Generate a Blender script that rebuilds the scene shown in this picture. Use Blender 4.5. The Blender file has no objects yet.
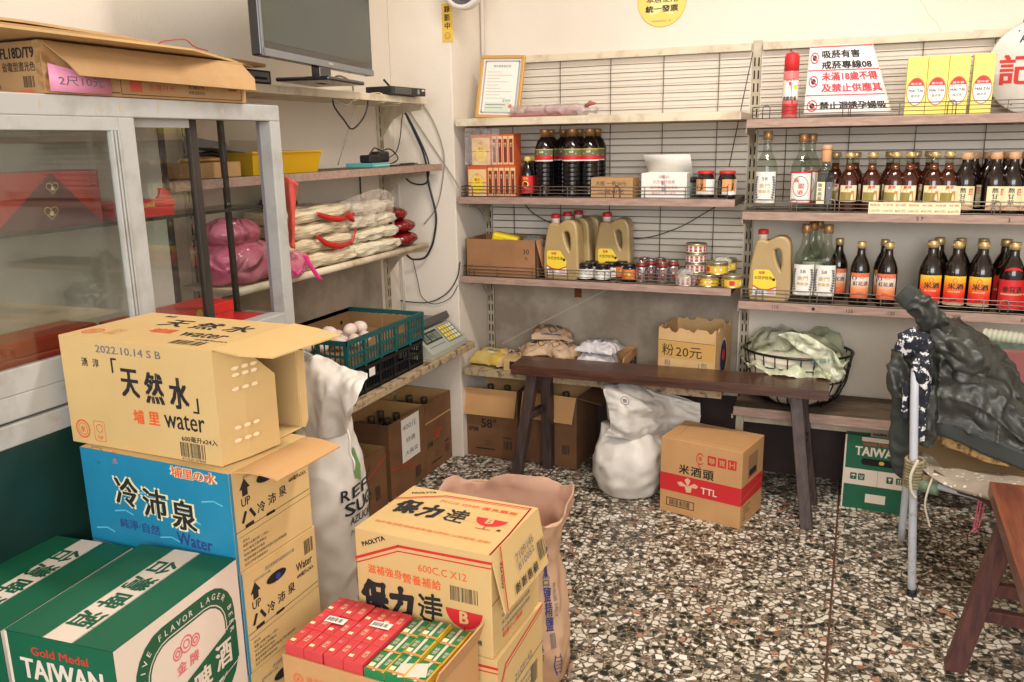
import bpy, bmesh, math, random
from mathutils import Vector, Matrix, noise
SC = bpy.context.scene
COL = SC.collection
# ---------------------------------------------------------------- camera
FPX, YAW, PITCH, ROLL, EYE = 843.9, -0.39053, 0.2321, 0.01691, 1.45
def cam_axes():
    cy, sy, cp, sp, cr, sr = math.cos(YAW), math.sin(YAW), math.cos(PITCH), math.sin(PITCH), math.cos(ROLL), math.sin(ROLL)
    fwd = Vector((sy * cp, cy * cp, -sp)); right = Vector((cy, -sy, 0)); down = fwd.cross(right)
    return right * cr + down * sr, down * cr - right * sr, fwd
RT, DN, FW = cam_axes()
EYEP = Vector((0, 0, EYE))
cam = bpy.data.cameras.new('camera'); camo = bpy.data.objects.new('camera', cam); COL.objects.link(camo)
camo.matrix_world = Matrix(((RT.x, -DN.x, -FW.x, 0), (RT.y, -DN.y, -FW.y, 0), (RT.z, -DN.z, -FW.z, EYE), (0, 0, 0, 1)))
cam.sensor_width = 36; cam.lens = FPX / 1024 * 36; cam.clip_start = .02
SC.camera = camo
# ---------------------------------------------------------------- light
w = bpy.data.worlds.new('world'); SC.world = w; w.use_nodes = True
w.node_tree.nodes['Background'].inputs[0].default_value = (.93, .96, 1, 1)
w.node_tree.nodes['Background'].inputs[1].default_value = .6
def area(name, loc, target, sx, sy, power, col):
    l = bpy.data.lights.new(name, 'AREA'); l.shape = 'RECTANGLE'; l.size = sx; l.size_y = sy; l.energy = power; l.color = col
    o = bpy.data.objects.new(name, l); COL.objects.link(o); o.location = loc
    o.rotation_euler = (Vector(target) - Vector(loc)).to_track_quat('-Z', 'Y').to_euler(); return o
area('shopfront_daylight', (1.0, -2.2, 2.1), (-.4, 3, .9), 3.4, 1.7, 120, (1, .985, .965))
area('ceiling_tube_light', (-.1, 2.1, 2.98), (-.1, 2.11, 0), 1.2, .25, 42, (1, .93, .84))
SC.view_settings.view_transform = 'Standard'; SC.view_settings.look = 'None'
SC.view_settings.gamma = 1; SC.view_settings.use_curve_mapping = False
SC.view_settings.exposure = .35
SC.cycles.max_bounces = 8; SC.cycles.transparent_max_bounces = 16

# ---------------------------------------------------------------- points from directions seen in the photo
def ray(px, py): return RT * ((px - 512) / FPX) + DN * ((py - 341) / FPX) + FW
def onz(px, py, z=0): d = ray(px, py); return EYEP + d * ((z - EYE) / d.z)
def ony(px, py, Y): d = ray(px, py); return EYEP + d * (Y / d.y)
def onx(px, py, X): d = ray(px, py); return EYEP + d * (X / d.x)

# ---------------------------------------------------------------- materials
def lin(c): return tuple((v / 255 / 12.92) if v / 255 <= .04045 else ((v / 255 + .055) / 1.055) ** 2.4 for v in c)
MATS = {}
def mat(name, rgb=(200, 200, 200), rough=.6, metal=0, var=0, scale=8, bump=0, bscale=60, spec=.5, stretch=None, coat=0, alpha=1, trans=0, rgb2=None, lo=.35, hi=.7, emit=None, crinkle=0, cscale=14):
    """Principled; var/rgb2 mixes in a noise tone; bump adds a noise bump; stretch = (x,y,z) mapping scale."""
    if name in MATS: return MATS[name]
    m = bpy.data.materials.new(name); m.use_nodes = True; nt = m.node_tree; N = nt.nodes; L = nt.links
    b = N['Principled BSDF']; c = (*lin(rgb), 1)
    b.inputs['Base Color'].default_value = c; b.inputs['Roughness'].default_value = rough; b.inputs['Metallic'].default_value = metal
    b.inputs['Specular IOR Level'].default_value = spec; b.inputs['Coat Weight'].default_value = coat
    b.inputs['Alpha'].default_value = alpha; b.inputs['Transmission Weight'].default_value = trans
    if emit: b.inputs['Emission Color'].default_value = (*lin(rgb), 1); b.inputs['Emission Strength'].default_value = emit
    if var or rgb2 or bump or crinkle:
        tc = N.new('ShaderNodeTexCoord'); mp = N.new('ShaderNodeMapping'); L.new(tc.outputs['Object'], mp.inputs[0])
        if stretch: mp.inputs['Scale'].default_value = stretch
    if var or rgb2:
        n = N.new('ShaderNodeTexNoise'); n.inputs['Scale'].default_value = scale; n.inputs['Detail'].default_value = 6; n.inputs['Roughness'].default_value = .62
        r = N.new('ShaderNodeValToRGB'); L.new(mp.outputs[0], n.inputs['Vector']); L.new(n.outputs[0], r.inputs[0])
        c2 = lin(rgb2) if rgb2 else tuple(v * (1 - var) for v in lin(rgb))
        r.color_ramp.elements[0].position = lo; r.color_ramp.elements[0].color = (*c2, 1)
        r.color_ramp.elements[1].position = hi; r.color_ramp.elements[1].color = c
        L.new(r.outputs[0], b.inputs['Base Color'])
    if bump:
        n2 = N.new('ShaderNodeTexNoise'); n2.inputs['Scale'].default_value = bscale; n2.inputs['Detail'].default_value = 3
        bp = N.new('ShaderNodeBump'); bp.inputs['Strength'].default_value = bump; bp.inputs['Distance'].default_value = .01
        L.new(mp.outputs[0], n2.inputs['Vector']); L.new(n2.outputs[0], bp.inputs['Height']); L.new(bp.outputs[0], b.inputs['Normal'])
    if crinkle:
        n3 = N.new('ShaderNodeTexNoise'); n3.noise_type = 'RIDGED_MULTIFRACTAL'; n3.inputs['Scale'].default_value = cscale; n3.inputs['Detail'].default_value = 3.5; n3.inputs['Distortion'].default_value = .6
        bq = N.new('ShaderNodeBump'); bq.inputs['Strength'].default_value = crinkle; bq.inputs['Distance'].default_value = .05
        L.new(mp.outputs[0], n3.inputs['Vector']); L.new(n3.outputs[0], bq.inputs['Height'])
        if bump: L.new(bp.outputs[0], bq.inputs['Normal'])
        L.new(bq.outputs[0], b.inputs['Normal'])
    MATS[name] = m; return m
def glass(name, rgb=(235, 245, 242), gloss=1.0, rough=.02):
    """thin clear sheet: tinted transparent + fresnel gloss"""
    if name in MATS: return MATS[name]
    m = bpy.data.materials.new(name); m.use_nodes = True; nt = m.node_tree; N = nt.nodes; L = nt.links
    N.remove(N['Principled BSDF'])
    t = N.new('ShaderNodeBsdfTransparent'); t.inputs[0].default_value = (*lin(rgb), 1)
    g = N.new('ShaderNodeBsdfGlossy'); g.inputs['Roughness'].default_value = rough; g.inputs[0].default_value = (.95, .95, .95, 1)
    f = N.new('ShaderNodeLayerWeight'); f.inputs[0].default_value = .5
    pw = N.new('ShaderNodeMath'); pw.operation = 'POWER'; pw.inputs[1].default_value = 4.5; L.new(f.outputs['Facing'], pw.inputs[0])
    mu = N.new('ShaderNodeMath'); mu.operation = 'MULTIPLY_ADD'; mu.inputs[1].default_value = .8 * gloss; mu.inputs[2].default_value = .035 * gloss; L.new(pw.outputs[0], mu.inputs[0])
    mx = N.new('ShaderNodeMixShader'); L.new(mu.outputs[0], mx.inputs[0]); L.new(t.outputs[0], mx.inputs[1]); L.new(g.outputs[0], mx.inputs[2])
    L.new(mx.outputs[0], N['Material Output'].inputs[0]); MATS[name] = m; return m
def film(name, rgb, alpha=.35, rough=.25):
    """thin plastic film: part diffuse+gloss, part see-through"""
    return mat(name, rgb, rough, alpha=alpha, spec=.8, crinkle=.6, cscale=22)

# ---------------------------------------------------------------- mesh builder
_gl = {}
def glyphs(s, bold=0.0):
    k = (s, bold)
    if k not in _gl:
        c = bpy.data.curves.new('t', 'FONT'); c.body = s; c.size = 1; c.resolution_u = 2; c.offset = bold; c.fill_mode = 'FRONT'
        o = bpy.data.objects.new('t', c); me = o.to_mesh()
        vs = [(v.co.x, v.co.y) for v in me.vertices]; fs = [tuple(p.vertices) for p in me.polygons]
        o.to_mesh_clear(); bpy.data.objects.remove(o); bpy.data.curves.remove(c)
        if vs:
            x0 = min(v[0] for v in vs); x1 = max(v[0] for v in vs); y0 = min(v[1] for v in vs); y1 = max(v[1] for v in vs)
        else: x0 = y0 = 0; x1 = y1 = 1
        _gl[k] = (vs, fs, x0, y0, max(x1 - x0, .01), max(y1 - y0, .01))
    return _gl[k]
def fplane(O, U, V):
    O = Vector(O); U = Vector(U); V = Vector(V); n = U.cross(V).normalized()
    return lambda u, v, off=0: O + U * u + V * v + n * off
def fcyl(r, z0=0, a0=-math.pi / 2, cx=0, cy=0):
    """label coordinates around a bottle: u arc length centred at angle a0, v height"""
    return lambda u, v, off=0: Vector((cx + (r + off) * math.cos(a0 + u / r), cy + (r + off) * math.sin(a0 + u / r), z0 + v))
class MB:
    def __init__(s): s.v = []; s.f = []; s.m = []; s.mats = []; s.sm = []
    def mi(s, m):
        if m not in s.mats: s.mats.append(m)
        return s.mats.index(m)
    def add(s, vs, fs, m, smooth=False):
        k = len(s.v); s.v += [Vector(v) for v in vs]; i = s.mi(m)
        for f in fs: s.f.append([k + a for a in f]); s.m.append(i); s.sm.append(smooth)
        return s
    def box(s, x0, x1, y0, y1, z0, z1, m, c=0, T=None):
        if c <= 0:
            vs = [(x, y, z) for z in (z0, z1) for y in (y0, y1) for x in (x0, x1)]
            fs = [(0, 2, 3, 1), (4, 5, 7, 6), (0, 1, 5, 4), (2, 6, 7, 3), (0, 4, 6, 2), (1, 3, 7, 5)]
        else:
            bm = bmesh.new(); bmesh.ops.create_cube(bm, size=1)
            for v in bm.verts: v.co = Vector(((x0 + x1) / 2 + v.co.x * (x1 - x0), (y0 + y1) / 2 + v.co.y * (y1 - y0), (z0 + z1) / 2 + v.co.z * (z1 - z0)))
            bmesh.ops.bevel(bm, geom=bm.edges[:], offset=c, segments=2, profile=.5, affect='EDGES')
            bm.verts.index_update(); vs = [v.co.copy() for v in bm.verts]; fs = [[v.index for v in f.verts] for f in bm.faces]; bm.free()
        if T: vs = [T @ Vector(v) for v in vs]
        return s.add(vs, fs, m)
    def beam(s, a, b, w, h, m, up=(0, 0, 1), c=0):
        """rectangular bar from a to b, width w (sideways) and height h (along up)"""
        a = Vector(a); b = Vector(b); d = (b - a); L = d.length; d.normalize(); sd = d.cross(Vector(up)).normalized(); u = sd.cross(d)
        T = Matrix(((d.x, sd.x, u.x, a.x), (d.y, sd.y, u.y, a.y), (d.z, sd.z, u.z, a.z), (0, 0, 0, 1)))
        return s.box(0, L, -w / 2, w / 2, -h / 2, h / 2, m, c, T)
    def tube(s, pts, r, m, n=8, closed=False, ball=True):
        pts = [Vector(p) for p in pts]; N = len(pts); rr = r if isinstance(r, (list, tuple)) else [r] * N
        vs = []; up = Vector((0, 0, 1)); pu = None
        for i, p in enumerate(pts):
            if closed: d = (pts[(i + 1) % N] - pts[i - 1])
            else: d = pts[min(i + 1, N - 1)] - pts[max(i - 1, 0)]
            d.normalize()
            if pu is None: pu = d.cross(Vector((0, 0, 1)) if abs(d.z) < .9 else Vector((1, 0, 0))).normalized()
            pu = (pu - d * pu.dot(d)).normalized(); q = d.cross(pu)
            for k in range(n): a = 2 * math.pi * k / n; vs.append(p + (pu * math.cos(a) + q * math.sin(a)) * rr[i])
        fs = []
        for i in range(N if closed else N - 1):
            j = (i + 1) % N
            for k in range(n): fs.append((i * n + k, i * n + (k + 1) % n, j * n + (k + 1) % n, j * n + k))
        if not closed: fs.append(tuple(range(n))[::-1]); fs.append(tuple((N - 1) * n + k for k in range(n)))
        return s.add(vs, fs, m, True)
    def lathe(s, prof, m, n=24, c=(0, 0, 0), sx=1, sy=1, smooth=True, a0=0, a1=2 * math.pi, T=None):
        full = abs(a1 - a0 - 2 * math.pi) < 1e-6; nn = n if full else n + 1
        vs = [Vector((c[0] + r * sx * math.cos(a0 + (a1 - a0) * k / n), c[1] + r * sy * math.sin(a0 + (a1 - a0) * k / n), c[2] + z)) for r, z in prof for k in range(nn)]
        fs = []
        for i in range(len(prof) - 1):
            for k in range(n): j = (k + 1) % nn; fs.append((i * nn + k, i * nn + j, (i + 1) * nn + j, (i + 1) * nn + k))
        if full:
            if prof[0][0] > 1e-5: fs.append(tuple(range(nn))[::-1])
            if prof[-1][0] > 1e-5: fs.append(tuple((len(prof) - 1) * nn + k for k in range(nn)))
        if T: vs = [T @ v for v in vs]
        return s.add(vs, fs, m, smooth)
    def prism(s, poly, m, O=(0, 0, 0), U=(1, 0, 0), V=(0, 1, 0), t=.01):
        O = Vector(O); U = Vector(U); V = Vector(V); n = U.cross(V).normalized(); k = len(poly)
        vs = [O + U * a + V * b for a, b in poly] + [O + U * a + V * b - n * t for a, b in poly]
        return s.add(vs, [tuple(range(k)), tuple(range(2 * k - 1, k - 1, -1))] + [(i, k + i, k + (i + 1) % k, (i + 1) % k) for i in range(k)], m)
    def loft(s, rings, m, cap=(True, True), smooth=True):
        n = len(rings[0]); vs = [v for r in rings for v in r]; fs = []
        for i in range(len(rings) - 1):
            for k in range(n): fs.append((i * n + k, i * n + (k + 1) % n, (i + 1) * n + (k + 1) % n, (i + 1) * n + k))
        if cap[0]: fs.append(tuple(range(n))[::-1])
        if cap[1]: fs.append(tuple((len(rings) - 1) * n + k for k in range(n)))
        return s.add(vs, fs, m, smooth)
    def sheet(s, rows, m, t=0, smooth=True):
        """grid of points; t = thickness"""
        R = len(rows); C = len(rows[0]); P = [[Vector(p) for p in r] for r in rows]
        if not t:
            return s.add([p for r in P for p in r], [(i * C + j, i * C + j + 1, (i + 1) * C + j + 1, (i + 1) * C + j) for i in range(R - 1) for j in range(C - 1)], m, smooth)
        Q = []
        for i in range(R):
            q = []
            for j in range(C):
                du = P[i][min(j + 1, C - 1)] - P[i][max(j - 1, 0)]; dv = P[min(i + 1, R - 1)][j] - P[max(i - 1, 0)][j]
                n = du.cross(dv); n = n.normalized() if n.length > 1e-9 else Vector((0, 1, 0)); q.append(P[i][j] + n * t)
            Q.append(q)
        vs = [p for r in P for p in r] + [p for r in Q for p in r]; o = R * C
        fs = [(i * C + j, (i + 1) * C + j, (i + 1) * C + j + 1, i * C + j + 1) for i in range(R - 1) for j in range(C - 1)]
        fs += [(o + i * C + j, o + i * C + j + 1, o + (i + 1) * C + j + 1, o + (i + 1) * C + j) for i in range(R - 1) for j in range(C - 1)]
        bd = [j for j in range(C)] + [i * C + C - 1 for i in range(1, R)] + [(R - 1) * C + j for j in range(C - 2, -1, -1)] + [i * C for i in range(R - 2, 0, -1)]
        for a in range(len(bd)):
            b = bd[(a + 1) % len(bd)]; fs.append((bd[a], b, o + b, o + bd[a]))
        return s.add(vs, fs, m, smooth)
    # printing on a surface mapping fn(u,v,off)
    def text(s, fn, t, u, v, h, m, bold=.02, w=None, rot=0, off=.0005, align='c', box=None, mirror=False):
        vs, fs, x0, y0, W, H = glyphs(t, 0)
        sc = h / H; sx = sc if w is None else w / W
        ww = W * sx; ax = {'l': 0, 'c': -ww / 2, 'r': -ww}[align]
        cr, sr = math.cos(rot), math.sin(rot); g = bold * h
        for i, (dx, dy) in enumerate([(0, 0)] if not bold else [(-g, -g * .5), (g, g * .5), (g, -g * .5), (-g, g * .5)]):
            out = []
            for a, b in vs:
                p = (a - x0) * sx + ax + dx; q = (b - y0) * sc - h / 2 + dy
                out.append(fn(u + p * cr - q * sr, v + p * sr + q * cr, off + i * .00004))
            s.add(out, fs, m)
        return s
    def vtext(s, fn, t, u, v, h, m, step=None, **k):
        step = step or h * 1.15
        for i, ch in enumerate(t): s.text(fn, ch, u, v - i * step, h, m, **k)
        return s
    def rect(s, fn, u0, v0, u1, v1, m, off=.0003, n=1):
        vs = []; fs = []
        for i in range(n + 1):
            u = u0 + (u1 - u0) * i / n; vs += [fn(u, v0, off), fn(u, v1, off)]
            if i: fs.append((2 * i - 2, 2 * i, 2 * i + 1, 2 * i - 1))
        return s.add(vs, fs, m)
    def poly(s, fn, pts, m, off=.0003): return s.add([fn(a, b, off) for a, b in pts], [tuple(range(len(pts)))], m)
    def line(s, fn, pts, wd, m, off=.0004):
        for (a, b), (c, d) in zip(pts, pts[1:]):
            L = math.hypot(c - a, d - b) or 1; nx, ny = -(d - b) / L * wd / 2, (c - a) / L * wd / 2
            ex, ey = (c - a) / L * wd * .4, (d - b) / L * wd * .4
            s.poly(fn, [(a - ex + nx, b - ey + ny), (a - ex - nx, b - ey - ny), (c + ex - nx, d + ey - ny), (c + ex + nx, d + ey + ny)], m, off)
        return s
    def ring(s, fn, u, v, r, wd, m, off=.0004, n=28, sy=1, a0=0, a1=2 * math.pi):
        vs = []; fs = []
        for i in range(n + 1):
            a = a0 + (a1 - a0) * i / n
            for q in (r - wd, r): vs.append(fn(u + q * math.cos(a), v + q * sy * math.sin(a), off))
            if i: fs.append((2 * i - 2, 2 * i - 1, 2 * i + 1, 2 * i))
        return s.add(vs, fs, m)
    def disc(s, fn, u, v, r, m, off=.0003, n=28, sy=1):
        return s.poly(fn, [(u + r * math.cos(2 * math.pi * i / n), v + r * sy * math.sin(2 * math.pi * i / n)) for i in range(n)], m, off)
    def rrect(s, fn, u0, v0, u1, v1, r, wd, m, off=.0004):
        pts = []
        for cx, cy, a in ((u1 - r, v1 - r, 0), (u0 + r, v1 - r, 90), (u0 + r, v0 + r, 180), (u1 - r, v0 + r, 270)):
            for k in range(6): t = math.radians(a + 18 * k); pts.append((cx + r * math.cos(t), cy + r * math.sin(t)))
        if wd is None: return s.poly(fn, pts, m, off)
        return s.line(fn, pts + pts[:1], wd, m, off)
    def barcode(s, fn, u, v, w, h, m, n=22, seed=1):
        R = random.Random(seed)
        for i in range(n):
            if R.random() < .85: a = u + w * i / n; s.rect(fn, a, v, a + w / n * R.uniform(.35, .75), v + h, m, .0004)
        return s
    def build(s, name, parent=None, loc=None, smooth_angle=None, label=None):
        me = bpy.data.meshes.new(name); me.from_pydata([tuple(v) for v in s.v], [], s.f)
        for m in s.mats: me.materials.append(m)
        me.polygons.foreach_set('material_index', s.m); me.polygons.foreach_set('use_smooth', s.sm); me.update()
        o = bpy.data.objects.new(name, me); COL.objects.link(o)
        if parent: o.parent = parent
        if loc is not None: o.location = loc
        if label: o['label'] = label
        return o
LABELS = {}
def tag(o, label, cat, group=None, kind=None):
    if label: o['label'] = label
    if cat: o['category'] = cat
    if group: o['group'] = group
    if kind: o['kind'] = kind
    return o
def thing(name, label, cat, loc=(0, 0, 0), rz=0, group=None):
    o = bpy.data.objects.new(name, None); COL.objects.link(o); o.empty_display_size = .05
    o.location = loc; o.rotation_euler = (0, 0, rz); return tag(o, label, cat, group)
def struct(name, mb): o = mb.build(name); o['kind'] = 'structure'; return o
KIDS = {}
def dup(root, loc, rz=0, label=None, group=None, tilt=None):
    r = root.copy(); COL.objects.link(r); r.location = loc; r.rotation_euler = (tilt or (0, 0))[0], (tilt or (0, 0))[1], rz
    if label: r['label'] = label
    if group: r['group'] = group
    r.scale = root.scale
    for ch in [c for c in bpy.data.objects if c.parent == root]:
        c = ch.copy(); COL.objects.link(c); c.parent = r
        for g in [c2 for c2 in bpy.data.objects if c2.parent == ch]:
            d = g.copy(); COL.objects.link(d); d.parent = c
    return r
def sub(o, lv=1):
    m = o.modifiers.new('s', 'SUBSURF'); m.levels = lv; m.render_levels = lv; return o
def catmull(P, n):
    """smooth curve through control points"""
    P = [Vector(p) for p in P]; out = []
    for i in range(len(P) - 1):
        a = P[max(i - 1, 0)]; b = P[i]; c = P[i + 1]; d = P[min(i + 2, len(P) - 1)]
        for k in range(n):
            t = k / n; out.append(.5 * ((2 * b) + (c - a) * t + (2 * a - 5 * b + 4 * c - d) * t * t + (3 * b - a - 3 * c + d) * t ** 3))
    return out + [P[-1]]
def patch(grid, nu=6, nv=6, disp=None):
    rows = [catmull(r, nu) for r in grid]
    cols = [catmull([r[j] for r in rows], nv) for j in range(len(rows[0]))]
    out = [[cols[j][i] for j in range(len(cols))] for i in range(len(cols[0]))]
    if disp:
        R = len(out); C = len(out[0])
        new = []
        for i in range(R):
            nr = []
            for j in range(C):
                du = out[i][min(j + 1, C - 1)] - out[i][max(j - 1, 0)]; dv = out[min(i + 1, R - 1)][j] - out[max(i - 1, 0)][j]
                n = du.cross(dv); n = n.normalized() if n.length > 1e-9 else Vector((0, 1, 0)); nr.append(out[i][j] + n * disp(j / (C - 1), i / (R - 1), out[i][j]))
            new.append(nr)
        out = new
    return out
def nz(p, s=5, seed=0): return noise.noise(Vector(p) * s + Vector((seed * 7.3, seed * 3.1, seed)))
def ridge(p, s=5, seed=0): return 1 - abs(noise.noise(Vector(p) * s + Vector((seed * 7.3, seed * 3.1, seed)))) * 2
def blob(secs, n=40, steps=6, amp=.008, sc=9, seed=0, q=2.6, vstretch=.35, ridged=.6):
    """sections: (centre xyz, rx, ry[, yaw]) lofted smoothly, superellipse power q, creased by noise"""
    P = catmull([Vector(s_[0]) for s_ in secs], steps)
    A = catmull([Vector((s_[1], s_[2], s_[3] if len(s_) > 3 else 0)) for s_ in secs], steps)
    rings = []
    for c, a in zip(P, A):
        r = []
        for k in range(n):
            t = 2 * math.pi * k / n; ct, st = math.cos(t), math.sin(t)
            x = math.copysign(abs(ct) ** (2 / q), ct) * max(a.x, .001); y = math.copysign(abs(st) ** (2 / q), st) * max(a.y, .001)
            X = x * math.cos(a.z) - y * math.sin(a.z); Y = x * math.sin(a.z) + y * math.cos(a.z)
            p = c + Vector((X, Y, 0)); pp = Vector((p.x, p.y, p.z * vstretch))
            d = Vector((X, Y, 0)); L = d.length or 1
            k2 = amp * ((1 - ridged) * nz(pp, sc, seed) * 2 + ridged * (ridge(pp, sc * .8, seed + 1) - .5) + .5 * nz(p, sc * 2.3, seed + 2))
            r.append(p + d / L * k2 * min(1, L / .02))
        rings.append(r)
    return rings

def puffed(outlines, depth, bevel, m, mb, res=4):
    """solid with rounded edges from a flat (x,z) outline and holes; local y is its depth"""
    c = bpy.data.curves.new('t', 'CURVE'); c.dimensions = '2D'; c.fill_mode = 'BOTH'; c.extrude = depth - bevel; c.bevel_depth = bevel; c.bevel_resolution = res
    for ol in outlines:
        pts = catmull([Vector((x, y, 0)) for x, y in ol + ol[:1]], 4)[:-1]; sp = c.splines.new('POLY'); sp.points.add(len(pts) - 1); sp.use_cyclic_u = True
        for p, q in zip(sp.points, pts): p.co = (q.x, q.y, 0, 1)
    o = bpy.data.objects.new('t', c); me = o.to_mesh()
    mb.add([Vector((v.co.x, -v.co.z, v.co.y)) for v in me.vertices], [tuple(p.vertices) for p in me.polygons], m, True)
    o.to_mesh_clear(); bpy.data.objects.remove(o); bpy.data.curves.remove(c)
# ---------------------------------------------------------------- the setting
WX, BY, PX, PY = -1.95, 3.705, -1.65, 3.385      # left wall, back wall, pillar side, pillar front
def terrazzo():
    m = bpy.data.materials.new('terrazzo'); m.use_nodes = True; nt = m.node_tree; N = nt.nodes; L = nt.links; b = N['Principled BSDF']
    tc = N.new('ShaderNodeTexCoord'); nz1 = N.new('ShaderNodeTexNoise'); nz1.inputs['Scale'].default_value = 30; nz1.inputs['Detail'].default_value = 1
    mx = N.new('ShaderNodeVectorMath'); mx.operation = 'MULTIPLY_ADD'; mx.inputs[1].default_value = (.016, .016, .016)
    L.new(tc.outputs['Object'], nz1.inputs['Vector']); L.new(nz1.outputs['Color'], mx.inputs[0]); L.new(tc.outputs['Object'], mx.inputs[2])
    def chips(scale, edge, stops):
        v = N.new('ShaderNodeTexVoronoi'); v.inputs['Scale'].default_value = scale; v.voronoi_dimensions = '2D'
        e = N.new('ShaderNodeTexVoronoi'); e.feature = 'DISTANCE_TO_EDGE'; e.inputs['Scale'].default_value = scale; e.voronoi_dimensions = '2D'
        L.new(mx.outputs[0], v.inputs['Vector']); L.new(mx.outputs[0], e.inputs['Vector'])
        s = N.new('ShaderNodeSeparateColor'); L.new(v.outputs['Color'], s.inputs[0])
        r = N.new('ShaderNodeValToRGB'); r.color_ramp.interpolation = 'CONSTANT'; L.new(s.outputs[0], r.inputs[0])
        els = r.color_ramp.elements
        while len(els) > 1: els.remove(els[0])
        els[0].position = 0; els[0].color = (*lin(stops[0][1]), 1)
        for p, c in stops[1:]: q = els.new(p); q.color = (*lin(c), 1)
        # chip size differs: threshold rises with a random channel
        t = N.new('ShaderNodeMath'); t.operation = 'MULTIPLY_ADD'; t.inputs[1].default_value = edge * 2.2; t.inputs[2].default_value = edge * .5; L.new(s.outputs[1], t.inputs[0])
        g = N.new('ShaderNodeMath'); g.operation = 'GREATER_THAN'; L.new(e.outputs[0], g.inputs[0]); L.new(t.outputs[0], g.inputs[1])
        return r.outputs[0], g.outputs[0]
    big, bm_ = chips(47, .125, [(0, (224, 216, 202)), (.32, (204, 194, 176)), (.46, (236, 231, 222)), (.57, (34, 42, 38)), (.80, (66, 70, 64)), (.9, (150, 138, 122)), (.965, (184, 126, 100)), (.988, (150, 96, 78))])
    sm, sm_ = chips(120, .10, [(0, (196, 182, 158)), (.32, (120, 108, 92)), (.6, (52, 52, 46)), (.85, (150, 134, 112))])
    nb = N.new('ShaderNodeTexNoise'); nb.inputs['Scale'].default_value = 9; L.new(tc.outputs['Object'], nb.inputs['Vector'])
    base = N.new('ShaderNodeMix'); base.data_type = 'RGBA'; base.inputs['A'].default_value = (*lin((116, 100, 84)), 1); base.inputs['B'].default_value = (*lin((82, 70, 58)), 1); L.new(nb.outputs[0], base.inputs['Factor'])
    m1 = N.new('ShaderNodeMix'); m1.data_type = 'RGBA'; L.new(sm_, m1.inputs['Factor']); L.new(base.outputs['Result'], m1.inputs['A']); L.new(sm, m1.inputs['B'])
    m2 = N.new('ShaderNodeMix'); m2.data_type = 'RGBA'; L.new(bm_, m2.inputs['Factor']); L.new(m1.outputs['Result'], m2.inputs['A']); L.new(big, m2.inputs['B'])
    L.new(m2.outputs['Result'], b.inputs['Base Color']); b.inputs['Roughness'].default_value = .36; b.inputs['Specular IOR Level'].default_value = .45
    return m
M_wall = mat('wall_plaster', (232, 222, 208), .85, rgb2=(224, 213, 198), scale=2.2, bump=.12, bscale=120)
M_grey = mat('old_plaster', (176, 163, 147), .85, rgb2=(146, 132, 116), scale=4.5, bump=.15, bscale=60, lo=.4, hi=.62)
M_dado = mat('dado_paint', (66, 44, 42), .6, rgb2=(48, 33, 32), scale=5)
fl = MB(); fl.box(-2.1, 3.3, -2.6, 3.85, -.12, 0, terrazzo()); struct('floor', fl)
M_strip = mat('divider_brass', (92, 62, 46), .5)
a, b_ = onz(838.5, 500), onz(824, 682)
def strip(p, q, nm):
    m = MB(); m.beam((p[0], p[1], .0006), (q[0], q[1], .0006), .007, .002, M_strip); struct(nm, m)
strip((.005, 3.7), (.005, -1.5), 'trim_1'); strip((-1.2, 3.7), (-1.2, -1.5), 'trim_2')
strip((-1.9, 2.55), (3.0, 2.55), 'trim_3') if 0 else None
m = MB(); m.box(WX - .12, 3.3, BY, BY + .12, 0, 3.05, M_wall); struct('wall_back', m)
m = MB(); m.box(WX - .12, WX, -2.6, BY, 0, 3.05, M_wall); struct('wall_left', m)
m = MB(); m.box(3.2, 3.3, -1.2, BY, 0, 3.05, M_wall); struct('wall_right', m)
m = MB(); m.box(WX, PX, PY, BY, 0, 3.05, M_wall, .004); struct('trim_4', m)
m = MB(); m.box(WX - .12, 3.3, -2.6, BY + .12, 3.05, 3.15, M_wall); struct('ceiling', m)
m = MB(); m.box(PX, 3.2, BY - .012, BY, 0, .33, M_dado); struct('baseboard_back', m)
# hairline cracks in the plaster above the right shelves
M_crk = mat('crack', (196, 180, 160), .9)
m = MB(); fn = fplane((0, BY, 0), (1, 0, 0), (0, 0, 1)); pts = [ony(*p, BY) for p in ((916, -4), (925, 6), (928, 14), (936, 22), (940, 28), (942, 36))]
m.line(fn, [(p.x, p.z) for p in pts], .0016, M_crk); struct('trim_5', m)
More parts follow.
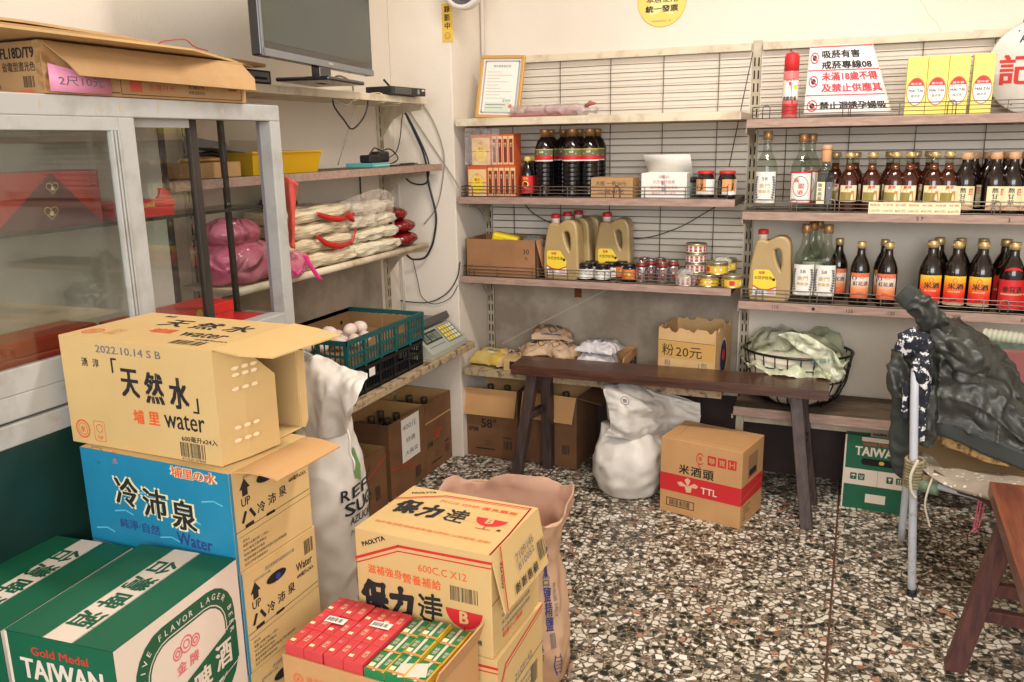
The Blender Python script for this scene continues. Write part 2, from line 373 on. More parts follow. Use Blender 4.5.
# ---------------------------------------------------------------- shelving hardware
M_shelf = mat('shelf_paint_pinkish', (182, 153, 139), .6, rgb2=(150, 122, 108), scale=14, stretch=(1, 4, 6))
M_cream = mat('shelf_paint_cream', (219, 205, 180), .6, rgb2=(178, 158, 130), scale=9, lo=.3, hi=.5)
M_post = mat('post_paint', (196, 184, 160), .55, rgb2=(168, 152, 126), scale=18)
M_slot = mat('slot_dark', (38, 34, 30), .9)
M_wire = mat('wire_brown', (112, 98, 84), .5, .2)
M_wirel = mat('wire_grey', (150, 140, 128), .4, .5)
M_chipped = mat('chipped_board', (176, 154, 122), .8, rgb2=(84, 64, 48), scale=30, lo=.34, hi=.5, bump=.4, bscale=50)
M_darkwoodshelf = mat('worn_board_dark', (118, 100, 82), .7, rgb2=(70, 54, 42), scale=10, stretch=(1, 7, 1))
def post(parent, x, y, z0, z1, face='y', nm='post'):
    """slotted upright standard against a wall; face y: towards -Y, face x: towards +X"""
    m = MB(); w2, dp = .017, .014
    if face == 'y': m.box(x - w2, x + w2, y - dp, y, z0, z1, M_post, .002)
    else: m.box(x, x + dp, y - w2, y + w2, z0, z1, M_post, .002)
    n = int((z1 - z0 - .04) / .05)
    for i in range(n):
        z = z0 + .03 + i * .05
        for s_ in (-.008, .008):
            if face == 'y': m.rect(fplane((x + s_, y - dp, z), (1, 0, 0), (0, 0, 1)), -.003, 0, .003, .034, M_slot, .0004)
            else: m.rect(fplane((x + dp, y + s_, z), (0, 1, 0), (0, 0, 1)), -.003, 0, .003, .034, M_slot, .0004)
    return m.build(nm, parent)
def wire_guard(parent, x0, x1, y, z, h=.045, M=None, hoops=(), depth=.06):
    M = M or M_wire; m = MB(); r = .0016
    for k in range(4):
        zz = z + .004 + (h - .004) * k / 3; m.tube([(x0, y + depth, zz), (x0, y, zz), (x1, y, zz), (x1, y + depth, zz)], r * (1.25 if k == 3 else 1), M, 6)
    n = max(2, round((x1 - x0) / .17))
    for i in range(n + 1):
        x = x0 + (x1 - x0) * i / n; m.tube([(x, y + .001, z), (x, y + .001, z + h)], r, M, 6)
    for hx in hoops:
        m.tube([(hx - .013, y - .004, z), (hx - .013, y - .004, z + h * .8)] + [(hx - .013 * math.cos(math.pi * t / 6), y - .004, z + h * .8 + .014 * math.sin(math.pi * t / 6)) for t in range(1, 6)] + [(hx + .013, y - .004, z + h * .8), (hx + .013, y - .004, z)], r * 1.15, M, 6)
    return m.build('wire_guard', parent)
def bracket(parent, x, y, z, L, side='y'):
    m = MB(); pr = [(0, 0), (L, 0), (L, -.02), (L * .55, -.03), (L * .3, -.055), (L * .12, -.10), (0, -.13)]
    if side == 'y': m.prism(pr, M_post, (x, y, z), (0, -1, 0), (0, 0, 1), .006)
    else: m.prism(pr, M_post, (x, y, z), (1, 0, 0), (0, 0, 1), .006)
    return m.build('bracket', parent)
def wires(parent, x0, x1, z0, z1, y):
    m = MB(); n = int((z1 - z0) / .0305)
    for i in range(n + 1):
        z = z1 - i * .0305; m.tube([(x0, y, z + .002 * math.sin(i * 3.1)), ((x0 + x1) / 2, y, z + .003 * math.sin(i * 1.7)), (x1, y, z)], .0017, M_wire, 5)
    k = max(2, round((x1 - x0) / .25))
    for i in range(k): x = x0 + (x1 - x0) * (i + .45) / k; m.tube([(x, y + .004, z0), (x, y + .004, z1)], .0019, M_wire, 5)
    return m.build('wire_grid', parent)
SF = 3.375
pass
def board(parent, x0, x1, y0, y1, zt, th, M, nm='shelf_board', edge=None, marks=None):
    m = MB(); m.box(x0, x1, y0, y1, zt - th, zt, M, .003)
    if edge: m.box(x0 - .001, x1 + .001, y0 - .003, y0 + .004, zt - th, zt + .001, edge, .001)
    if marks:
        fn = fplane((x0, y0 - .004, zt - th / 2), (1, 0, 0), (0, 0, 1))
        for u, t in marks: m.text(fn, t, u, 0, .013, M_slot, .0)
    return m.build(nm, parent)
# left back unit
LU = thing('shelving_unit', 'brown-edged wall shelving with wire grid holding soy sauce and oil jugs, beside the pillar', 'shelving', (0, 0, 0))
pL = post(LU, -1.628, BY, .12, 1.83)
LX0, LX1 = -1.632, -.45
for zt, th, M, e in ((1.547, .03, M_cream, M_cream), (1.217, .028, M_darkwoodshelf, M_shelf), (.868, .028, M_darkwoodshelf, M_shelf)):
    board(LU, LX0, LX1 + (.0 if zt < 1.5 else .01), SF, BY - .02, zt, th, M, edge=e)
    bracket(LU, -1.628, BY - .014, zt - th, .24)
board(LU, LX0, -.47, SF + .0, BY - .02, .442, .03, M_chipped, edge=M_chipped)
wire_guard(LU, LX0 + .01, LX1 - .03, SF + .012, 1.217, .046, hoops=(-1.58, -1.24, -.92))
wire_guard(LU, LX0 + .01, -.48, SF + .012, .868, .046, hoops=(-1.58, -1.21, -.93, -.62))
wires(LU, -1.60, -.45, .885, 1.79, BY - .022)
m = MB(); m.box(-1.60, -.45, BY - .03, BY - .004, 1.79, 1.82, M_cream, .002); m.build('top_rail', LU)
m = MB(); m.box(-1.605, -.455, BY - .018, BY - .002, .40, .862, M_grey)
fn = fplane((-1.6, BY - .018, .46), (1, 0, 0), (0, 0, 1))
M_rust = mat('rust_streak', (112, 62, 40), .9); M_scuff = mat('scuff', (188, 174, 158), .9)
m.rect(fn, .40, .28, .435, .40, M_rust, .0004); m.line(fn, [(.03, .03), (.22, .14), (.62, .36)], .006, M_scuff)
m.build('backing_panel', LU)
# right back unit
RU = thing('shelving_unit', 'pink-edged wall shelving full of liquor bottles, right of the slotted post', 'shelving')
post(RU, -.428, BY, 0.05, 1.83)
for zt, th, M in ((1.515, .03, M_darkwoodshelf), (1.171, .03, M_darkwoodshelf), (.821, .03, M_darkwoodshelf), (.385, .036, M_darkwoodshelf)):
    mk = {1.171: [(.62, '5 7'), (.9, '3')], .821: [(.14, '115'), (.28, '·'), (.41, '155'), (.55, '·120'), (.77, '200'), (.98, '35')]}.get(zt)
    board(RU, -.418, 1.5, SF + .003, BY - .02, zt, th, M, edge=M_shelf, marks=mk); bracket(RU, -.428, BY - .014, zt - th, .26 if zt > .4 else .3)
wire_guard(RU, -.40, 1.45, SF + .014, 1.515, .045, M_wire, hoops=(-.35, -.07, .27))
wire_guard(RU, -.41, 1.45, SF + .014, 1.171, .046, M_wirel, hoops=(-.235, -.1, .24, .44))
wire_guard(RU, -.41, 1.45, SF + .014, .821, .048, M_wirel, hoops=(-.34, -.14, .2, .5))
wires(RU, -.405, 1.5, 1.19, 1.79, BY - .022)
m = MB(); m.box(-.405, 1.5, BY - .03, BY - .004, 1.79, 1.82, M_cream, .002); m.build('top_rail', RU)
m = MB(); m.box(-.40, 1.5, SF + .08, SF + .1, .30, .349, M_post); m.build('support_rail', RU)
m = MB(); m.beam((-.40, SF + .08, .0), (-.40, SF + .08, .349), .03, .03, M_post, (0, 1, 0)); m.build('leg', RU)
# left wall unit
WU = thing('shelving_unit', 'cream shelving on the left wall under the television, holding noodles and egg crates', 'shelving')
SX = -1.70
for y in (2.09, 3.262): post(WU, WX, y, .05, 1.66, 'x')
def board2(y0, y1, zt, th, M, xf=SX, edge=None):
    m = MB(); m.box(WX + .016, xf, y0, y1, zt - th, zt, M, .003)
    if edge: m.box(xf - .002, xf + .004, y0, y1, zt - th, zt + .001, edge, .001)
    return m.build('shelf_board', WU)
board2(2.0, 3.243, 1.632, .026, M_cream); board2(1.75, 3.353, 1.36, .026, M_darkwoodshelf, edge=M_shelf)
m = MB(); m.box(WX + .016, SX - .02, 2.0, 3.214, 1.018, 1.03, M_post, .002); m.tube([(SX - .014, 2.0, 1.022), (SX - .014, 3.214, 1.022)], .013, M_cream, 12)
m.build('shelf_board', WU)
m = MB(); m.box(WX + .016, -1.568, 2.0, 3.37, .545, .575, M_chipped, .004); m.build('shelf_board', WU)
for z in (1.606, 1.334, 1.008): bracket(WU, WX + .014, 3.262, z, .2, 'x')
m = MB(); m.box(WX + .002, WX + .014, 2.2, 3.2, .62, .96, M_grey); m.build('backing_panel', WU)
# conduit in the pillar corner
m = MB(); m.tube([(PX + .012, BY - .014, 1.55), (PX + .012, BY - .014, 3.04)], .009, M_wall, 10); tag(m.build('wall_conduit'), 'cream vertical cable conduit running up the corner beside the pillar above the certificate', 'conduit')
# ---------------------------------------------------------------- glass display cabinet
CX, CB = -1.50, -1.70
M_cab = mat('cabinet_paint', (176, 175, 172), .45, rgb2=(158, 154, 148), scale=10, lo=.3, hi=.5)
M_cabin = mat('cabinet_back', (198, 192, 182), .7, var=.12); M_green = mat('cabinet_green', (20, 54, 46), .45, var=.25, scale=5)
M_seal = mat('door_edge_dark', (62, 52, 44), .6, rgb2=(40, 34, 30), scale=30, stretch=(1, 1, .1)); M_pane = glass('cabinet_glass', (244, 246, 244), 1.6); M_shg = glass('shelf_glass', (200, 222, 214))
CAB = thing('display_cabinet', 'grey framed glass sliding-door display cabinet with dark green base on the left', 'cabinet', (0, 0, 0))
m = MB(); m.box(CX - .05, CX, .1, 1.988, 1.515, 1.557, M_cab, .003); m.box(CB, CX - .05, .1, 1.988, 1.545, 1.557, M_cab)
M_chip = mat('paint_chip', (186, 172, 152), .8)
fn = fplane((CX, 0, 1.536), (0, 1, 0), (0, 0, 1)); R = random.Random(3)
for u in (1.36, 1.375, 1.44, 1.545, 1.55, 1.66, 1.24, 1.9, 1.76):
    s_ = R.uniform(.003, .008); c_ = R.uniform(-.012, .012); m.poly(fn, [(u + s_ * R.uniform(.4, 1) * math.cos(t * .7), c_ + s_ * R.uniform(.6, 1.9) * math.sin(t * .7)) for t in range(9)], M_chip, .0006)
m.box(CX - .04, CX, 1.945, 1.988, .90, 1.515, M_cab, .003)          # right post
m.box(CX - .052, CX - .04, 1.95, 1.975, .985, 1.515, mat('post_grey', (128, 124, 128), .5))
m.box(CX - .05, CX, .1, 1.945, .935, .985, M_cab, .003); m.box(CX - .05, CX + .004, .1, 1.988, .885, .93, M_cab, .003)
m.box(CB, CB + .008, 1.965, 1.985, .93, 1.545, M_seal); m.box(CB + .03, CX - .04, 1.96, 1.985, .93, .975, M_cab, .002); m.box(CB + .03, CX - .04, 1.96, 1.985, 1.52, 1.545, M_cab, .002)
m.build('frame', CAB)
m = MB(); m.box(WX + .02, CX, .1, 1.985, .0, .885, M_green, .004); m.box(CX, CX + .002, .1, 1.985, .46, .468, M_seal); m.build('base_cabinet', CAB)
m = MB(); m.box(CB, CX - .01, .1, 1.96, .955, .965, M_cabin); m.build('floor_panel', CAB)
m = MB(); m.box(CB, CB + .008, .1, 1.745, .965, 1.545, M_cabin); m.box(CB - .0, CB + .012, 1.73, 1.75, .965, 1.545, M_seal); m.build('back_panel', CAB)
m = MB(); m.box(CB + .01, CX - .05, .1, 1.955, 1.282, 1.288, M_shg); m.box(CX - .052, CX - .05, .1, 1.955, 1.281, 1.289, M_seal); m.build('glass_shelf', CAB)
m = MB(); m.box(CB + .01, CX - .03, 1.968, 1.972, .975, 1.52, M_pane); m.build('side_glass', CAB)
def sdoor(y0, y1, x, frame, rs):
    m = MB(); z0, z1 = .985, 1.515
    m.box(x - .018, x, y0 + .03, y1 - rs, z1 - .028, z1, frame, .0015); m.box(x - .018, x, y0 + .03, y1 - rs, z0, z0 + .05, frame, .0015)
    m.box(x - .018, x, y1 - rs, y1, z0, z1, frame, .002); m.box(x - .018, x, y0, y0 + .03, z0, z1, frame, .002)
    if rs > .03:
        for k in range(3): m.box(x - .012, x + .003, y1 - rs - .006 - k * .009, y1 - rs - .001 - k * .009, z0 + .05, z1 - .028, frame, .001)
    d = m.build('sliding_door', CAB); p = MB(); p.box(x - .010, x - .007, y0 + .03, y1 - rs, z0 + .05, z1 - .028, M_pane); p.build('glass_pane', d); return d
sdoor(.3, 1.47, CX + .001, M_cab, .045); 
m = MB(); m.box(CX - .04, CX - .024, 1.665, 1.69, .985, 1.515, M_seal, .002); m.box(CX - .04, CX - .024, .6, 1.665, 1.495, 1.515, M_cab, .001); m.box(CX - .04, CX - .024, .6, 1.665, .985, 1.0, M_cab, .001); dd = m.build('sliding_door', CAB); p = MB(); p.box(CX - .035, CX - .032, .6, 1.665, .985, 1.515, M_pane); p.build('glass_pane', dd)
# ---------------------------------------------------------------- bottles, jars, packs on the back shelves
M_dark = mat('dark_bottle', (26, 14, 10), .12, spec=.6, coat=.3); M_amber = mat('amber_liquor', (64, 24, 12), .1, spec=.6, coat=.4); M_neck = mat('amber_neck', (96, 52, 28), .12, spec=.6, coat=.4)
M_clear = glass('clear_glass', (234, 238, 232), 1.0); M_soy = mat('soy_sauce', (16, 12, 16), .14, spec=.6, coat=.3); M_oil = mat('oil_jug_plastic', (190, 164, 116), .32, rgb2=(168, 140, 92), scale=3, coat=.15)
M_oiltop = mat('oil_jug_clear_top', (206, 190, 160), .3, coat=.2)
M_gold = mat('gold_cap', (205, 176, 122), .32, .55); M_bronze = mat('bronze_cap', (176, 134, 88), .35, .5); M_tan = mat('tan_cap', (208, 160, 120), .5); M_cork = mat('cork_cap', (214, 160, 114), .7)
M_red = mat('label_red', (206, 38, 40), .5); M_white = mat('label_white', (236, 232, 224), .5); M_cr = mat('label_cream', (234, 222, 180), .5); M_yel = mat('label_yellow', (240, 208, 60), .5)
M_ink = mat('ink_black', (34, 30, 32), .7); M_rink = mat('ink_red', (200, 48, 38), .7); M_gink = mat('ink_grey', (110, 108, 116), .7); M_goldp = mat('gold_print', (206, 172, 84), .45); M_or = mat('label_orange', (226, 122, 62), .5); M_blue = mat('ink_blue', (44, 62, 130), .6)
def grad_label(name, stops, z0, z1):
    m = bpy.data.materials.new(name); m.use_nodes = True; N = m.node_tree.nodes; L = m.node_tree.links
    tc = N.new('ShaderNodeTexCoord'); sp = N.new('ShaderNodeSeparateXYZ'); mr = N.new('ShaderNodeMapRange'); r = N.new('ShaderNodeValToRGB')
    L.new(tc.outputs['Object'], sp.inputs[0]); L.new(sp.outputs[2], mr.inputs[0]); mr.inputs[1].default_value = z0; mr.inputs[2].default_value = z1; L.new(mr.outputs[0], r.inputs[0])
    e = r.color_ramp.elements; e[0].position = stops[0][0]; e[0].color = (*lin(stops[0][1]), 1); e[1].position = stops[-1][0]; e[1].color = (*lin(stops[-1][1]), 1)
    for p, c in stops[1:-1]: q = e.new(p); q.color = (*lin(c), 1)
    L.new(r.outputs[0], N['Principled BSDF'].inputs['Base Color']); N['Principled BSDF'].inputs['Roughness'].default_value = .4; return m
def label_band(m, r, z0, z1, half, M, off=.0006, n=18):
    fn = fcyl(r); k = len(m.v)
    m.rect(fn, -half, z0, half, z1, M, off, n); return fn
def mk_bottle(name, prof, glassm, capprof, capm, label_fn, parts=(), sx=1, sy=1, liquid=None):
    """prototype bottle, built at origin; thing > glass (named bottle_body), cap, label"""
    t = thing(name, 'x', 'bottle')
    b = MB(); b.lathe(prof, glassm, 26, sx=sx, sy=sy); b.build('bottle_body', t)
    if liquid:
        q = MB(); q.lathe(liquid[0], liquid[1], 22, sx=sx, sy=sy); q.build('liquid', t)
    c = MB(); c.lathe(capprof, capm, 22, sx=1, sy=1)
    z0 = min(p[1] for p in capprof); z1 = max(p[1] for p in capprof); rr = max(p[0] for p in capprof)
    for k in range(16): a = 2 * math.pi * k / 16; c.tube([(rr * math.cos(a), rr * math.sin(a), z0 + .002), (rr * math.cos(a), rr * math.sin(a), z0 + (z1 - z0) * .6)], .0007, capm, 4)
    c.build('cap', t)
    l = MB(); label_fn(l); l.build('paper_label', t)
    return t
def capm(r, z0, z1): return [(r * .96, z0), (r, z0 + .001), (r, z1 - .002), (r * .9, z1), (0, z1)]
protos = {}
# clear sorghum liquor with silver wreath label
def L_wreath(l):
    r = .0355; fn = label_band(l, r, .032, .150, .040, M_white)
    for s in (-1, 1):
        for k in range(9):
            v = .052 + k * .0095; u = s * (.030 - .004 * math.sin((k - .5) / 8 * math.pi) * -1); l.disc(fn, u, v, .0055, M_gink, .0009, 7, .8); l.disc(fn, u - s * .005, v + .003, .003, M_gink, .0009, 6)
    l.text(fn, '58', 0, .124, .013, M_gink, off=.001); l.text(fn, '金門', 0, .098, .017, M_goldp, off=.001); l.text(fn, '高粱酒', 0, .076, .012, M_goldp, off=.001); l.text(fn, 'KINMEN', 0, .044, .006, M_gink, off=.001)
pr_k = [(.030, 0), (.0345, .003), (.0350, .01), (.0350, .165), (.033, .182), (.026, .20), (.018, .215), (.0145, .23), (.0130, .262), (.014, .266), (.0125, .27), (.0125, .275)]
protos['k'] = mk_bottle('liquor_bottle', pr_k, M_clear, capm(.0155, .268, .301), M_bronze, L_wreath)
def L_redframe(l):
    fn = label_band(l, .0355, .030, .150, .042, M_red); l.rect(fn, -.036, .036, .036, .144, M_white, .0009, 14)
    l.ring(fn, 0, .095, .026, .002, M_gink, .0012, sy=1.5); l.text(fn, '高', -.012, .118, .016, M_rink, off=.0014); l.text(fn, '粱', .003, .097, .02, M_rink, off=.0014); l.text(fn, '酒', .0, .073, .016, M_rink, off=.0014); l.text(fn, '600ML', 0, .044, .006, M_gink, off=.0013)
protos['m'] = mk_bottle('liquor_bottle', [(p[0], p[1] * .965) for p in pr_k], M_clear, capm(.0155, .258, .289), M_bronze, L_redframe)
def L_sq(l):
    fn = fplane((0, -.0288, 0), (1, 0, 0), (0, 0, 1)); l.rect(fn, -.024, .03, .002, .112, M_cr, .0005); l.rect(fn, .006, .03, .026, .112, M_gink, .0005)
    l.vtext(fn, '陳年高粱', -.014, .1, .014, M_gink, off=.001); l.text(fn, '·', .016, .09, .004, M_white)
t = thing('liquor_bottle', 'x', 'bottle'); b = MB(); b.box(-.0325, .0325, -.028, .028, 0, .152, M_clear, .007); b.lathe([(.026, .150), (.02, .158), (.0145, .166), (.0135, .196), (0, .196)], M_clear, 20); b.build('bottle_body', t)
b = MB(); b.lathe(capm(.0165, .185, .246), M_cork, 20); b.lathe([(.0172, .228), (.0178, .232), (.0178, .242), (.015, .2465), (0, .247)], M_tan, 20); b.build('cap', t); b = MB(); L_sq(b); b.build('paper_label', t); protos['s'] = t
def L_pic(l):
    fn = label_band(l, .0305, .040, .100, .027, M_cr); R = random.Random(4)
    l.rect(fn, -.025, .042, .008, .075, mat('label_olive', (150, 132, 66)), .0009, 8); l.poly(fn, [(-.02, .045), (-.004, .045), (.0, .085), (-.01, .092)], M_goldp, .0012); l.poly(fn, [(.004, .045), (.02, .045), (.016, .09), (.008, .08)], mat('label_ochre', (196, 138, 60)), .0012)
    l.disc(fn, .012, .088, .008, M_white, .0012); l.text(fn, '藥酒', 0, .094, .01, M_rink, off=.0015)
pr_d = [(.026, 0), (.0295, .003), (.030, .01), (.030, .110), (.028, .124), (.020, .145), (.0125, .158), (.0115, .185), (.012, .2)]
protos['d'] = mk_bottle('liquor_bottle', pr_d[:6] + [(.0145, .155)], M_amber, capm(.0155, .198, .218), M_gold, L_pic)
n_ = MB(); n_.lathe([(.0146, .154), (.0125, .160), (.0117, .178), (0, .178)], M_neck, 20); n_.lathe([(.0119, .176), (.0119, .20)], M_clear, 20); n_.build('neck', protos['d'])
def L_herb(l):
    fn = label_band(l, .0355, .018, .098, .030, M_cr); l.vtext(fn, '熬甘草', -.006, .084, .018, M_ink, off=.001); l.rect(fn, .010, .068, .022, .09, M_red, .0009, 3); l.vtext(fn, '純釀', .016, .083, .008, M_cr, off=.0012); l.rect(fn, -.028, .02, .028, .034, M_tan, .0009, 8)
pr_b = [(.030, 0), (.034, .003), (.035, .012), (.035, .105), (.0345, .118), (.029, .140), (.020, .162), (.0145, .176), (.0135, .19), (.0135, .196)]
protos['b'] = mk_bottle('liquor_bottle', pr_b, M_dark, capm(.0165, .190, .214), M_tan, L_herb)
G_peach = grad_label('label_peach', [(0, (222, 92, 44)), (.35, (236, 150, 96)), (.6, (240, 214, 196)), (.82, (240, 220, 206)), (.84, (228, 120, 78)), (1, (230, 128, 84))], .03, .125)
def L_plum(l):
    fn = label_band(l, .0335, .030, .125, .036, G_peach); l.text(fn, '紅花酒', 0, .086, .016, M_ink, off=.001); l.disc(fn, -.022, .106, .009, M_blue, .0009, 8); l.ring(fn, .004, .112, .008, .0015, M_rink, .001); l.text(fn, '600ml', 0, .05, .006, M_rink, off=.001)
pr_p = [(.028, 0), (.032, .003), (.033, .012), (.033, .130), (.031, .148), (.023, .172), (.0145, .190), (.0125, .215), (.013, .222)]
protos['p'] = mk_bottle('liquor_bottle', pr_p, M_dark, capm(.015, .216, .240), M_gold, L_plum)
G_sun = grad_label('label_sunset', [(0, (214, 34, 28)), (.3, (224, 52, 34)), (.62, (240, 120, 42)), (1, (250, 206, 56))], .032, .128)
def L_sun(l):
    fn = label_band(l, .0375, .032, .128, .035, G_sun); l.rect(fn, -.035, .022, .035, .032, mat('label_khaki', (190, 178, 140)), .0006, 14)
    l.text(fn, '米酒', .003, .092, .022, M_ink, off=.001, bold=.03); l.ring(fn, 0, .112, .007, .0015, M_rink, .001, 12, 1.3); l.text(fn, 'RICE WINE', 0, .072, .005, M_cr, off=.001); l.text(fn, '台灣', 0, .042, .008, M_ink, off=.001)
pr_y = [(.031, 0), (.0355, .003), (.0365, .012), (.0365, .135), (.034, .155), (.025, .182), (.0155, .202), (.0145, .226), (.0145, .232)]
protos['y'] = mk_bottle('liquor_bottle', pr_y, M_dark, capm(.0165, .226, .252), M_gold, L_sun)
def L_scarlet(l):
    fn = label_band(l, .0375, .018, .122, .045, M_red); l.text(fn, '參茸酒', 0, .088, .022, M_ink, off=.001, w=.055); l.rect(fn, -.034, .068, .034, .074, M_tan, .0009, 10); l.text(fn, '600ml', 0, .045, .008, M_ink, off=.001)
    f2 = fcyl(.0335); vs = [];
    for i in range(13):
        a = math.radians(200 - i * 220 / 12 - 90 + 90); 
    for i in range(12):
        a, c = math.radians(160 - i * 140 / 12), math.radians(160 - (i + 1) * 140 / 12)
        l.poly(f2, [(.031 * math.cos(q) * .9, .146 + rr * math.sin(q) * .6) for q, rr in ((a, .018), (c, .018), (c, .034), (a, .034))], M_red, .0006 + .001)
protos['r'] = mk_bottle('liquor_bottle', pr_y, M_dark, capm(.0165, .226, .252), M_gold, L_scarlet)
for k_, v_ in dict(k=1.14, m=1.14, s=1.08, d=1.16, b=1.1, y=1.13, r=1.13, p=1.06).items(): protos[k_].scale = (v_, v_, 1)
Z2, Z3 = 1.172, .822
def capx(px, py, Y): return ony(px, py, Y).x
F1, F2 = 3.436, 3.532
used = set()
def put(k, px, Y, z, label, group, py=None):
    x = ony(px, py or (152 if z > 1 else 236), Y).x
    if k not in used: used.add(k); o = protos[k]; o.location = (x, Y, z); o['label'] = label; o['group'] = group; return o
    return dup(protos[k], (x, Y, z), random.Random(px).uniform(-.25, .25), label, group)
g2 = 'liquor bottles on the upper bottle shelf'; g3 = 'liquor bottles on the lower bottle shelf'
put('k', 768, F1, Z2, 'clear sorghum liquor bottle with silver wreath label, leftmost on the upper bottle shelf', g2, 140)
put('m', 803.5, F1, Z2, 'clear liquor bottle with red-framed white label at the front of the upper bottle shelf', g2, 145)
put('m', 812, F2, Z2, 'clear red-framed liquor bottle standing directly behind its twin on the upper bottle shelf', g2, 145)
put('s', 827, F1, Z2, 'square clear liquor bottle with tall cork stopper on the upper bottle shelf', g2)
put('d', 836.5, F2, Z2, 'small gold-capped medicinal liquor bottle hidden behind the square corked bottle', g2)
ords = ['first', 'second', 'third', 'fourth', 'fifth', 'sixth', 'seventh']
for i, x in enumerate((851, 873.5, 897, 911.6, 935.8, 950.7)):
    put('d', x, F1, Z2, 'small amber liquor bottle with picture label, %s from left in the front row' % ords[i], g2)
for i, x in enumerate((856.5, 891, 916.8, 930.5)):
    put('d', x, F2, Z2, 'small amber liquor bottle, %s from left in the back row behind the picture labels' % ords[i], g2)
for i, x in enumerate((967.9, 997.4, 1015.3, 1036)):
    put('b', x, F1, Z2, 'broad dark liquor bottle with cream calligraphy label, %s from left in front' % ords[i], g2, 155)
for i, x in enumerate((975, 989.7, 1008.3, 1028)):
    put('b', x, F2, Z2, 'broad dark liquor bottle, %s from left in the back row behind the cream labels' % ords[i], g2, 155)
put('k', 807, F1, Z3, 'clear sorghum liquor bottle with wreath label standing next to the oil jug', g3, 228)
put('k', 828.8, F1, Z3, 'clear sorghum liquor bottle with wreath label between its twin and the dark red bottles', g3, 228)
put('k', 814, F2, Z3, 'clear sorghum liquor bottle directly behind the bottle beside the oil jug', g3, 226)
put('k', 819, F2 + .085, Z3, 'clear sorghum liquor bottle furthest back behind the wreath-labelled bottles', g3, 232)
put('p', 840.3, F2, Z3, 'dark red liquor bottle with orange label half hidden behind a clear wreath-labelled bottle', g3, 238)
put('p', 862.6, F1, Z3, 'dark liquor bottle with orange and white label standing alone on the lower bottle shelf', g3, 238)
put('p', 890.5, F1, Z3, 'dark liquor bottle with orange and white label front of a pair', g3, 238)
put('p', 885.8, F2, Z3, 'dark liquor bottle with orange label, back one of the pair above the jacket sleeve', g3, 238)
for i, x in enumerate((934.6, 959.7, 985.5)):
    put('y', x, F1, Z3, 'dark wine bottle with yellow-to-red label, %s from left in the front row' % ords[i], g3)
for i, x in enumerate((940.5, 962, 984.5)):
    put('y', x, F2, Z3, 'dark wine bottle right behind the %s yellow-to-red label from left' % ords[i], g3)
put('r', 1015.7, F1, Z3, 'dark bottle with all-red label and red neck arch, front row beside the yellow-red labels', g3, 245)
put('r', 1007, F2, Z3, 'dark bottle with red neck arch, behind and between the yellow-red and all-red labels', g3, 242)
put('r', 1040, F1, Z3, 'dark bottle with all-red label at the right edge of the photo', g3, 245)
# price card
m = MB(); a, c = ony(868, 213, 3.385).x, ony(960, 214, 3.385).x; m.box(a, c, 3.381, 3.384, 1.166, 1.213, M_cr)
fn = fplane((a, 3.381, 1.168), (1, 0, 0), (0, 0, 1)); W = c - a
for i, (p, q) in enumerate((('120元', '鹿茸酒'), ('120元', '人參酒'), ('80元', '紅標'), ('180元', '當歸酒'), ('80元', '米酒'), ('80元', '料理酒'), ('60元', '甘草'))):
    m.text(fn, p, W * (i + .5) / 7, .014, .009, M_gink, w=W / 8.2, bold=0); m.text(fn, q, W * (i + .5) / 7, .035, .007, M_rink, w=W / 9, bold=0)
tag(m.build('price_card'), 'cream price card with faded handwriting clipped to the shelf wire before amber bottles', 'card')
# --- oil jugs
def mk_jug():
    t = thing('oil_jug', 'x', 'jug'); hw, hd, h = .080, .045, .272
    m = MB()
    ol = [(-.066, .012), (-.02, .010), (.04, .010), (.066, .014), (.070, .05), (.069, .10), (.066, .16), (.065, .20), (.060, .232), (.046, .246), (.022, .246), (.004, .236), (-.012, .228), (-.026, .232), (-.046, .232), (-.052, .218), (-.060, .18), (-.068, .13), (-.070, .09), (-.071, .05)]
    hole = [(.004, .205), (.022, .216), (.040, .208), (.049, .178), (.049, .138), (.043, .114), (.031, .122), (.014, .160)]
    puffed([ol, hole], .042, .009, M_oil, m)
    m.box(-.04, .02, -.0425, .0425, .03, .10, M_oil, .01)
    m.build('jug_body', t)
    c = MB(); c.lathe([(.0175, .235), (.0175, .256), (.019, .257), (.019, .27), (.016, .272), (0, .272)], M_white, 22, (-.036, 0, 0)); c.lathe([(.0195, .260), (.0200, .262), (.0200, .275), (.017, .278), (0, .278)], M_red, 22, (-.036, 0, 0)); c.build('cap', t)
    l = MB(); fn = fplane((-.018, -hd - .0008, .075), (1, 0, 0), (0, 0, 1))
    l.poly(fn, [(-.044, -.050), (.044, -.050), (.044, .010), (.020, .048), (.012, .052), (-.036, .052), (-.043, .046)], M_white, .0003); l.poly(fn, [(-.044, -.01), (-.02, -.022), (.01, -.026), (.044, -.014), (.044, .010), (.020, .048), (.012, .052), (-.036, .052), (-.043, .046)], M_yel, .0007)
    l.line(fn, [(-.044, -.012), (-.02, -.025), (.01, -.028), (.044, -.016)], .005, M_red, .001); l.text(fn, '福壽', -.012, .040, .011, M_rink, off=.001); l.text(fn, '大豆沙拉油', -.006, .020, .013, M_ink, w=.066, off=.001); l.disc(fn, .034, .014, .006, M_ink, .0012)
    l.barcode(fn, -.034, -.046, .03, .014, M_gink, 14); l.rect(fn, .012, -.046, .040, -.03, mat('pale_pink_print', (226, 180, 170)), .0006); l.build('paper_label', t)
    return t
jug = mk_jug(); jl = -.018
def pj(px, Y, z, label, first=False, py=279):
    x = ony(px, py, Y).x
    if first: jug.location = (x, Y, z); jug['label'] = label; jug['group'] = 'cooking oil jugs'; return
    dup(jug, (x, Y, z), 0, label, 'cooking oil jugs')
pj(564, 3.435, .868, 'cooking oil jug beside the plain cardboard box, front left on the middle shelf', True)
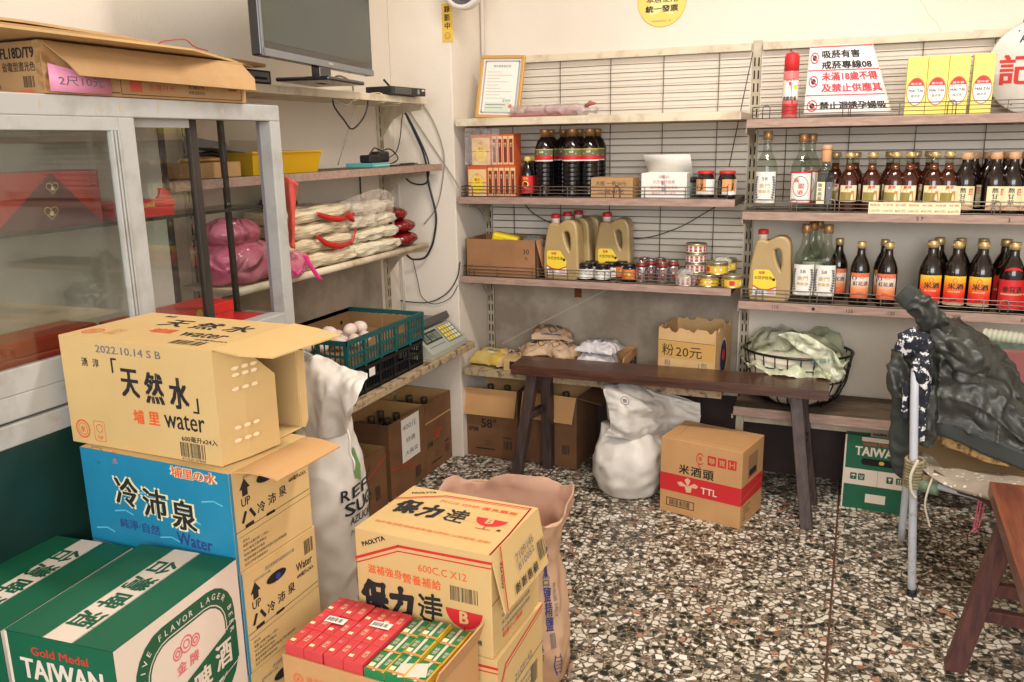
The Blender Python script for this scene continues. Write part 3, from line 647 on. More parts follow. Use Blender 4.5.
pj(575.5, 3.54, .868, 'cooking oil jug second in line, right behind the front left jug')
pj(586, 3.63, .868, 'cooking oil jug furthest back, third in line behind the front left jug')
pj(614.5, 3.55, .868, 'cooking oil jug behind the small black-lidded jars, right of the other three jugs', py=278)
pj(769.5, 3.44, .821, 'cooking oil jug on the lower bottle shelf beside the slotted post', py=297)
# --- soy sauce
def L_soy(l):
    fn = label_band(l, .0405, .155, .200, .055, mat('label_olive_green', (104, 110, 74)), n=22); l.rect(fn, -.055, .155, .055, .172, M_red, .0009, 22); l.poly(fn, [(-.034, .17), (.034, .17), (.02, .182), (.0, .187), (-.02, .182)], M_red, .0012)
    l.rect(fn, -.055, .196, .055, .200, M_goldp, .001, 20); l.line(fn, [(-.045, .172), (-.02, .18), (0, .186), (.02, .18), (.045, .172)], .003, M_cr, .0013); l.text(fn, '金蘭', .0, .188, .009, M_cr, off=.0013); l.rect(fn, -.055, .150, .055, .155, M_white, .001, 20)
pr_s = [(.034, 0), (.039, .004), (.040, .012)]
for k in range(7): z = .02 + k * .018; pr_s += [(.0400, z), (.0378, z + .006), (.0378, z + .01), (.0400, z + .016)]
pr_s += [(.0398, .150), (.0398, .203), (.037, .214), (.028, .234), (.018, .246), (.015, .25)]
protos['soy'] = mk_bottle('soy_sauce_bottle', pr_s, M_soy, [(.014, .246), (.0145, .26)] + [(a, b) for a, b in [(.0178, .2605), (.0178, .279), (.016, .281), (0, .281)]], M_bronze, L_soy)
gs = 'large soy sauce bottles'
for i, x in enumerate((544.5, 572, 589.5)): put('soy', x, 3.44 + (.03 if i == 2 else 0), 1.217, 'large soy sauce bottle with green and red label, %s from left in front' % ords[i], gs, 155)
for i, x in enumerate((551, 563.5, 579.5, 597)): put('soy', x, 3.56 + .03 * (i % 2), 1.217, 'large soy sauce bottle in the back row, %s from left behind the front three' % ords[i], gs, 155)
def L_ss(l):
    fn = label_band(l, .0285, .018, .09, .04, M_red); l.ring(fn, 0, .055, .014, .004, M_yel, .001); l.disc(fn, 0, .055, .009, M_ink, .001); l.text(fn, '醬油', 0, .08, .01, M_yel, off=.001)
protos['ss'] = mk_bottle('soy_sauce_bottle', [(.024, 0), (.0275, .003), (.028, .09), (.026, .11), (.017, .13), (.0115, .145), (.0115, .152)], M_soy, capm(.0135, .15, .17), mat('yellow_cap', (214, 184, 92), .4), L_ss)
put('ss', 527.5, 3.43, 1.217, 'small soy sauce bottle with yellow cap and red label, left of the large soy bottles', 'small soy sauce bottles', 170)
put('ss', 533.5, 3.5, 1.217, 'small soy sauce bottle peeking out behind the yellow-capped one', 'small soy sauce bottles', 170)
# --- boxed medicine powder, orange and cream
M_box_or = mat('box_orange', (206, 96, 56), .45); M_box_cr = mat('box_cream', (232, 196, 140), .5); M_maroon = mat('box_maroon', (128, 46, 34), .5)
def mk_wide(w, d, h):
    t = thing('boxed_soap', 'x', 'box'); m = MB(); m.box(-w / 2, w / 2, 0, d, 0, h, M_box_or, .001); fn = fplane((0, 0, 0), (1, 0, 0), (0, 0, 1))
    m.rect(fn, -w / 2 + .004, .004, w / 2 - .004, h - .014, M_box_cr, .0007); m.disc(fn, 0, h * .40, w * .3, M_yel, .001, 24, 1.3); m.ring(fn, 0, h * .42, w * .36, .002, M_goldp, .0011, sy=1.35); m.ring(fn, 0, h * .72, .006, .0015, M_rink, .0012); m.text(fn, '蜂王', 0, h * .56, .013, M_rink, off=.0013); m.text(fn, '一 一 一', 0, h * .46, .002, M_ink, off=.0013)
    m.build('carton_body', t); return t
def mk_spine(w, d, h):
    t = thing('boxed_soap', 'x', 'box'); m = MB(); m.box(-w / 2, w / 2, 0, d, 0, h, M_box_or, .001); fn = fplane((0, 0, 0), (1, 0, 0), (0, 0, 1))
    m.rect(fn, -w / 2 + .002, .006, w / 2 - .002, h - .008, M_box_cr, .0006); m.rect(fn, -w / 2 + .005, .014, w / 2 - .005, h - .02, M_maroon, .0009); m.ring(fn, 0, .011, .0035, .001, M_rink, .001, 10); m.vtext(fn, '蜂王', 0, h * .7, .008, M_box_cr, off=.0012); m.build('carton_body', t); return t
x0 = ony(470, 190, 3.42).x
W0 = mk_wide(.092, .06, .132); W0.location = (x0 + .046, 3.40, 1.217); W0['label'] = 'orange and cream soap box turned face out, bottom of the stack beside the pillar'; W0['group'] = 'orange soap boxes'
dup(W0, (x0 + .046 + .021, 3.40, 1.3495), 0, 'orange and cream soap box face out under crinkled film, top beside the pillar')
S0 = mk_spine(.0255, .085, .132)
for j in range(5):
    lab = 'thin maroon-spined soap box in the bottom row, %s from left' % ords[j]; p = (x0 + .092 + .0145 + j * .0262, 3.403, 1.217)
    if j == 0: S0.location = p; S0['label'] = lab; S0['group'] = 'orange soap boxes'
    else: dup(S0, p, 0, lab)
for j in range(4): dup(S0, (x0 + .092 + .021 + .0145 + j * .0258, 3.403, 1.3495), 0, 'thin maroon-spined soap box in the top row, %s from left' % ords[j])
# crinkled film bag hanging over the top face-out box
rows = [[ony(px, py, 3.385 + .006 * math.sin(px * 1.1 + py)) for px in (465, 470, 477, 486, 494, 499)] for py in (130, 128.5, 138, 150, 160, 165)]
rows[0] = [ony(px, 131 - 3 * math.sin((px - 465) / 34 * 3.14), 3.40) for px in (466, 470, 477, 486, 494, 498)]
m = MB(); m.sheet(patch(rows, 5, 5, lambda u, v, p: .004 * nz(p, 40)), film('clear_film', (236, 226, 222), .22, .12)); tag(m.build('film_wrap'), 'crinkled clear film wrap hanging over the top orange soap box', 'wrap')
# --- certificate
FR = thing('framed_certificate', 'gold-framed certificate leaning on the wall at the left end of the top shelf', 'certificate', (-1.478, 3.47, 1.547), 0)
fw, fh, tl = .205, .268, -.22
T = Matrix.Translation((0, 0, 0)) @ Matrix.Rotation(tl, 4, 'X') @ Matrix.Rotation(.045, 4, 'Y')
M_frame = mat('frame_gold', (208, 164, 96), .4, .3)
m = MB()
for q in ((-fw / 2, fw / 2, -.016, 0, 0, .014), (-fw / 2, fw / 2, -.016, 0, fh - .014, fh), (-fw / 2, -fw / 2 + .014, -.016, 0, .014, fh - .014), (fw / 2 - .014, fw / 2, -.016, 0, .014, fh - .014)): m.box(*q, M_frame, .002, T)
m.build('frame', FR)
m = MB(); m.box(-fw / 2 + .012, fw / 2 - .012, -.008, -.004, .012, fh - .012, M_white, 0, T)
fn = lambda u, v, off=0: T @ Vector((u, -.008 - off, v))
c = mat('cert_border', (168, 168, 176), .6); m.rrect(fn, -fw / 2 + .024, .024, fw / 2 - .024, fh - .024, .004, .007, c, .0006); m.text(fn, '營利事業登記證', 0, fh - .045, .011, M_gink, bold=0)
R = random.Random(8)
for k in range(9): wd = R.uniform(.05, .12); m.line(fn, [(-.066, fh - .07 - k * .014), (-.066 + wd, fh - .07 - k * .014)], .0018, mat('ink_pale', (176, 160, 150)), .0006)
m.text(fn, '李明芳', .035, .075, .013, M_gink, bold=0); m.rect(fn, -.066, .028, .05, .068, mat('cert_green', (206, 216, 200)), .0005); m.disc(fn, .055, .052, .009, mat('seal_pink', (206, 118, 110)), .0008); m.line(fn, [(-.06, .058), (.03, .058)], .003, M_gink, .0008); m.line(fn, [(-.06, .045), (.02, .045)], .002, M_gink, .0008); m.build('certificate_paper', FR)
# --- pinkish bundle in film
m = MB(); a = ony(514, 110, 3.46); b = ony(585, 108, 3.46); M_pinkp = mat('dusty_pink_paper', (176, 96, 92), .6, rgb2=(150, 74, 74), scale=30, stretch=(.4, 6, 6))
T = Matrix.Translation((a.x + .155, 3.46, 1.5475)) @ Matrix.Rotation(-.02, 4, 'Y')
PB = thing('wrapped_bundle', 'long flat dusty pink bundle in clear film lying on the top shelf', 'bundle', (a.x + .155, 3.46, 1.5475))
m.box(-.155, .12, -.045, .045, 0, .02, M_pinkp, .006); m.box(-.10, .14, -.035, .035, .020, .036, M_pinkp, .006); m.build('paper_pack', PB)
ff = film('clear_film_dusty', (214, 196, 192), .5, .25)
m = MB(); m.loft(blob([((-.160, 0, .022), .002, .03), ((-.15, 0, .022), .026, .05)], 4), ff) if 0 else None
rings = []
for i, x in enumerate([-.165, -.15, -.08, 0, .08, .13, .16, .18, .21]):
    k = [.5, 1, 1, 1.05, 1.1, 1.15, .9, .35, .55][i]
    rings.append([Vector((x, math.cos(t) * .055 * k, .024 + math.sin(t) * .026 * k + .005 * nz((x, math.cos(t), math.sin(t)), 6))) for t in [2 * math.pi * q / 20 for q in range(20)]])
for r in rings:
    for v in r: v.z = max(v.z, .001)
m.loft(rings, ff); m.tube([(.165, -.02, .035), (.19, -.02, .05), (.215, -.03, .048)], [.006, .01, .004], M_pinkp, 8); m.build('film', PB)
# --- small cardboard box & white box, jars on shelf 2
M_card = mat('cardboard', (190, 150, 104), .8, rgb2=(176, 136, 92), scale=5, bump=.05, bscale=20); M_cardd = mat('cardboard_brown', (166, 120, 80), .8, rgb2=(148, 104, 68), scale=6, bump=.05, bscale=20); M_cardi = mat('cardboard_inside', (178, 136, 92), .85)
x0, x1 = ony(591, 190, 3.392).x, ony(632.8, 190, 3.392).x
m = MB(); m.box(x0 + .02, x1, 3.40, 3.56, 1.217, 1.300, M_card, .002) if 0 else m.box(x0, x1, 3.388, 3.50, 1.217, 1.300, M_card, .002); fn = fplane((x0, 3.388, 1.217), (1, 0, 0), (0, 0, 1)); m.text(fn, '大瓶 一瓶50元', .085, .06, .018, M_ink, w=.13, bold=0); m.text(fn, '二瓶90元', .085, .028, .018, M_ink, w=.11, bold=0)
tag(m.build('cardboard_box'), 'low brown box with handwritten price right of the soy sauce bottles', 'box')
x0, x1 = ony(641.3, 190, 3.40).x, ony(686.5, 190, 3.40).x; W = x1 - x0
WB = thing('white_box', 'white box with raised lid and red print on the second shelf', 'box', (x0, 3.40, 1.217)); m = MB()
m.box(0, W, 0, .004, 0, .10, M_white); m.box(0, W, .116, .12, 0, .10, M_white); m.box(0, .004, .004, .116, 0, .10, M_white); m.box(W - .004, W, .004, .116, 0, .10, M_white); m.box(.004, W - .004, .004, .116, 0, .08, M_white)
fn = fplane((0, 0, 0), (1, 0, 0), (0, 0, 1))
M_pr = mat('print_pink', (214, 120, 116), .7); m.text(fn, '特製 純', W / 2, .086, .012, M_pr, bold=0); m.text(fn, '天然麥芽糖膏', W / 2, .066, .014, M_pr, bold=0); m.text(fn, '漢方養生健康食品', W / 2, .044, .013, M_pr, bold=0); m.text(fn, '美味可口 老少咸宜', W / 2, .022, .011, M_pr, bold=0)
m.vtext(fn, '牛軋糖', W / 2, .084, .02, M_gink, bold=0, off=.0012); m.build('box_body', WB)
m = MB(); m.sheet([[(-.004, .118, .10), (W + .002, .118, .10)], [(-.008, .10, .14), (W - .002, .10, .14)], [(-.012, .075, .172), (W - .004, .075, .172)]], M_white, .002); m.build('lid', WB)
M_jar = mat('jar_black', (32, 24, 26), .15, coat=.4)
def mk_jar(r, h, lidm, body, lab, nm='glass_jar', lh=.012):
    t = thing(nm, 'x', 'jar'); b = MB(); b.lathe([(r * .86, 0), (r * .97, .003), (r, .01), (r, h * .68), (r * .9, h * .8), (r * .78, h - lh), (r * .78, h - lh * .6)], body, 26); b.build('jar_body', t)
    c = MB(); c.lathe([(r * .86, h - lh), (r * .88, h - lh + .001), (r * .88, h - .002), (r * .82, h), (0, h)], lidm, 26); c.build('lid', t); l = MB(); lab(l); l.build('paper_label', t); return t
def L_jar(l):
    fn = label_band(l, .036, .016, .076, .05, M_white); l.rect(fn, -.05, .03, .008, .076, mat('label_peachy', (222, 158, 100)), .0009, 12); l.disc(fn, -.018, .045, .014, M_ink, .0012, 9); l.vtext(fn, '豆腐乳', -.008, .07, .012, M_ink, off=.0013); l.barcode(fn, .016, .03, .02, .03, M_gink, 8)
t = mk_jar(.0355, .108, M_red, M_jar, L_jar); t.location = (ony(705.5, 185, 3.44).x, 3.44, 1.217); t['label'] = 'dark glass jar with red lid, left one of two by the slotted post'; t['group'] = 'red-lidded jars'; t['category'] = 'jar'
dup(t, (ony(727, 185, 3.44).x, 3.44, 1.217), 1.0, 'dark glass jar with red lid and white label turned sideways, by the post')
m = MB(); a = ony(690, 190, 3.50).x; m.lathe([(.026, 0), (.028, .004), (.028, .075), (.024, .08), (0, .08)], mat('teal_tin', (70, 92, 86), .4), 22, (a, 3.50, 1.217)); m.lathe([(.0285, .06), (.0285, .082), (0, .082)], M_ink, 22, (a, 3.5, 1.217)); tag(m.build('tin'), 'dark green tin between the white box and the red-lidded jars', 'tin')
# --- shelf 3 goods
x0, x1 = ony(467, 260, 3.41).x, ony(537, 260, 3.41).x; W = x1 - x0
CB3 = thing('cardboard_box', 'plain brown open box marked 30 at the left end of the middle shelf', 'box', (x0, 3.40, .868)); m = MB()
for q in ((0, W, 0, .004, 0, .165), (0, W, .216, .22, 0, .165), (0, .004, 0, .22, 0, .165), (W - .004, W, 0, .22, 0, .165), (0, W, 0, .22, 0, .004)): m.box(*q, M_cardd)
fn = fplane((0, 0, 0), (1, 0, 0), (0, 0, 1)); m.text(fn, '30', W * .86, .115, .022, M_ink, bold=0); m.text(fn, '元', W * .86, .085, .015, M_ink, bold=0); m.build('box_body', CB3)
m = MB(); m.sheet([[(W, .0, .165), (W, .224, .165)], [(W + .03, .0, .05), (W + .02, .224, .05)]], M_cardd, .003); m.build('flap', CB3)
m = MB(); c = ony(504, 235, 3.45); T = Matrix.Translation((c.x, 3.47, 1.025)) @ Matrix.Rotation(.22, 4, 'Y') @ Matrix.Rotation(.15, 4, 'Z')
m.box(-.06, .06, -.03, .04, -.03, .026, mat('yellow_plastic_pack', (234, 206, 40), .3, bump=.3, bscale=30), .012, T); fn = lambda u, v, off=0: T @ Vector((u, -.0305 - off, v)); m.text(fn, '鮮味炒手', 0, -.012, .012, M_ink, bold=0, w=.09); m.text(fn, '一', 0, .008, .001, M_rink)
tag(m.build('snack_pack'), 'bright yellow plastic pack sticking out of the plain brown box', 'pack')
m = MB(); c = ony(532, 237, 3.48)
m.loft(blob([((c.x, 3.49, .94), .05, .05), ((c.x, 3.49, .99), .055, .055), ((c.x + .004, 3.49, 1.02), .052, .05), ((c.x, 3.49, 1.04), .03, .03)], 20, 3, .008, 20), mat('silver_foil', (190, 186, 184), .22, .7, bump=.4, bscale=30)); tag(m.build('foil_pack'), 'crumpled silver foil pack beside the yellow pack in the brown box', 'pack')
def L_j2(l):
    fn = label_band(l, .0335, .012, .052, .06, M_white, n=20)
    for s in (-.036, 0, .036): l.text(fn, '花瓜脆', s, .04, .009, M_gink, off=.001, bold=0); l.line(fn, [(s - .014, .027), (s + .014, .027)], .002, M_gink, .001); l.line(fn, [(s - .014, .02), (s + .01, .02)], .002, M_gink, .001)
M_blk = mat('black_lid', (30, 26, 30), .3)
t = mk_jar(.033, .074, M_blk, M_jar, L_j2, lh=.014); t['group'] = 'small black-lidded jars'; t['label'] = 'small black-lidded jar with white label, first from left in the front row'; t.location = (ony(586, 285, 3.42).x, 3.42, .868)
for px, Y, lab in ((602.5, 3.42, 'second from left in the front row'), (592, 3.49, 'back row, behind the first one'), (611, 3.49, 'back row, behind the second one')): dup(t, (ony(px, 285, Y).x, Y, .868), .3, 'small black-lidded jar with white label, ' + lab)
def L_j3(l): fn = label_band(l, .029, .014, .056, .05, M_or, n=18); l.disc(fn, 0, .036, .012, M_yel, .001); l.poly(fn, [(-.02, .02), (.02, .02), (.0, .05)], M_ink, .0012)
t = mk_jar(.0285, .078, M_blk, M_jar, L_j3, lh=.014); t['group'] = 'orange-labelled jars'; t['label'] = 'small dark jar with orange label, front one beside the silver cans'; t.location = (ony(629, 286, 3.43).x, 3.43, .868)
dup(t, (ony(621.5, 285, 3.49).x, 3.49, .868), .4, 'small dark jar with orange label, behind and left of its twin')
M_can = mat('can_silver', (200, 198, 196), .22, .85); M_canr = mat('can_maroon', (130, 52, 48), .35, .3)
t = thing('drink_can', 'silver drink can, first from left in the front row of cans', 'can', (ony(641, 285, 3.42).x, 3.42, .868), 0, 'silver drink cans')
m = MB(); m.lathe([(.019, 0), (.023, .005), (.024, .01), (.024, .068), (.0236, .07)], M_can, 24); fn = fcyl(.024)
for s in (-.03, 0, .03): m.rect(fn, s - .007, .014, s + .007, .062, M_canr, .0004, 3); m.vtext(fn, '八寶', s, .052, .009, M_white, off=.0008)
m.build('can_body', t); m = MB(); m.lathe([(.0242, .068), (.0244, .076), (.0205, .086)], M_canr, 24); m.lathe([(.0205, .086), (.022, .089), (.021, .0905), (.019, .088), (0, .087)], M_can, 24); m.lathe([(.0212, .0885), (.0195, .09), (.018, .087), (0, .087)], M_can, 24); m.build('can_top', t)
for px, Y, lab in ((662, 3.425, 'second from left in the front row of cans'), (650.5, 3.48, 'in the back row between the two front cans'), (672.5, 3.48, 'in the back row, rightmost of the back row cans'), (660, 3.545, 'furthest back in the middle of the can cluster'), (644, 3.545, 'furthest back at the left of the can cluster')):
    dup(t, (ony(px, 284, Y).x, Y, .868), .3, 'silver drink can, ' + lab)
def mk_tin(r, h, M, lf, lab, grp, loc, rz=0):
    t = thing('food_tin', lab, 'tin', loc, rz, grp); m = MB(); m.lathe([(r * .97, 0), (r, .002), (r, .004), (r * .975, .006), (r * .975, h - .006), (r, h - .004), (r, h - .001), (r * .95, h), (r * .94, h - .003), (0, h - .003)], M, 28); m.build('tin_body', t)
    l = MB(); lf(l, fcyl(r * .975)); l.build('paper_label', t); return t
M_tinm = mat('tin_metal', (200, 190, 160), .3, .8); M_ylw = mat('tin_yellow', (226, 186, 62), .35)
def L_fish(l, fn):
    l.rect(fn, -.10, .007, .10, .035, M_ylw, .0005, 36); l.poly(fn, [(-.018, .02), (-.004, .027), (.014, .024), (.02, .028), (.02, .016), (.014, .018), (-.004, .014)], M_white, .0009); l.line(fn, [(-.016, .021), (.014, .021)], .003, M_gink, .0012); l.rect(fn, -.05, .012, -.03, .03, M_red, .0008, 4)
def L_pk(l, fn):
    l.rect(fn, -.10, .006, .10, .034, M_white, .0005, 36)
    for k in range(7): l.rect(fn, -.07 + k * .02, .008, -.058 + k * .02, .032, mat('magenta_print', (176, 70, 92)), .0008, 2); l.text(fn, '土豆', -.064 + k * .02, .02, .007, M_white, off=.001)
    l.rect(fn, -.10, .030, .10, .034, M_goldp, .0009, 30)
z = .868; Rr = .043
yt = mk_tin(Rr, .050, M_tinm, L_fish, 'yellow fish tin in the bottom layer, left of the round one by the post', 'yellow fish tins', (ony(708, 290, 3.425).x, 3.425, z))
dup(yt, (ony(731.5, 292, 3.425).x, 3.425, z), 1.1, 'yellow fish tin at the shelf end in the bottom layer, nearest the post')
dup(yt, (ony(717, 275, 3.43).x, 3.43, z + .0505), .1, 'yellow fish tin resting on top of the two bottom tins'); dup(yt, (ony(726, 272, 3.53).x, 3.53, z + .0505), .5, 'yellow fish tin on the upper layer, behind the topmost front one')
dup(yt, (ony(724, 290, 3.53).x, 3.53, z), .5, 'yellow fish tin in the bottom layer, hidden behind the front tins')
pt = mk_tin(Rr, .040, M_tinm, L_pk, 'pink and white peanut tin in front, beside the silver cans', 'pink and white peanut tins', (ony(685.5, 290, 3.42).x, 3.42, z))
for k in range(3): dup(pt, (ony(695, 290, 3.515).x, 3.515, z + .0405 * (k)), .4 * k, 'pink and white peanut tin in the tall stack, %s from the bottom' % ords[k])
dup(pt, (ony(695, 290, 3.515).x, 3.515, z + .0405 * 3), .2, 'pink and white peanut tin topmost in the tall stack')
m = MB(); x = ony(685.5, 280, 3.42).x
m.loft([[Vector((x + math.cos(t) * r * (1 + .05 * nz((t, zz * 20, 0), 2)), 3.42 + math.sin(t) * r, z + zz)) for t in [2 * math.pi * q / 22 for q in range(22)]] for r, zz in ((.0445, .002), (.045, .042), (.036, .050), (.03, .062), (.018, .066))], film('shrink_film', (226, 214, 210), .35, .15)); tag(m.build('shrink_wrap'), 'torn clear shrink wrap bunched on the front pink and white tin', 'wrap')
m = MB(); x = ony(722, 262, 3.49).x; m.loft(blob([((x, 3.49, z + .087), .035, .03), ((x, 3.49, z + .10), .036, .03), ((x, 3.49, z + .112), .02, .015)], 18, 3, .008, 30), film('shrink_film2', (210, 206, 200), .45, .15)); tag(m.build('plastic_bag'), 'small crumpled clear bag lying on the yellow fish tins', 'bag')
# drooping cable and leaning cord
M_cord = mat('cord_dark', (58, 54, 50), .5); M_cordg = mat('cord_grey', (150, 142, 128), .6)
m = MB(); Y = 3.66; m.tube(catmull([ony(*p, Y) for p in ((524, 203), (533, 213), (551, 223), (580, 234), (620, 238.5), (650, 237), (680, 227), (705, 213), (718, 205))], 5), .0024, M_cord, 6); tag(m.build('hanging_cable'), 'dark cable drooping behind the oil jugs in front of the wire grid', 'cable')
m = MB(); m.tube([ony(753, 52, 3.62), ony(742, 104, 3.62), ony(729, 167, 3.62)], .0022, M_cord, 6); tag(m.build('display_string'), 'thin straight cord leaning across the grid left of the slotted post', 'cord')
# --- top right shelf: spray can, no-smoking banner, four yellow boxes, round sign
SP = thing('spray_can', 'red aerosol spray can at the left end of the top right shelf', 'spray can', (ony(789, 117, 3.45).x, 3.45, 1.515)); m = MB()
m.lathe([(.026, 0), (.0275, .003), (.0275, .165), (.026, .172), (.022, .178)], mat('can_pink', (222, 120, 118), .35), 24); fn = fcyl(.0275); m.rect(fn, -.04, .07, .04, .14, M_white, .0005, 14); m.rect(fn, -.04, .02, .04, .055, M_red, .0005, 14); m.line(fn, [(-.016, .02), (0, .13), (.016, .02)], .008, M_red, .001); m.text(fn, '噴霧殺蟲', 0, .075, .014, M_ink, w=.05, off=.0014); m.text(fn, 'ANTI', .0, .14, .01, M_rink, off=.001); m.disc(fn, .02, .115, .008, M_yel, .001); m.build('can_body', SP)
m = MB(); m.lathe([(.0235, .172), (.027, .174), (.0265, .225), (.022, .237), (0, .238)], M_red, 24); m.box(-.006, .006, -.02, .0, .228, .242, M_red, .002); m.build('cap', SP)
# banner: printed sheet curling at the right
M_ban = mat('banner_white', (238, 232, 226), .5)
def bsurf(u, v, off=0):
    top = (810, 46); tr = (873, 43); bl = (803.5, 115); br = (892, 113)
    x0 = top[0] + (bl[0] - top[0]) * v; y0 = top[1] + (bl[1] - top[1]) * v; x1 = tr[0] + (br[0] - tr[0]) * v; y1 = tr[1] + (br[1] - tr[1]) * v
    Y = 3.54 - .08 * v + .035 * u * u + .012 * math.sin(u * 5) * v
    p = ony(x0 + (x1 - x0) * u, y0 + (y1 - y0) * u, Y); p.y -= off; return p
m = MB(); m.sheet([[bsurf(i / 16, j / 12) for i in range(17)] for j in range(13)], M_ban, .0015)
bf = lambda u, v, off=0: bsurf(u, 1 - v, off + .002)
def bt(s, u, v, h, w, M): m.text(bf, s, u, v, h, M, w=w, off=.001, bold=.035, align='l')
M_bred = mat('banner_red', (206, 54, 70), .6)
for v in (.985, .645, .285): m.rect(bf, .01, v - .012, .99 if v > .3 else .98, v + .002, M_bred, .001, 12)
bt('吸菸有害', .20, .87, .11, .56, M_ink); bt('戒菸專線08', .20, .715, .11, .70, M_ink); bt('未滿18歲不得', .20, .55, .12, .74, M_bred); bt('及禁止供應其', .20, .385, .12, .76, M_bred); bt('禁止迴誘孕婦吸', .18, .13, .11, .78, M_ink)
for v in (.82, .48, .13): m.ring(bf, .09, v, .062, .012, M_bred, .001, sy=1.35); m.disc(bf, .09, v, .032, M_ink, .001, 10, 1.3); m.line(bf, [(.05, v + .05), (.13, v - .05)], .014, M_bred, .0016)
tag(m.build('no_smoking_banner'), 'white no-smoking warning sheet with black and red characters on the top right shelf', 'banner')
# yellow medicine boxes
M_ybox = mat('yellow_box', (244, 226, 100), .4)
t = thing('tea_box', 'x', 'box'); bw, bh, bd = .0655, .205, .055; m = MB(); m.box(-bw / 2, bw / 2, 0, bd, 0, bh, M_ybox, .001); fn = fplane((0, 0, 0), (1, 0, 0), (0, 0, 1)); n = 28
M_brn = mat('oval_brown', (196, 112, 64), .5); ov = [(.031 * math.cos(2 * math.pi * i / n), .085 + .049 * math.sin(2 * math.pi * i / n)) for i in range(n)]
m.poly(fn, ov, M_brn, .0005); m.poly(fn, [(a * .9, .085 + (b - .085) * .93) for a, b in ov], M_white, .0009); m.poly(fn, [(a * .9, .085 + (b - .085) * .93) for a, b in ov if b > .096], M_red, .0012)
m.text(fn, '萬年春', 0, .112, .008, M_white, w=.036, off=.0016, bold=.0); m.text(fn, 'MAI TAI', 0, .088, .009, M_ink, w=.046, off=.0016); m.text(fn, '龍井茶', 0, .070, .010, M_gink, w=.03, off=.0016, bold=0)
m.line(fn, [(-bw / 2, bh - .016), (bw / 2, bh - .014)], .001, M_goldp, .0006); m.line(fn, [(-bw / 2, bh - .022), (bw / 2, bh - .022)], .001, M_goldp, .0006); m.build('carton_body', t)
xs = [915, 935, 955, 980]; t.location = (ony(xs[0], 100, 3.47).x, 3.47, 1.515); t['label'] = 'tall yellow box with red-topped oval, leftmost of the four'; t['group'] = 'tall yellow boxes'
for i, l in ((1, 'second of the four from the left'), (2, 'third of the four, just left of the gap')): dup(t, (t.location.x + .067 * i, 3.47, 1.515), 0, 'tall yellow box with red-topped oval, ' + l)
dup(t, (t.location.x + .067 * 3 + .009, 3.465, 1.515), 0, 'tall yellow box with red-topped oval standing apart beside the round sign')
# round sign
RS = thing('round_sign', 'round white enamel sign with red and blue characters at the top right corner', 'sign', (.548, 3.60, 1.675)); m = MB()
M_en = mat('enamel_white', (222, 216, 208), .4, rgb2=(204, 194, 182), scale=9); m.lathe([(0, 0), (.16, 0), (.166, .004), (.160, .010), (0, .008)], M_en, 48, T=Matrix.Rotation(math.pi / 2, 4, 'X'))
fn = fplane((0, -.0085, 0), (1, 0, 0), (0, 0, 1)); m.text(fn, '記', -.07, -.005, .10, M_rink, bold=.03, off=.003); m.text(fn, 'ABC', -.03, .10, .028, M_blue, off=.003)
for a in range(0, 360, 40): m.disc(fn, .145 * math.cos(math.radians(a)), .145 * math.sin(math.radians(a)), .003, mat('rivet', (110, 90, 76)), .003, 8)
m.build('sign_plate', RS); m = MB(); m.tube([(-.06, .0, .150), (-.058, -.004, .17), (-.05, .0, .18)], .004, M_wire, 6); m.build('hook', RS)
# posters on walls
m = MB(); c = ony(662, 1, BY); T = Matrix.Translation((c.x, BY - .002, c.z)); fn = fplane((c.x, BY - .001, c.z), (1, 0, 0), (0, 0, 1)); r = .103
m.disc(fn, 0, 0, r, mat('sticker_yellow', (236, 208, 110), .4), .0006, 40); m.ring(fn, 0, 0, r, .003, M_goldp, .001, 40); m.poly(fn, [(-.05, -.055), (-.02, -.05), (0, -.035), (.02, -.05), (.05, -.055), (.05, .02), (-.05, .02)], mat('sticker_pale', (240, 224, 150), .4), .001)
m.text(fn, '本店使用', 0, .006, .024, M_ink, w=.13, off=.0014); m.text(fn, '統一發票', 0, -.030, .026, M_ink, w=.135, off=.0014, bold=.04); m.text(fn, '財政部國稅局 · 製', 0, -.078, .007, M_brn, w=.08, off=.0014, bold=0)
tag(m.build('round_sticker'), 'round yellow sticker with black characters on the back wall', 'sticker')
m = MB(); a, b = ony(441.5, 4, PY), ony(452.5, 42, PY); fn = fplane((a.x, PY - .001, b.z), (1, 0, 0), (0, 0, 1)); W = b.x - a.x + .004; H = a.z - b.z
m.rect(fn, 0, 0, W, H, mat('sticker_amber', (226, 186, 74), .5), .0006); m.vtext(fn, '錄影中', W / 2, H - .022, .026, M_ink, step=.033, off=.001, bold=.03); m.ring(fn, W / 2, .026, .013, .0016, M_ink, .001)
for s in (-.004, .004): m.disc(fn, W / 2 + s, .028, .0015, M_ink, .001, 8)
m.ring(fn, W / 2, .026, .006, .001, M_ink, .001, 10, 1, math.pi * 1.15, math.pi * 1.85)
tag(m.build('wall_sticker'), 'narrow amber sticker with three black characters and smiling face on the pillar', 'sticker')
# camera dome / clock at the top edge of the pillar
CL = thing('wall_clock', 'white round-rimmed wall device at the top of the pillar edge', 'clock', ony(467, -11, PY - .02)); m = MB(); RX = Matrix.Rotation(math.pi / 2, 4, 'X')
m.lathe([(.075, 0), (.085, .012), (.086, .05), (.074, .058), (.066, .05), (0, .048)], mat('clock_white', (224, 216, 206), .4), 40, T=RX); m.build('rim', CL); m = MB(); m.lathe([(.066, .0505), (.0, .0505)], mat('clock_face', (206, 202, 196), .3), 32, T=RX); m.lathe([(.067, .051), (.065, .052), (.064, .0505)], M_gink, 32, T=RX); m.box(-.002, .002, -.054, -.052, -.05, 0, M_ink); m.build('dial', CL)
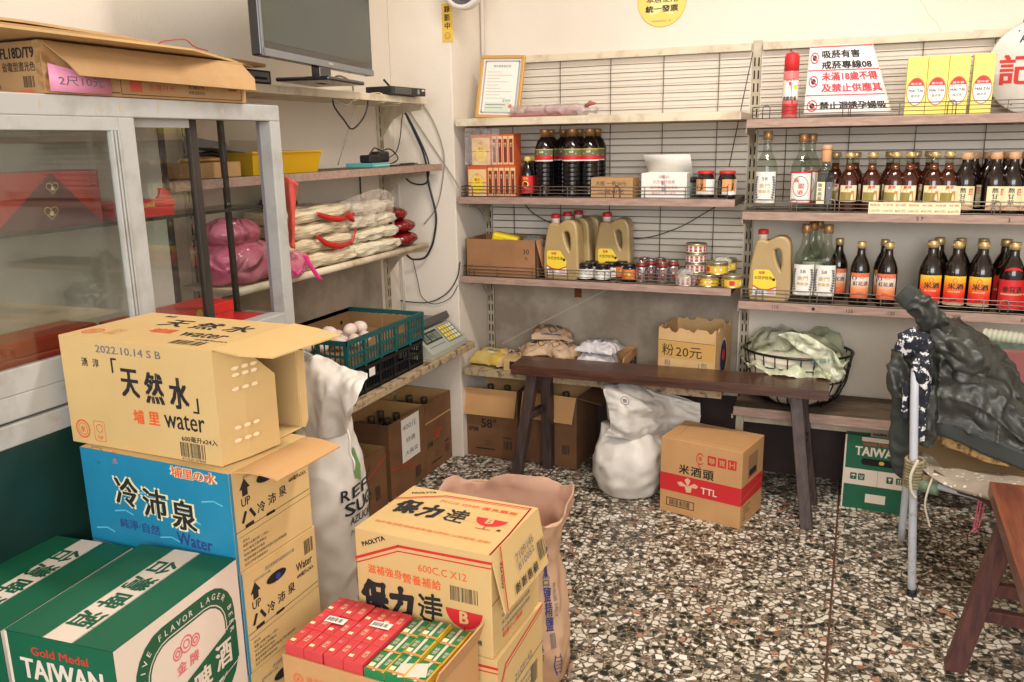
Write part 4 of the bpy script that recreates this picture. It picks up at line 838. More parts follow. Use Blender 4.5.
# ---------------------------------------------------------------- cartons
M_tanb = mat('carton_golden', (212, 180, 124), .7, rgb2=(204, 170, 112), scale=3, bump=.03, bscale=18); M_tani = mat('carton_inside', (196, 152, 100), .85, bump=.03, bscale=18)
M_kraft = mat('carton_kraft', (204, 156, 104), .75, rgb2=(192, 144, 94), scale=4, bump=.04, bscale=18); M_old = mat('carton_old_brown', (134, 94, 62), .85, rgb2=(110, 76, 48), scale=5, bump=.06, bscale=14)
M_cblue = mat('carton_blue', (38, 138, 174), .5, rgb2=(26, 122, 160), scale=2.5); M_bluew = mat('carton_blue_swirl', (96, 186, 214), .5)
M_gr = mat('carton_green', (20, 98, 68), .5, rgb2=(16, 88, 60), scale=3); M_grd = mat('carton_green_dark', (16, 88, 60), .5); M_cw = mat('carton_white', (222, 206, 190), .55); M_hole = mat('hole_dark', (20, 20, 22), .9); M_bar = mat('carton_red', (204, 40, 44), .55)
M_orr = mat('print_orange', (226, 96, 44), .6)
class Carton:
    """carton with local origin at its front-left bottom corner; print before finish()"""
    def __init__(s, name, label, x, y, z, yaw, w, d, h, M, group=None, closed=True, Mi=None, cat='carton', bottom=None):
        s.t = thing(name, label, cat, (x, y, z), math.radians(yaw), group); s.w, s.d, s.h = w, d, h; s.m = MB(); s.M = M; s.Mi = Mi or M_tani; s.flaps = []
        if closed: s.m.box(0, w, 0, d, 0, h, M, .0018); s.m.rect(s.face('top'), .01, d / 2 - .0008, w - .01, d / 2 + .0008, s.Mi, .0002)
        else:
            T = .004
            for q in ((0, w, 0, T), (0, w, d - T, d), (0, T, T, d - T), (w - T, w, T, d - T)): s.m.box(*q, 0, h, M, .0008)
            s.m.box(T, w - T, T, d - T, 0, T, s.Mi)
            for f_, q in (('front', (0, w, T, T + .0006)), ('back', (0, w, d - T - .0006, d - T)), ('l', (T, T + .0006, T, d - T)), ('r', (w - T - .0006, w - T, T, d - T))): s.m.box(q[0] + (T if f_ in ('front', 'back') else 0), q[1] - (T if f_ in ('front', 'back') else 0), q[2], q[3], T, h - .0005, s.Mi)
    def face(s, f):
        w, d, h = s.w, s.d, s.h
        return {'front': fplane((0, 0, 0), (1, 0, 0), (0, 0, 1)), 'right': fplane((w, 0, 0), (0, 1, 0), (0, 0, 1)), 'top': fplane((0, 0, h), (1, 0, 0), (0, 1, 0)), 'left': fplane((0, d, 0), (0, -1, 0), (0, 0, 1)), 'back': fplane((w, d, 0), (-1, 0, 0), (0, 0, 1)),
                'topr': fplane((0, d, h), (0, -1, 0), (1, 0, 0))}[f]
    def flap(s, side, L, ang, M=None, taper=0, name='flap', pr=None, inset=.002, curl=0):
        """ang 0 = standing up, 90 = outwards flat, 180 = folded down outside, -90 = closed"""
        w, d, h = s.w, s.d, s.h; A, B, out = {'front': ((0, 0), (w, 0), (0, -1)), 'right': ((w, 0), (w, d), (1, 0)), 'back': ((w, d), (0, d), (0, 1)), 'left': ((0, d), (0, 0), (-1, 0))}[side]
        A = Vector((*A, h)); B = Vector((*B, h)); o = Vector((*out, 0)); u = (B - A).normalized(); A = A + u * inset; B = B - u * inset
        rows = []
        for k in range(7):
            q = k / 6; a = math.radians(ang + curl * q); dirv = Vector((0, 0, 1)) * math.cos(a) + o * math.sin(a); base = rows[-1][2] if rows else None
            P = dirv * (L * q); rows.append([A + P + u * taper * q, B + P - u * taper * q, 0])
        m = MB(); m.sheet([[r[0], (r[0] + r[1]) / 2, r[1]] for r in rows], M or s.M, .003, smooth=False)
        if pr:
            a = math.radians(ang); dv = Vector((0, 0, 1)) * math.cos(a) + o * math.sin(a); pr(m, A, B, u, dv)
        m.build(name, s.t); return s
    def finish(s, nm='carton_body'): s.m.build(nm, s.t); return s.t
def smalltext(m, fn, u, v, w, rows, dv, M, seed=0, h=.006, words=None):
    R = random.Random(seed); pool = words or ['品名冷泉包裝飲用水', '成分水', '容量毫升', '有效日期標示於瓶身', '保存期限十八個月', '製造商台灣南投埔里', '請勿直接日曬']
    for k in range(rows):
        t = pool[(k + seed) % len(pool)]; m.text(fn, t, u, v - k * dv, h, M, align='l', bold=0, w=min(w, h * 1.05 * len(t)))
def stamp(m, fn, u, v, r, M, t='水'):
    m.ring(fn, u, v, r, r * .16, M); m.ring(fn, u, v, r * .66, r * .08, M); m.text(fn, t, u, v, r * .7, M)
    for k in range(12): m.disc(fn, u + r * .83 * math.cos(k * .52), v + r * .83 * math.sin(k * .52), r * .06, M, .0005, 5)
def tqf(m, fn, u, v, s_, M):
    m.rrect(fn, u - s_, v - s_ * 1.4, u + s_, v + s_ * 1.4, s_ * .3, .0012, M); m.ring(fn, u, v + s_ * .4, s_ * .6, .0016, M); m.text(fn, 'TQF', u, v - s_ * .9, s_ * .5, M)
# --- yellow water carton (open, lying flap out)
Y = Carton('water_carton', 'golden water carton with open end flaps on top of the blue carton stack', -1.473, 1.184, .8615, -1.4, .396, .241, .226, M_tanb, closed=True)
Y.m = MB(); w, d, h = .396, .241, .226
for q in ((0, w, 0, .004, 0, h), (0, w, d - .004, d, 0, h), (0, w, .004, d - .004, h - .004, h), (0, w, .004, d - .004, 0, .004), (0, .004, .004, d - .004, .004, h - .004)): Y.m.box(*q, M_tanb, .0008)
f = Y.face('front'); m = Y.m
m.text(f, '2022.10.14 S B', .185, .206, .015, M_gink, w=.17, bold=.02)
m.text(f, '湧', .065, .176, .017, M_ink); m.text(f, '淳', .096, .176, .017, M_ink); m.text(f, '「', .145, .175, .03, M_ink, w=.014)
for i, (c, hh) in enumerate((('天', .056), ('然', .062), ('水', .060))): m.text(f, c, .182 + i * .062, .143 - i * .004, hh, M_ink, w=.044, bold=.035)
m.text(f, '」', .345, .115, .03, M_ink, w=.014); m.text(f, '埔', .195, .076, .027, M_orr, bold=.05, w=.026); m.text(f, '里', .235, .077, .026, M_orr, bold=.05, w=.026); m.text(f, 'water', .312, .078, .030, M_ink, w=.10, bold=.015)
m.text(f, '600毫升x24入', .345, .046, .0115, M_ink, w=.088); m.barcode(f, .295, .008, .062, .030, M_ink, 26); m.text(f, '471020 07890', .326, .004, .005, M_ink, w=.06, bold=0); stamp(m, f, .035, .032, .020, M_orr); tqf(m, f, .082, .032, .015, M_orr)
f = Y.face('top')
for i, c in enumerate('天然水'): m.text(f, c, .15 + i * .085, .165, .055, M_ink, w=.06, bold=.03)
m.text(f, '湧淳', .085, .215, .014, M_ink); m.text(f, '埔里', .18, .10, .03, M_orr, w=.06, bold=.05); m.text(f, 'water', .29, .095, .034, M_ink, w=.11); m.barcode(f, .27, .02, .075, .03, M_ink, 24, 3); m.text(f, '600毫升x24入', .34, .062, .010, M_ink, w=.08); stamp(m, f, .04, .05, .022, M_orr); tqf(m, f, .09, .06, .014, M_orr)
Y.finish()
# end flaps: front side flap bent in across the end, top flap sticking out, back flap straight out
def endflap(nm, rows, M=M_tanb, pr=None):
    m = MB(); m.sheet(rows, M, .003, smooth=False)
    if pr: pr(m)
    return m.build(nm, Y.t)
M_glue = mat('glue_patch', (244, 222, 180), .5)
def glue(m):
    fn = fplane((w + .008, .0, .0), Vector((.03, .16, 0)).normalized(), (0, 0, 1)); R = random.Random(5)
    for v in (.045, .07, .145, .172, .185):
        for u in (.035, .057, .078): m.poly(fn, [(u + .0085 * math.cos(t * .8) * R.uniform(.8, 1.2) + (v - .1) * .05, v + .004 * math.sin(t * .8)) for t in range(8)], M_glue, .0012)
endflap('side_flap', [[(w, 0, .002), (w, 0, h - .004)], [(w + .015, .06, .002), (w + .015, .06, h - .004)], [(w + .027, .135, .004), (w + .027, .135, h - .075)]], pr=glue)
endflap('back_flap', [[(w, d, .002), (w, d, h - .008)], [(w + .007, d + .002, .002), (w + .007, d + .002, h - .010)], [(w + .014, d + .004, .02), (w + .014, d + .004, h - .02)]])
def topprint(m):
    U = Vector((0, 1, 0)); V = Vector((-.985, 0, .17)).normalized(); fn = fplane((w + .003, .0, h + .0015), Vector((.985, 0, -.10)).normalized(), (0, 1, 0))
    m.text(fn, '天然水', .05, .115, .026, M_ink, w=.075, rot=math.pi / 2 * 0, bold=.03); m.text(fn, 'water', .055, .185, .014, M_ink, w=.06); m.text(fn, '600毫升x24入', .095, .10, .012, M_ink, w=.085); m.line(fn, [(.02, .085), (.09, .09)], .0015, M_ink)
endflap('top_flap', [[(w, .002, h), (w, d - .002, h)], [(w + .06, .002, h - .006), (w + .06, d - .002, h - .006)], [(w + .115, .03, h - .012), (w + .125, d - .014, h - .012)]][::-1], pr=topprint)
# --- blue water cartons
def blueprint(c, front=True):
    m = c.m; f = c.face('front'); w, h = c.w, c.h
    if front:
        m.rect(f, 0, 0, w, h, M_cblue, .0006)
        for i in range(6): m.line(f, [(.02 + i * .06, .03 + (i * 37 % 11) * .012), (.05 + i * .06, .036 + (i * 37 % 11) * .012), (.07 + i * .06, .03 + (i * 37 % 11) * .012)], .003, M_bluew, .0008)
        M_outl = M_cr
        for i, ch in enumerate('冷沛泉'):
            for o_, M in ((.0, M_outl), (1, M_ink)):
                m.text(f, ch, .120 + i * .075, .125 - i * .012, .064 if not o_ else .060, M, w=.066 if not o_ else .06, bold=.075 if not o_ else .03, off=.001 + o_ * .0006)
        m.text(f, '埔里の水', .305, .190, .022, M_cr, w=.115, bold=.1, off=.001); m.text(f, '埔里の水', .305, .190, .021, M_orr, w=.11, bold=.03, off=.0016)
        m.text(f, '純淨·自然', .145, .055, .021, M_blue, w=.11, off=.001); m.text(f, 'Water', .290, .050, .026, M_blue, w=.09, off=.001, bold=.03); tqf(m, f, .048, .190, .014, M_blue); stamp(m, f, .098, .188, .019, M_orr)
    else: m.rect(f, 0, 0, w, h, M_cblue, .0006)
    f = c.face('right'); d = c.d
    m.rect(f, 0, 0, .006, h, M_cblue, .0008)
    m.poly(f, [(.030, .148), (.045, .148), (.045, .162), (.052, .162), (.0375, .183), (.023, .162), (.030, .162)], M_ink, .0008); m.text(f, 'UP', .038, .136, .017, M_ink, w=.024)
    for a in range(3):
        t = math.radians(90 + 120 * a); m.line(f, [(.042 + .016 * math.cos(t + .5), .100 + .016 * math.sin(t + .5)), (.042 + .016 * math.cos(t + 1.7), .100 + .016 * math.sin(t + 1.7))], .007, M_ink, .0008)
    m.poly(f, [(.10 + .030 * math.cos(t) * (1 if abs(math.cos(t)) > .5 else 1), .165 + .011 * math.sin(t)) for t in [2 * math.pi * k / 20 for k in range(20)]], M_hole, .0012)
    m.disc(f, .105, .163, .008, M_blue, .0016, 12, .8)
    for i, ch in enumerate('冷沛泉'): m.text(f, ch, .078 + i * .032, .108 + i * .004, .022, M_ink, w=.022)
    m.text(f, 'Water', .188, .150, .018, M_ink, w=.052); m.text(f, '600毫升x24入', .190, .130, .010, M_ink, w=.055); m.barcode(f, .192, .166, .03, .032, M_ink, 14)
    m.text(f, '請勿重壓避免破損請勿日曬', .115, .195, .008, M_gink, w=.09, bold=0); m.text(f, '請勿置於潮濕請小心輕放', .06, .185, .006, M_gink, w=.05, bold=0)
    m.line(f, [(.006, .082), (d - .004, .088)], .0012, M_ink, .0007); m.line(f, [(.012, .07), (.23, .076)], .0008, M_ink, .0007); m.rect(f, .09, .082, .115, .088, M_hole, .001)
    smalltext(m, f, .02, .060, .20, 6, .0098, M_ink, 1, .0062, ['品名冷沛泉包裝飲用水', '成分水', '容量六百毫升瓶二十四入', 'PH七點五正負零點五', '有效日期標示於瓶身', '製造商埔里冷沛泉股份有限公司台灣南投縣'])
B1 = Carton('water_carton', 'blue and brown water carton at the top of the blue stack, side flap raised', -1.438, 1.169, .655, -2.5, .392, .228, .205, M_tanb, group='blue spring water cartons', closed=True); blueprint(B1)
B1.flap('right', .10, 78, M_tani, .01, 'side_flap', inset=.01, curl=14); B1.finish()
B2 = Carton('water_carton', 'blue and brown water carton directly below the topmost blue one, beside the beer carton', -1.437, 1.168, .437, -2.0, .392, .232, .217, M_tanb, group='blue spring water cartons'); blueprint(B2); B2.finish()
B3 = Carton('water_carton', 'blue and brown water carton third from the top, behind the juice tray', -1.437, 1.168, .2185, -2.2, .39, .23, .2175, M_tanb, group='blue spring water cartons'); blueprint(B3, False); B3.finish()
B4 = Carton('water_carton', 'blue and brown water carton at the very bottom of the stack on the floor', -1.437, 1.169, 0, -2, .39, .23, .2175, M_tanb, group='blue spring water cartons'); blueprint(B4, False); B4.finish()
# --- beer cartons
M_tin = mat('print_pink_medal', (222, 108, 116), .6)
def icon(m, f, k, u, v):
    if k == 0: m.poly(f, [(u - .008, v + .001)] + [(u + .008 * math.cos(a), v + .001 + .007 * math.sin(a)) for a in [math.pi * j / 6 for j in range(7)]], M_cw, .0018); m.line(f, [(u, v), (u, v - .009)], .0014, M_cw, .0018)
    elif k == 1: m.line(f, [(u - .007, v + .007), (u - .004, v - .003), (u + .004, v - .003), (u + .007, v + .007)], .0022, M_cw, .0018); m.line(f, [(u, v + .008), (u, v + .001)], .002, M_cw, .0018); m.line(f, [(u - .005, v - .008), (u + .005, v - .008)], .002, M_cw, .0018)
    elif k == 2: m.poly(f, [(u - .006, v + .008), (u + .006, v + .008), (u + .004, v), (u + .001, v - .002), (u + .001, v - .007), (u + .005, v - .008), (u - .005, v - .008), (u - .001, v - .007), (u - .001, v - .002), (u - .004, v)], M_cw, .0018)
    else:
        for d_ in (-.004, .004): m.line(f, [(u + d_, v - .007), (u + d_, v + .004)], .0022, M_cw, .0018); m.poly(f, [(u + d_ - .0035, v + .003), (u + d_ + .0035, v + .003), (u + d_, v + .009)], M_cw, .0018)
        m.line(f, [(u - .008, v - .009), (u + .008, v - .009)], .0014, M_cw, .0018)
def beer(c, detail=True):
    m = c.m; w, d, h = c.w, c.d, c.h; f = c.face('front')
    m.rect(f, 0, 0, w, h, M_gr, .0006); m.text(f, 'Gold Medal', w / 2, h - .028, .015, M_rink, w=.115, off=.001); m.text(f, 'TAIWAN', w / 2, h - .062, .036, M_cw, w=.165, bold=.04, off=.001); m.disc(f, w * .86, h - .052, .0025, M_cw, .001, 8)
    m.rrect(f, w * .26, h - .118, w * .76, h - .090, .012, None, M_hole, .0012); m.disc(f, w * .56, h - .104, .010, M_goldp, .0016, 14, .8)
    m.rect(f, 0, h * .33, w, h * .55, M_cw, .001); m.line(f, [(w * .52, h * .33), (w * .52, h * .55)], .001, M_grd, .0014)
    for k, u in enumerate((.16, .28, .70, .84)):
        m.rrect(f, w * u - .012, h * .40, w * u + .012, h * .49, .003, None, M_grd, .0014); icon(m, f, k, w * u, h * .445)
    m.rect(f, w * .36, h * .10, w * .66, h * .22, M_cw, .001); m.barcode(f, w * .38, h * .11, w * .26, h * .10, M_grd, 18); m.rect(f, 0, 0, .006, h, M_cw, .0012)
    f = c.face('top'); m.rect(f, 0, 0, w, d, M_gr, .0006); m.rect(f, w * .36, 0, w * .64, d, M_cw, .0009)
    g = fplane((0, d, h), (0, -1, 0), (1, 0, 0))
    for i, ch in enumerate('台灣啤酒'): m.text(c.face('top'), ch, w * .5, d - .068 - i * .06, .050, M_grd, w=.044, bold=.03, off=.0014, rot=-math.pi / 2)
    for u in (w * .365, w * .635): m.line(f, [(u, .0), (u, d)], .001, M_grd, .0012)
    m.line(f, [(.02, .05), (.012, d - .06), (.035, d - .03), (w * .34, d - .03)], .0012, M_grd, .001); m.line(f, [(w * .36, .045), (w * .64, .045)], .001, M_grd, .0012)
    f = c.face('right'); m.rect(f, 0, 0, d, h, M_cw, .0006)
    m.rrect(f, .035, .02, d - .02, h - .02, .07, None, M_grd, .001); m.rrect(f, .062, .045, d - .046, h - .047, .055, .0022, M_cw, .0014); m.rrect(f, .067, .05, d - .051, h - .052, .05, None, M_cw, .0016)
    m.poly(f, [(.035, .02), (d - .02, .075), (d - .02, .152), (.035, .085)], M_grd, .002); m.line(f, [(.04, .0155), (d - .02, .071)], .0018, M_cw, .0024); m.line(f, [(.035, .09), (d - .02, .157)], .0018, M_cw, .0024)
    for i, ch in enumerate('台灣啤酒'): m.text(f, ch, .068 + i * .060, .060 + .015 * i, .050, M_cw, w=.044, bold=.03, off=.0026, rot=.0)
    m.text(f, '金 牌', .155, .148, .022, M_tin, w=.056, off=.0024)
    for k, (a, b, r) in enumerate(((.133, .178, .012), (.156, .184, .016), (.179, .178, .012))): m.ring(f, a, b, r, .003, M_tin, .002); m.ring(f, a, b, r * .55, .003, M_tin, .002)
    s_ = 'DISTINCTIVE FLAVOR LAGER BEER'
    # lettering round the border, letter by letter
    path = []
    for k in range(8): path.append((.048, .05 + k * .02))
    X0, X1, Yt, r = .048, d - .033, h - .034, .058
    P = [(X0, .06), (X0, Yt - r)] + [(X0 + r - r * math.cos(a), Yt - r + r * math.sin(a)) for a in [math.pi / 2 * k / 6 for k in range(1, 7)]] + [(X1 - r, Yt)] + [(X1 - r + r * math.sin(a), Yt - r + r * math.cos(a)) for a in [math.pi / 2 * k / 6 for k in range(1, 7)]] + [(X1, .10)]
    L = [0]
    for a, b in zip(P, P[1:]): L.append(L[-1] + math.hypot(b[0] - a[0], b[1] - a[1]))
    for i, ch in enumerate(s_):
        if ch == ' ': continue
        q = L[-1] * (.02 + .93 * i / len(s_)); k = max(j for j in range(len(L)) if L[j] <= q); k = min(k, len(P) - 2); t_ = (q - L[k]) / (L[k + 1] - L[k]); a, b = P[k], P[k + 1]
        m.text(f, ch, a[0] + (b[0] - a[0]) * t_, a[1] + (b[1] - a[1]) * t_, .011, M_cw, off=.0022, rot=math.atan2(b[1] - a[1], b[0] - a[0]))
    m.barcode(f, d * .55, .03, .05, .03, M_grd, 18)
GB = Carton('beer_carton', 'green and white beer carton at the front left, top of its stack', -1.240, .821, .425, 4.1, .219, .311, .266, M_gr, group='green beer cartons'); beer(GB); GB.finish()
GB2 = Carton('beer_carton', 'green and white beer carton underneath the front left one, standing on the floor', -1.240, .821, .0, 4.1, .219, .311, .424, M_gr, group='green beer cartons'); beer(GB2); GB2.finish()
GC = Carton('beer_carton', 'green and white beer carton half out of frame, left of the front beer carton', -1.482, .825, .400, 5, .200, .311, .266, M_gr, group='green beer cartons'); beer(GC)
GC.finish()
GC2 = Carton('beer_carton', 'lower green and white beer carton on the floor at the far left edge', -1.482, .825, 0, 5, .200, .311, .399, M_gr, group='green beer cartons'); GC2.finish()
GD = Carton('beer_carton', 'green and white beer carton on the floor under the right shelf, behind the chair', .013, 3.415, 0, -2.8, .245, .29, .305, M_gr, group='green beer cartons'); beer(GD)
GD.m.rrect(GD.face('front'), .06, .285, .19, .302, .004, None, M_cw, .0012); GD.finish()
# --- tonic cartons (red stripes and cup)
def goblet(m, f, u, v, s_, letter='B'):
    pts = [(u - s_, v + s_ * .35), (u + s_, v + s_ * .35)] + [(u + s_ * math.cos(a) * .98, v + s_ * .35 + s_ * .95 * math.sin(a)) for a in [-math.pi * k / 10 for k in range(1, 10)]]
    m.poly(f, pts, M_bar, .0008); m.text(f, letter, u, v - .0, s_ * .62, M_tanb, bold=.05, off=.0014); m.line(f, [(u, v - s_ * .6), (u, v - s_ * .98)], .003, M_bar, .0008); m.line(f, [(u - s_ * .45, v - s_), (u + s_ * .45, v - s_)], .0022, M_bar, .0008)
BRUSH = {  # broad brush characters drawn as strokes
 '保': [[(.0, .55), (.28, 1.0)], [(.13, .8), (.16, 0)], [(.42, .95), (.45, .6)], [(.42, .95), (.9, .98), (.88, .62), (.48, .6)], [(.36, .38), (1.0, .42)], [(.66, .58), (.66, 0)], [(.62, .36), (.36, .1)], [(.70, .36), (1.0, .1)]],
 '力': [[(.05, .66), (.92, .74), (.80, .12), (.62, .06)], [(.46, 1.0), (.42, .5), (.06, 0)]],
 '達': [[(.36, .9), (.92, .94)], [(.64, 1.05), (.62, .72)], [(.3, .72), (1.0, .76)], [(.36, .55), (.94, .57)], [(.34, .38), (.98, .4)], [(.64, .6), (.62, .2)], [(.08, .95), (.2, .84)], [(.04, .6), (.2, .55), (.1, .22), (.24, .1), (1.0, .06)]]}
def brush(m, f, ch, u, v, w, h, M, wd=.009, off=.0008):
    for i, st in enumerate(BRUSH[ch]):
        P = [(u + (a - .5) * w, v + (b - .5) * h) for a, b in st]; n = len(P)
        m.line(f, P, wd * (1.15 if i % 2 == 0 else .85), M, off + i * .00003)
        for a, b in P: m.disc(f, a, b, wd * .62, M, off + .0003 + i * .00003, 8)
def tonic(c, top=True):
    m = c.m; w, d, h = c.w, c.d, c.h; f = c.face('front')
    for dv, wd in ((0, .006), (-.011, .0028)):
        m.line(f, [(0, h - .068 + dv), (.105, h - .022 + dv), (w, h - .018 + dv)], wd, M_bar)
    m.text(f, 'PAOLYTA', .045, h - .022, .010, M_ink, w=.06, rot=.42, bold=.06); m.text(f, '600C.C X12', .205, h - .060, .016, M_orr, w=.11, bold=.01)
    for i, ch in enumerate('滋補強身'): m.text(f, ch, .038 + i * .021, h - .086, .020, M_orr, w=.019)
    for i, ch in enumerate('營養補給'): m.text(f, ch, .122 + i * .023, h - .090, .021, M_orr, w=.020)
    m.barcode(f, .222, h - .115, .062, .032, M_ink, 26)
    for i, ch in enumerate('保力達'): brush(m, f, ch, .042 + i * .066, h - .148, .052, .06, M_ink, .0125 if i < 2 else .0066)
    goblet(m, f, .252, h - .148, .042); m.text(f, '液', .285, h - .196, .012, M_ink)
    f = c.face('right')
    m.line(f, [(.0, h * .12), (d * .4, h * .70), (d, h * .95)], .004, M_bar) if 0 else None
    for k in range(5): m.text(f, '保力達液保健飲品成分當歸', .03 + d * .35, h * .46 - k * .016, .009, M_gink, w=.14, bold=0)
    m.text(f, '敬請小心輕放', d * .4, h * .12, .012, M_orr, w=.10)
    m.line(f, [(.0, h * .52), (d, h * .58)], .002, M_seal)
    if top:
        f = c.face('top'); 
        for dv, wd in ((0, .004), (-.007, .002)):
            m.line(f, [(0, d - .075 + dv), (.10, d - .022 + dv), (w - .012, d - .012 + dv), (w - .004, d * .4), (w - .002, 0)], wd, M_bar)
        m.text(f, 'PAOLYTA', .045, d - .026, .009, M_ink, w=.055, rot=.45, bold=.06); m.text(f, 'PIC/S GMP 優良藥廠', .195, d - .050, .015, M_orr, w=.185, bold=.01)
        for i, ch in enumerate('保力達'): brush(m, f, ch, .050 + i * .060, d - .105 - i * .002, .045, .055, M_ink, .0105 if i < 2 else .0058)
        goblet(m, f, .25, d - .105, .036); m.text(f, '液', .283, d - .135, .010, M_ink); m.text(f, '存於陰涼乾燥處避免陽光照射,以防變質,謝謝!', w / 2 + .0, .045, .011, M_orr, w=.27, bold=.0)
def sideflap(m, A, B, u, dv):
    n = u.cross(dv).normalized(); P = lambda a, b, off=0: A + u * a + dv * b + (n if n.x > 0 else -n) * (off + .0035)
    fn = lambda a, b, off=0: P(a, b, off)
    m.text(lambda a, b, off=0: P(a, .12 - b, off), '7109146', .13, .075, .018, M_gink, w=.09, bold=0, rot=.1); m.text(lambda a, b, off=0: P(a, .12 - b, off), 'B10052', .13, .055, .014, M_gink, w=.08, bold=0, rot=.1)
    for i, ch in enumerate('謝謝惠顧'): m.text(lambda a, b, off=0: P(a, .12 - b, off), ch, .07 + i * .03, .018, .02, M_ink, w=.022)
    m.barcode(lambda a, b, off=0: P(a, .12 - b, off), .185, .02, .035, .04, M_ink, 12); m.line(lambda a, b, off=0: P(a, .12 - b, off), [(.012, .0), (.035, .12)], .004, M_bar); m.text(lambda a, b, off=0: P(a, .12 - b, off), 'PAOLYTA', .018, .07, .009, M_ink, w=.05, rot=1.3)
T1 = Carton('tonic_carton', 'tan tonic carton with red goblet print, topmost of its stack, side flap hanging', -.922, 1.365, .452, -2.4, .314, .235, .226, M_tanb, group='tonic cartons'); tonic(T1)
T1.flap('right', .125, 168, M_tanb, .006, 'side_flap', pr=sideflap, inset=.001); T1.finish()
def side2(c):
    f = c.face('right'); m = c.m; h = c.h; d = c.d
    for dv, wd in ((0, .005), (-.010, .0025)): m.line(f, [(.0, h * .62 + dv), (.04, h * .86 + dv), (d, h - .006 + dv)], wd, M_bar)
    m.text(f, '7109142', .13, h * .60, .016, M_gink, w=.09, bold=0, rot=.1); m.barcode(f, .17, h * .25, .035, .05, M_ink, 12)
    for i, ch in enumerate('謝謝惠顧'): m.text(f, ch, .06 + i * .028, h * .26, .018, M_ink)
T2 = Carton('tonic_carton', 'tan tonic carton second from the top, right under the one with the hanging flap', -.918, 1.362, .226, -2.0, .318, .238, .225, M_tanb, group='tonic cartons'); tonic(T2, False); side2(T2); T2.finish()
T3 = Carton('tonic_carton', 'tan tonic carton at the bottom of the tonic stack on the floor', -.92, 1.363, 0, -2.4, .318, .238, .225, M_tanb, group='tonic cartons'); side2(T3); T3.finish()
# --- juice tray with packs
TX, TY, TZ, TW, TD = -.966, 1.160, .395, .325, .190
TR = Carton('juice_tray', 'open cardboard tray holding red and green drink packs before the tonic cartons', TX, TY, TZ, -2.3, TW, TD, .105, M_kraft, closed=False, Mi=M_kraft, cat='tray')
f = TR.face('front'); m = TR.m; stamp(m, f, .035, .06, .012, M_orr); m.text(f, '綠力生活', .085, .065, .014, M_orr, w=.06, bold=0); m.rect(f, .17, .02, .20, .05, M_orr, .0005); smalltext(m, f, .03, .035, .08, 3, .009, M_gink, 2, .005)
TR.flap('right', .05, 20, M_kraft, .004, 'end_flap'); TR.finish('tray_body')
SUP = Carton('cardboard_box', 'plain brown carton under the juice tray, on the floor', TX + .005, TY - .0, 0, -2.3, TW - .01, TD - .005, .394, M_old, cat='box'); SUP.finish()
M_pred = mat('pack_red', (206, 66, 70), .4); M_predd = mat('pack_red_dark', (150, 34, 40), .4); M_pgr = mat('pack_green', (30, 124, 72), .4); M_poly = mat('pack_yellow', (222, 168, 44), .45); M_lgr = mat('pack_lime', (130, 170, 70), .4)
def pack(kind, label, grp):
    w_, d_, h_ = .0425, .0595, .104
    t = thing('drink_pack', label, 'drink pack', (0, 0, 0), math.radians(-2.3), grp); m = MB(); A = M_pred if kind == 'r' else M_pgr
    m.box(-w_ / 2, w_ / 2, -d_ / 2, d_ / 2, 0, h_, A, .0015); f = fplane((-w_ / 2, -d_ / 2, h_), (1, 0, 0), (0, 1, 0))
    if kind == 'r': m.rect(f, .003, .012, .013, .02, M_cr, .0005); m.line(f, [(w_ * .5, .002), (w_ * .5, d_ - .002)], .0012, M_predd, .0005); m.rect(f, .003, .04, .012, .048, M_tin, .0005); m.text(f, '紅茶', w_ * .75, .03, .01, M_cr, rot=math.pi / 2, bold=0)
    else:
        m.rect(f, w_ * .42, 0, w_ * .56, d_, M_cw, .0005); m.rect(f, .003, .010, .014, .022, M_cr, .0005); m.rect(f, .002, .003, w_ - .002, .009, mat('pack_orange', (206, 138, 70), .5), .0006); m.rect(f, w_ - .004, .0, w_, d_, M_poly, .0006); m.text(f, '綠茶', w_ * .22, .038, .01, M_cw, rot=math.pi / 2, bold=0); m.text(f, '檸檬', w_ * .78, .032, .009, M_cw, rot=math.pi / 2, bold=0)
        g = fplane((w_ / 2, -d_ / 2, 0), (0, 1, 0), (0, 0, 1)); m.poly(g, [(0, 0), (d_, 0), (d_, .03), (.03, .06), (0, .05)], M_lgr, .0005); m.rect(g, 0, .09, d_, h_, M_poly, .0006); m.vtext(g, '綠茶', d_ * .6, .075, .02, M_cw)
    m.build('pack_body', t); return t
cz = math.cos(math.radians(-2.3)); sz = math.sin(math.radians(-2.3))
def tp(u, v, z): return (TX + u * cz - v * sz, TY + u * sz + v * cz, z)
pk = {'r': None, 'g': None}; rown = ['front', 'middle', 'back']; rng = random.Random(2)
for i in range(7):
    for j in range(3):
        kd = 'r' if i < 4 else 'g'; u = .026 + i * .0437 + (.003 if i >= 2 else 0) + (.002 if i >= 4 else 0); v = .0345 + j * .0602
        z = TZ + .005 + (.018 if kd == 'r' else .012 + .004 * (i % 2)); lb = '%s drink pack in the %s row, %s from the left in the tray' % ('red' if kd == 'r' else 'green and yellow', rown[j], ords[i])
        # packs stand on their shallow base board; slightly uneven tops
        if pk[kd] is None: pk[kd] = pack(kd, lb, 'red drink packs' if kd == 'r' else 'green drink packs'); pk[kd].location = tp(u, v, z)
        else: dup(pk[kd], tp(u, v, z + rng.uniform(-.002, .002)), math.radians(-2.3), lb)
m = MB(); m.box(.008, TW - .008, .008, TD - .008, .0045, .0168, M_old); o = m.build('base_pad', TR.t)
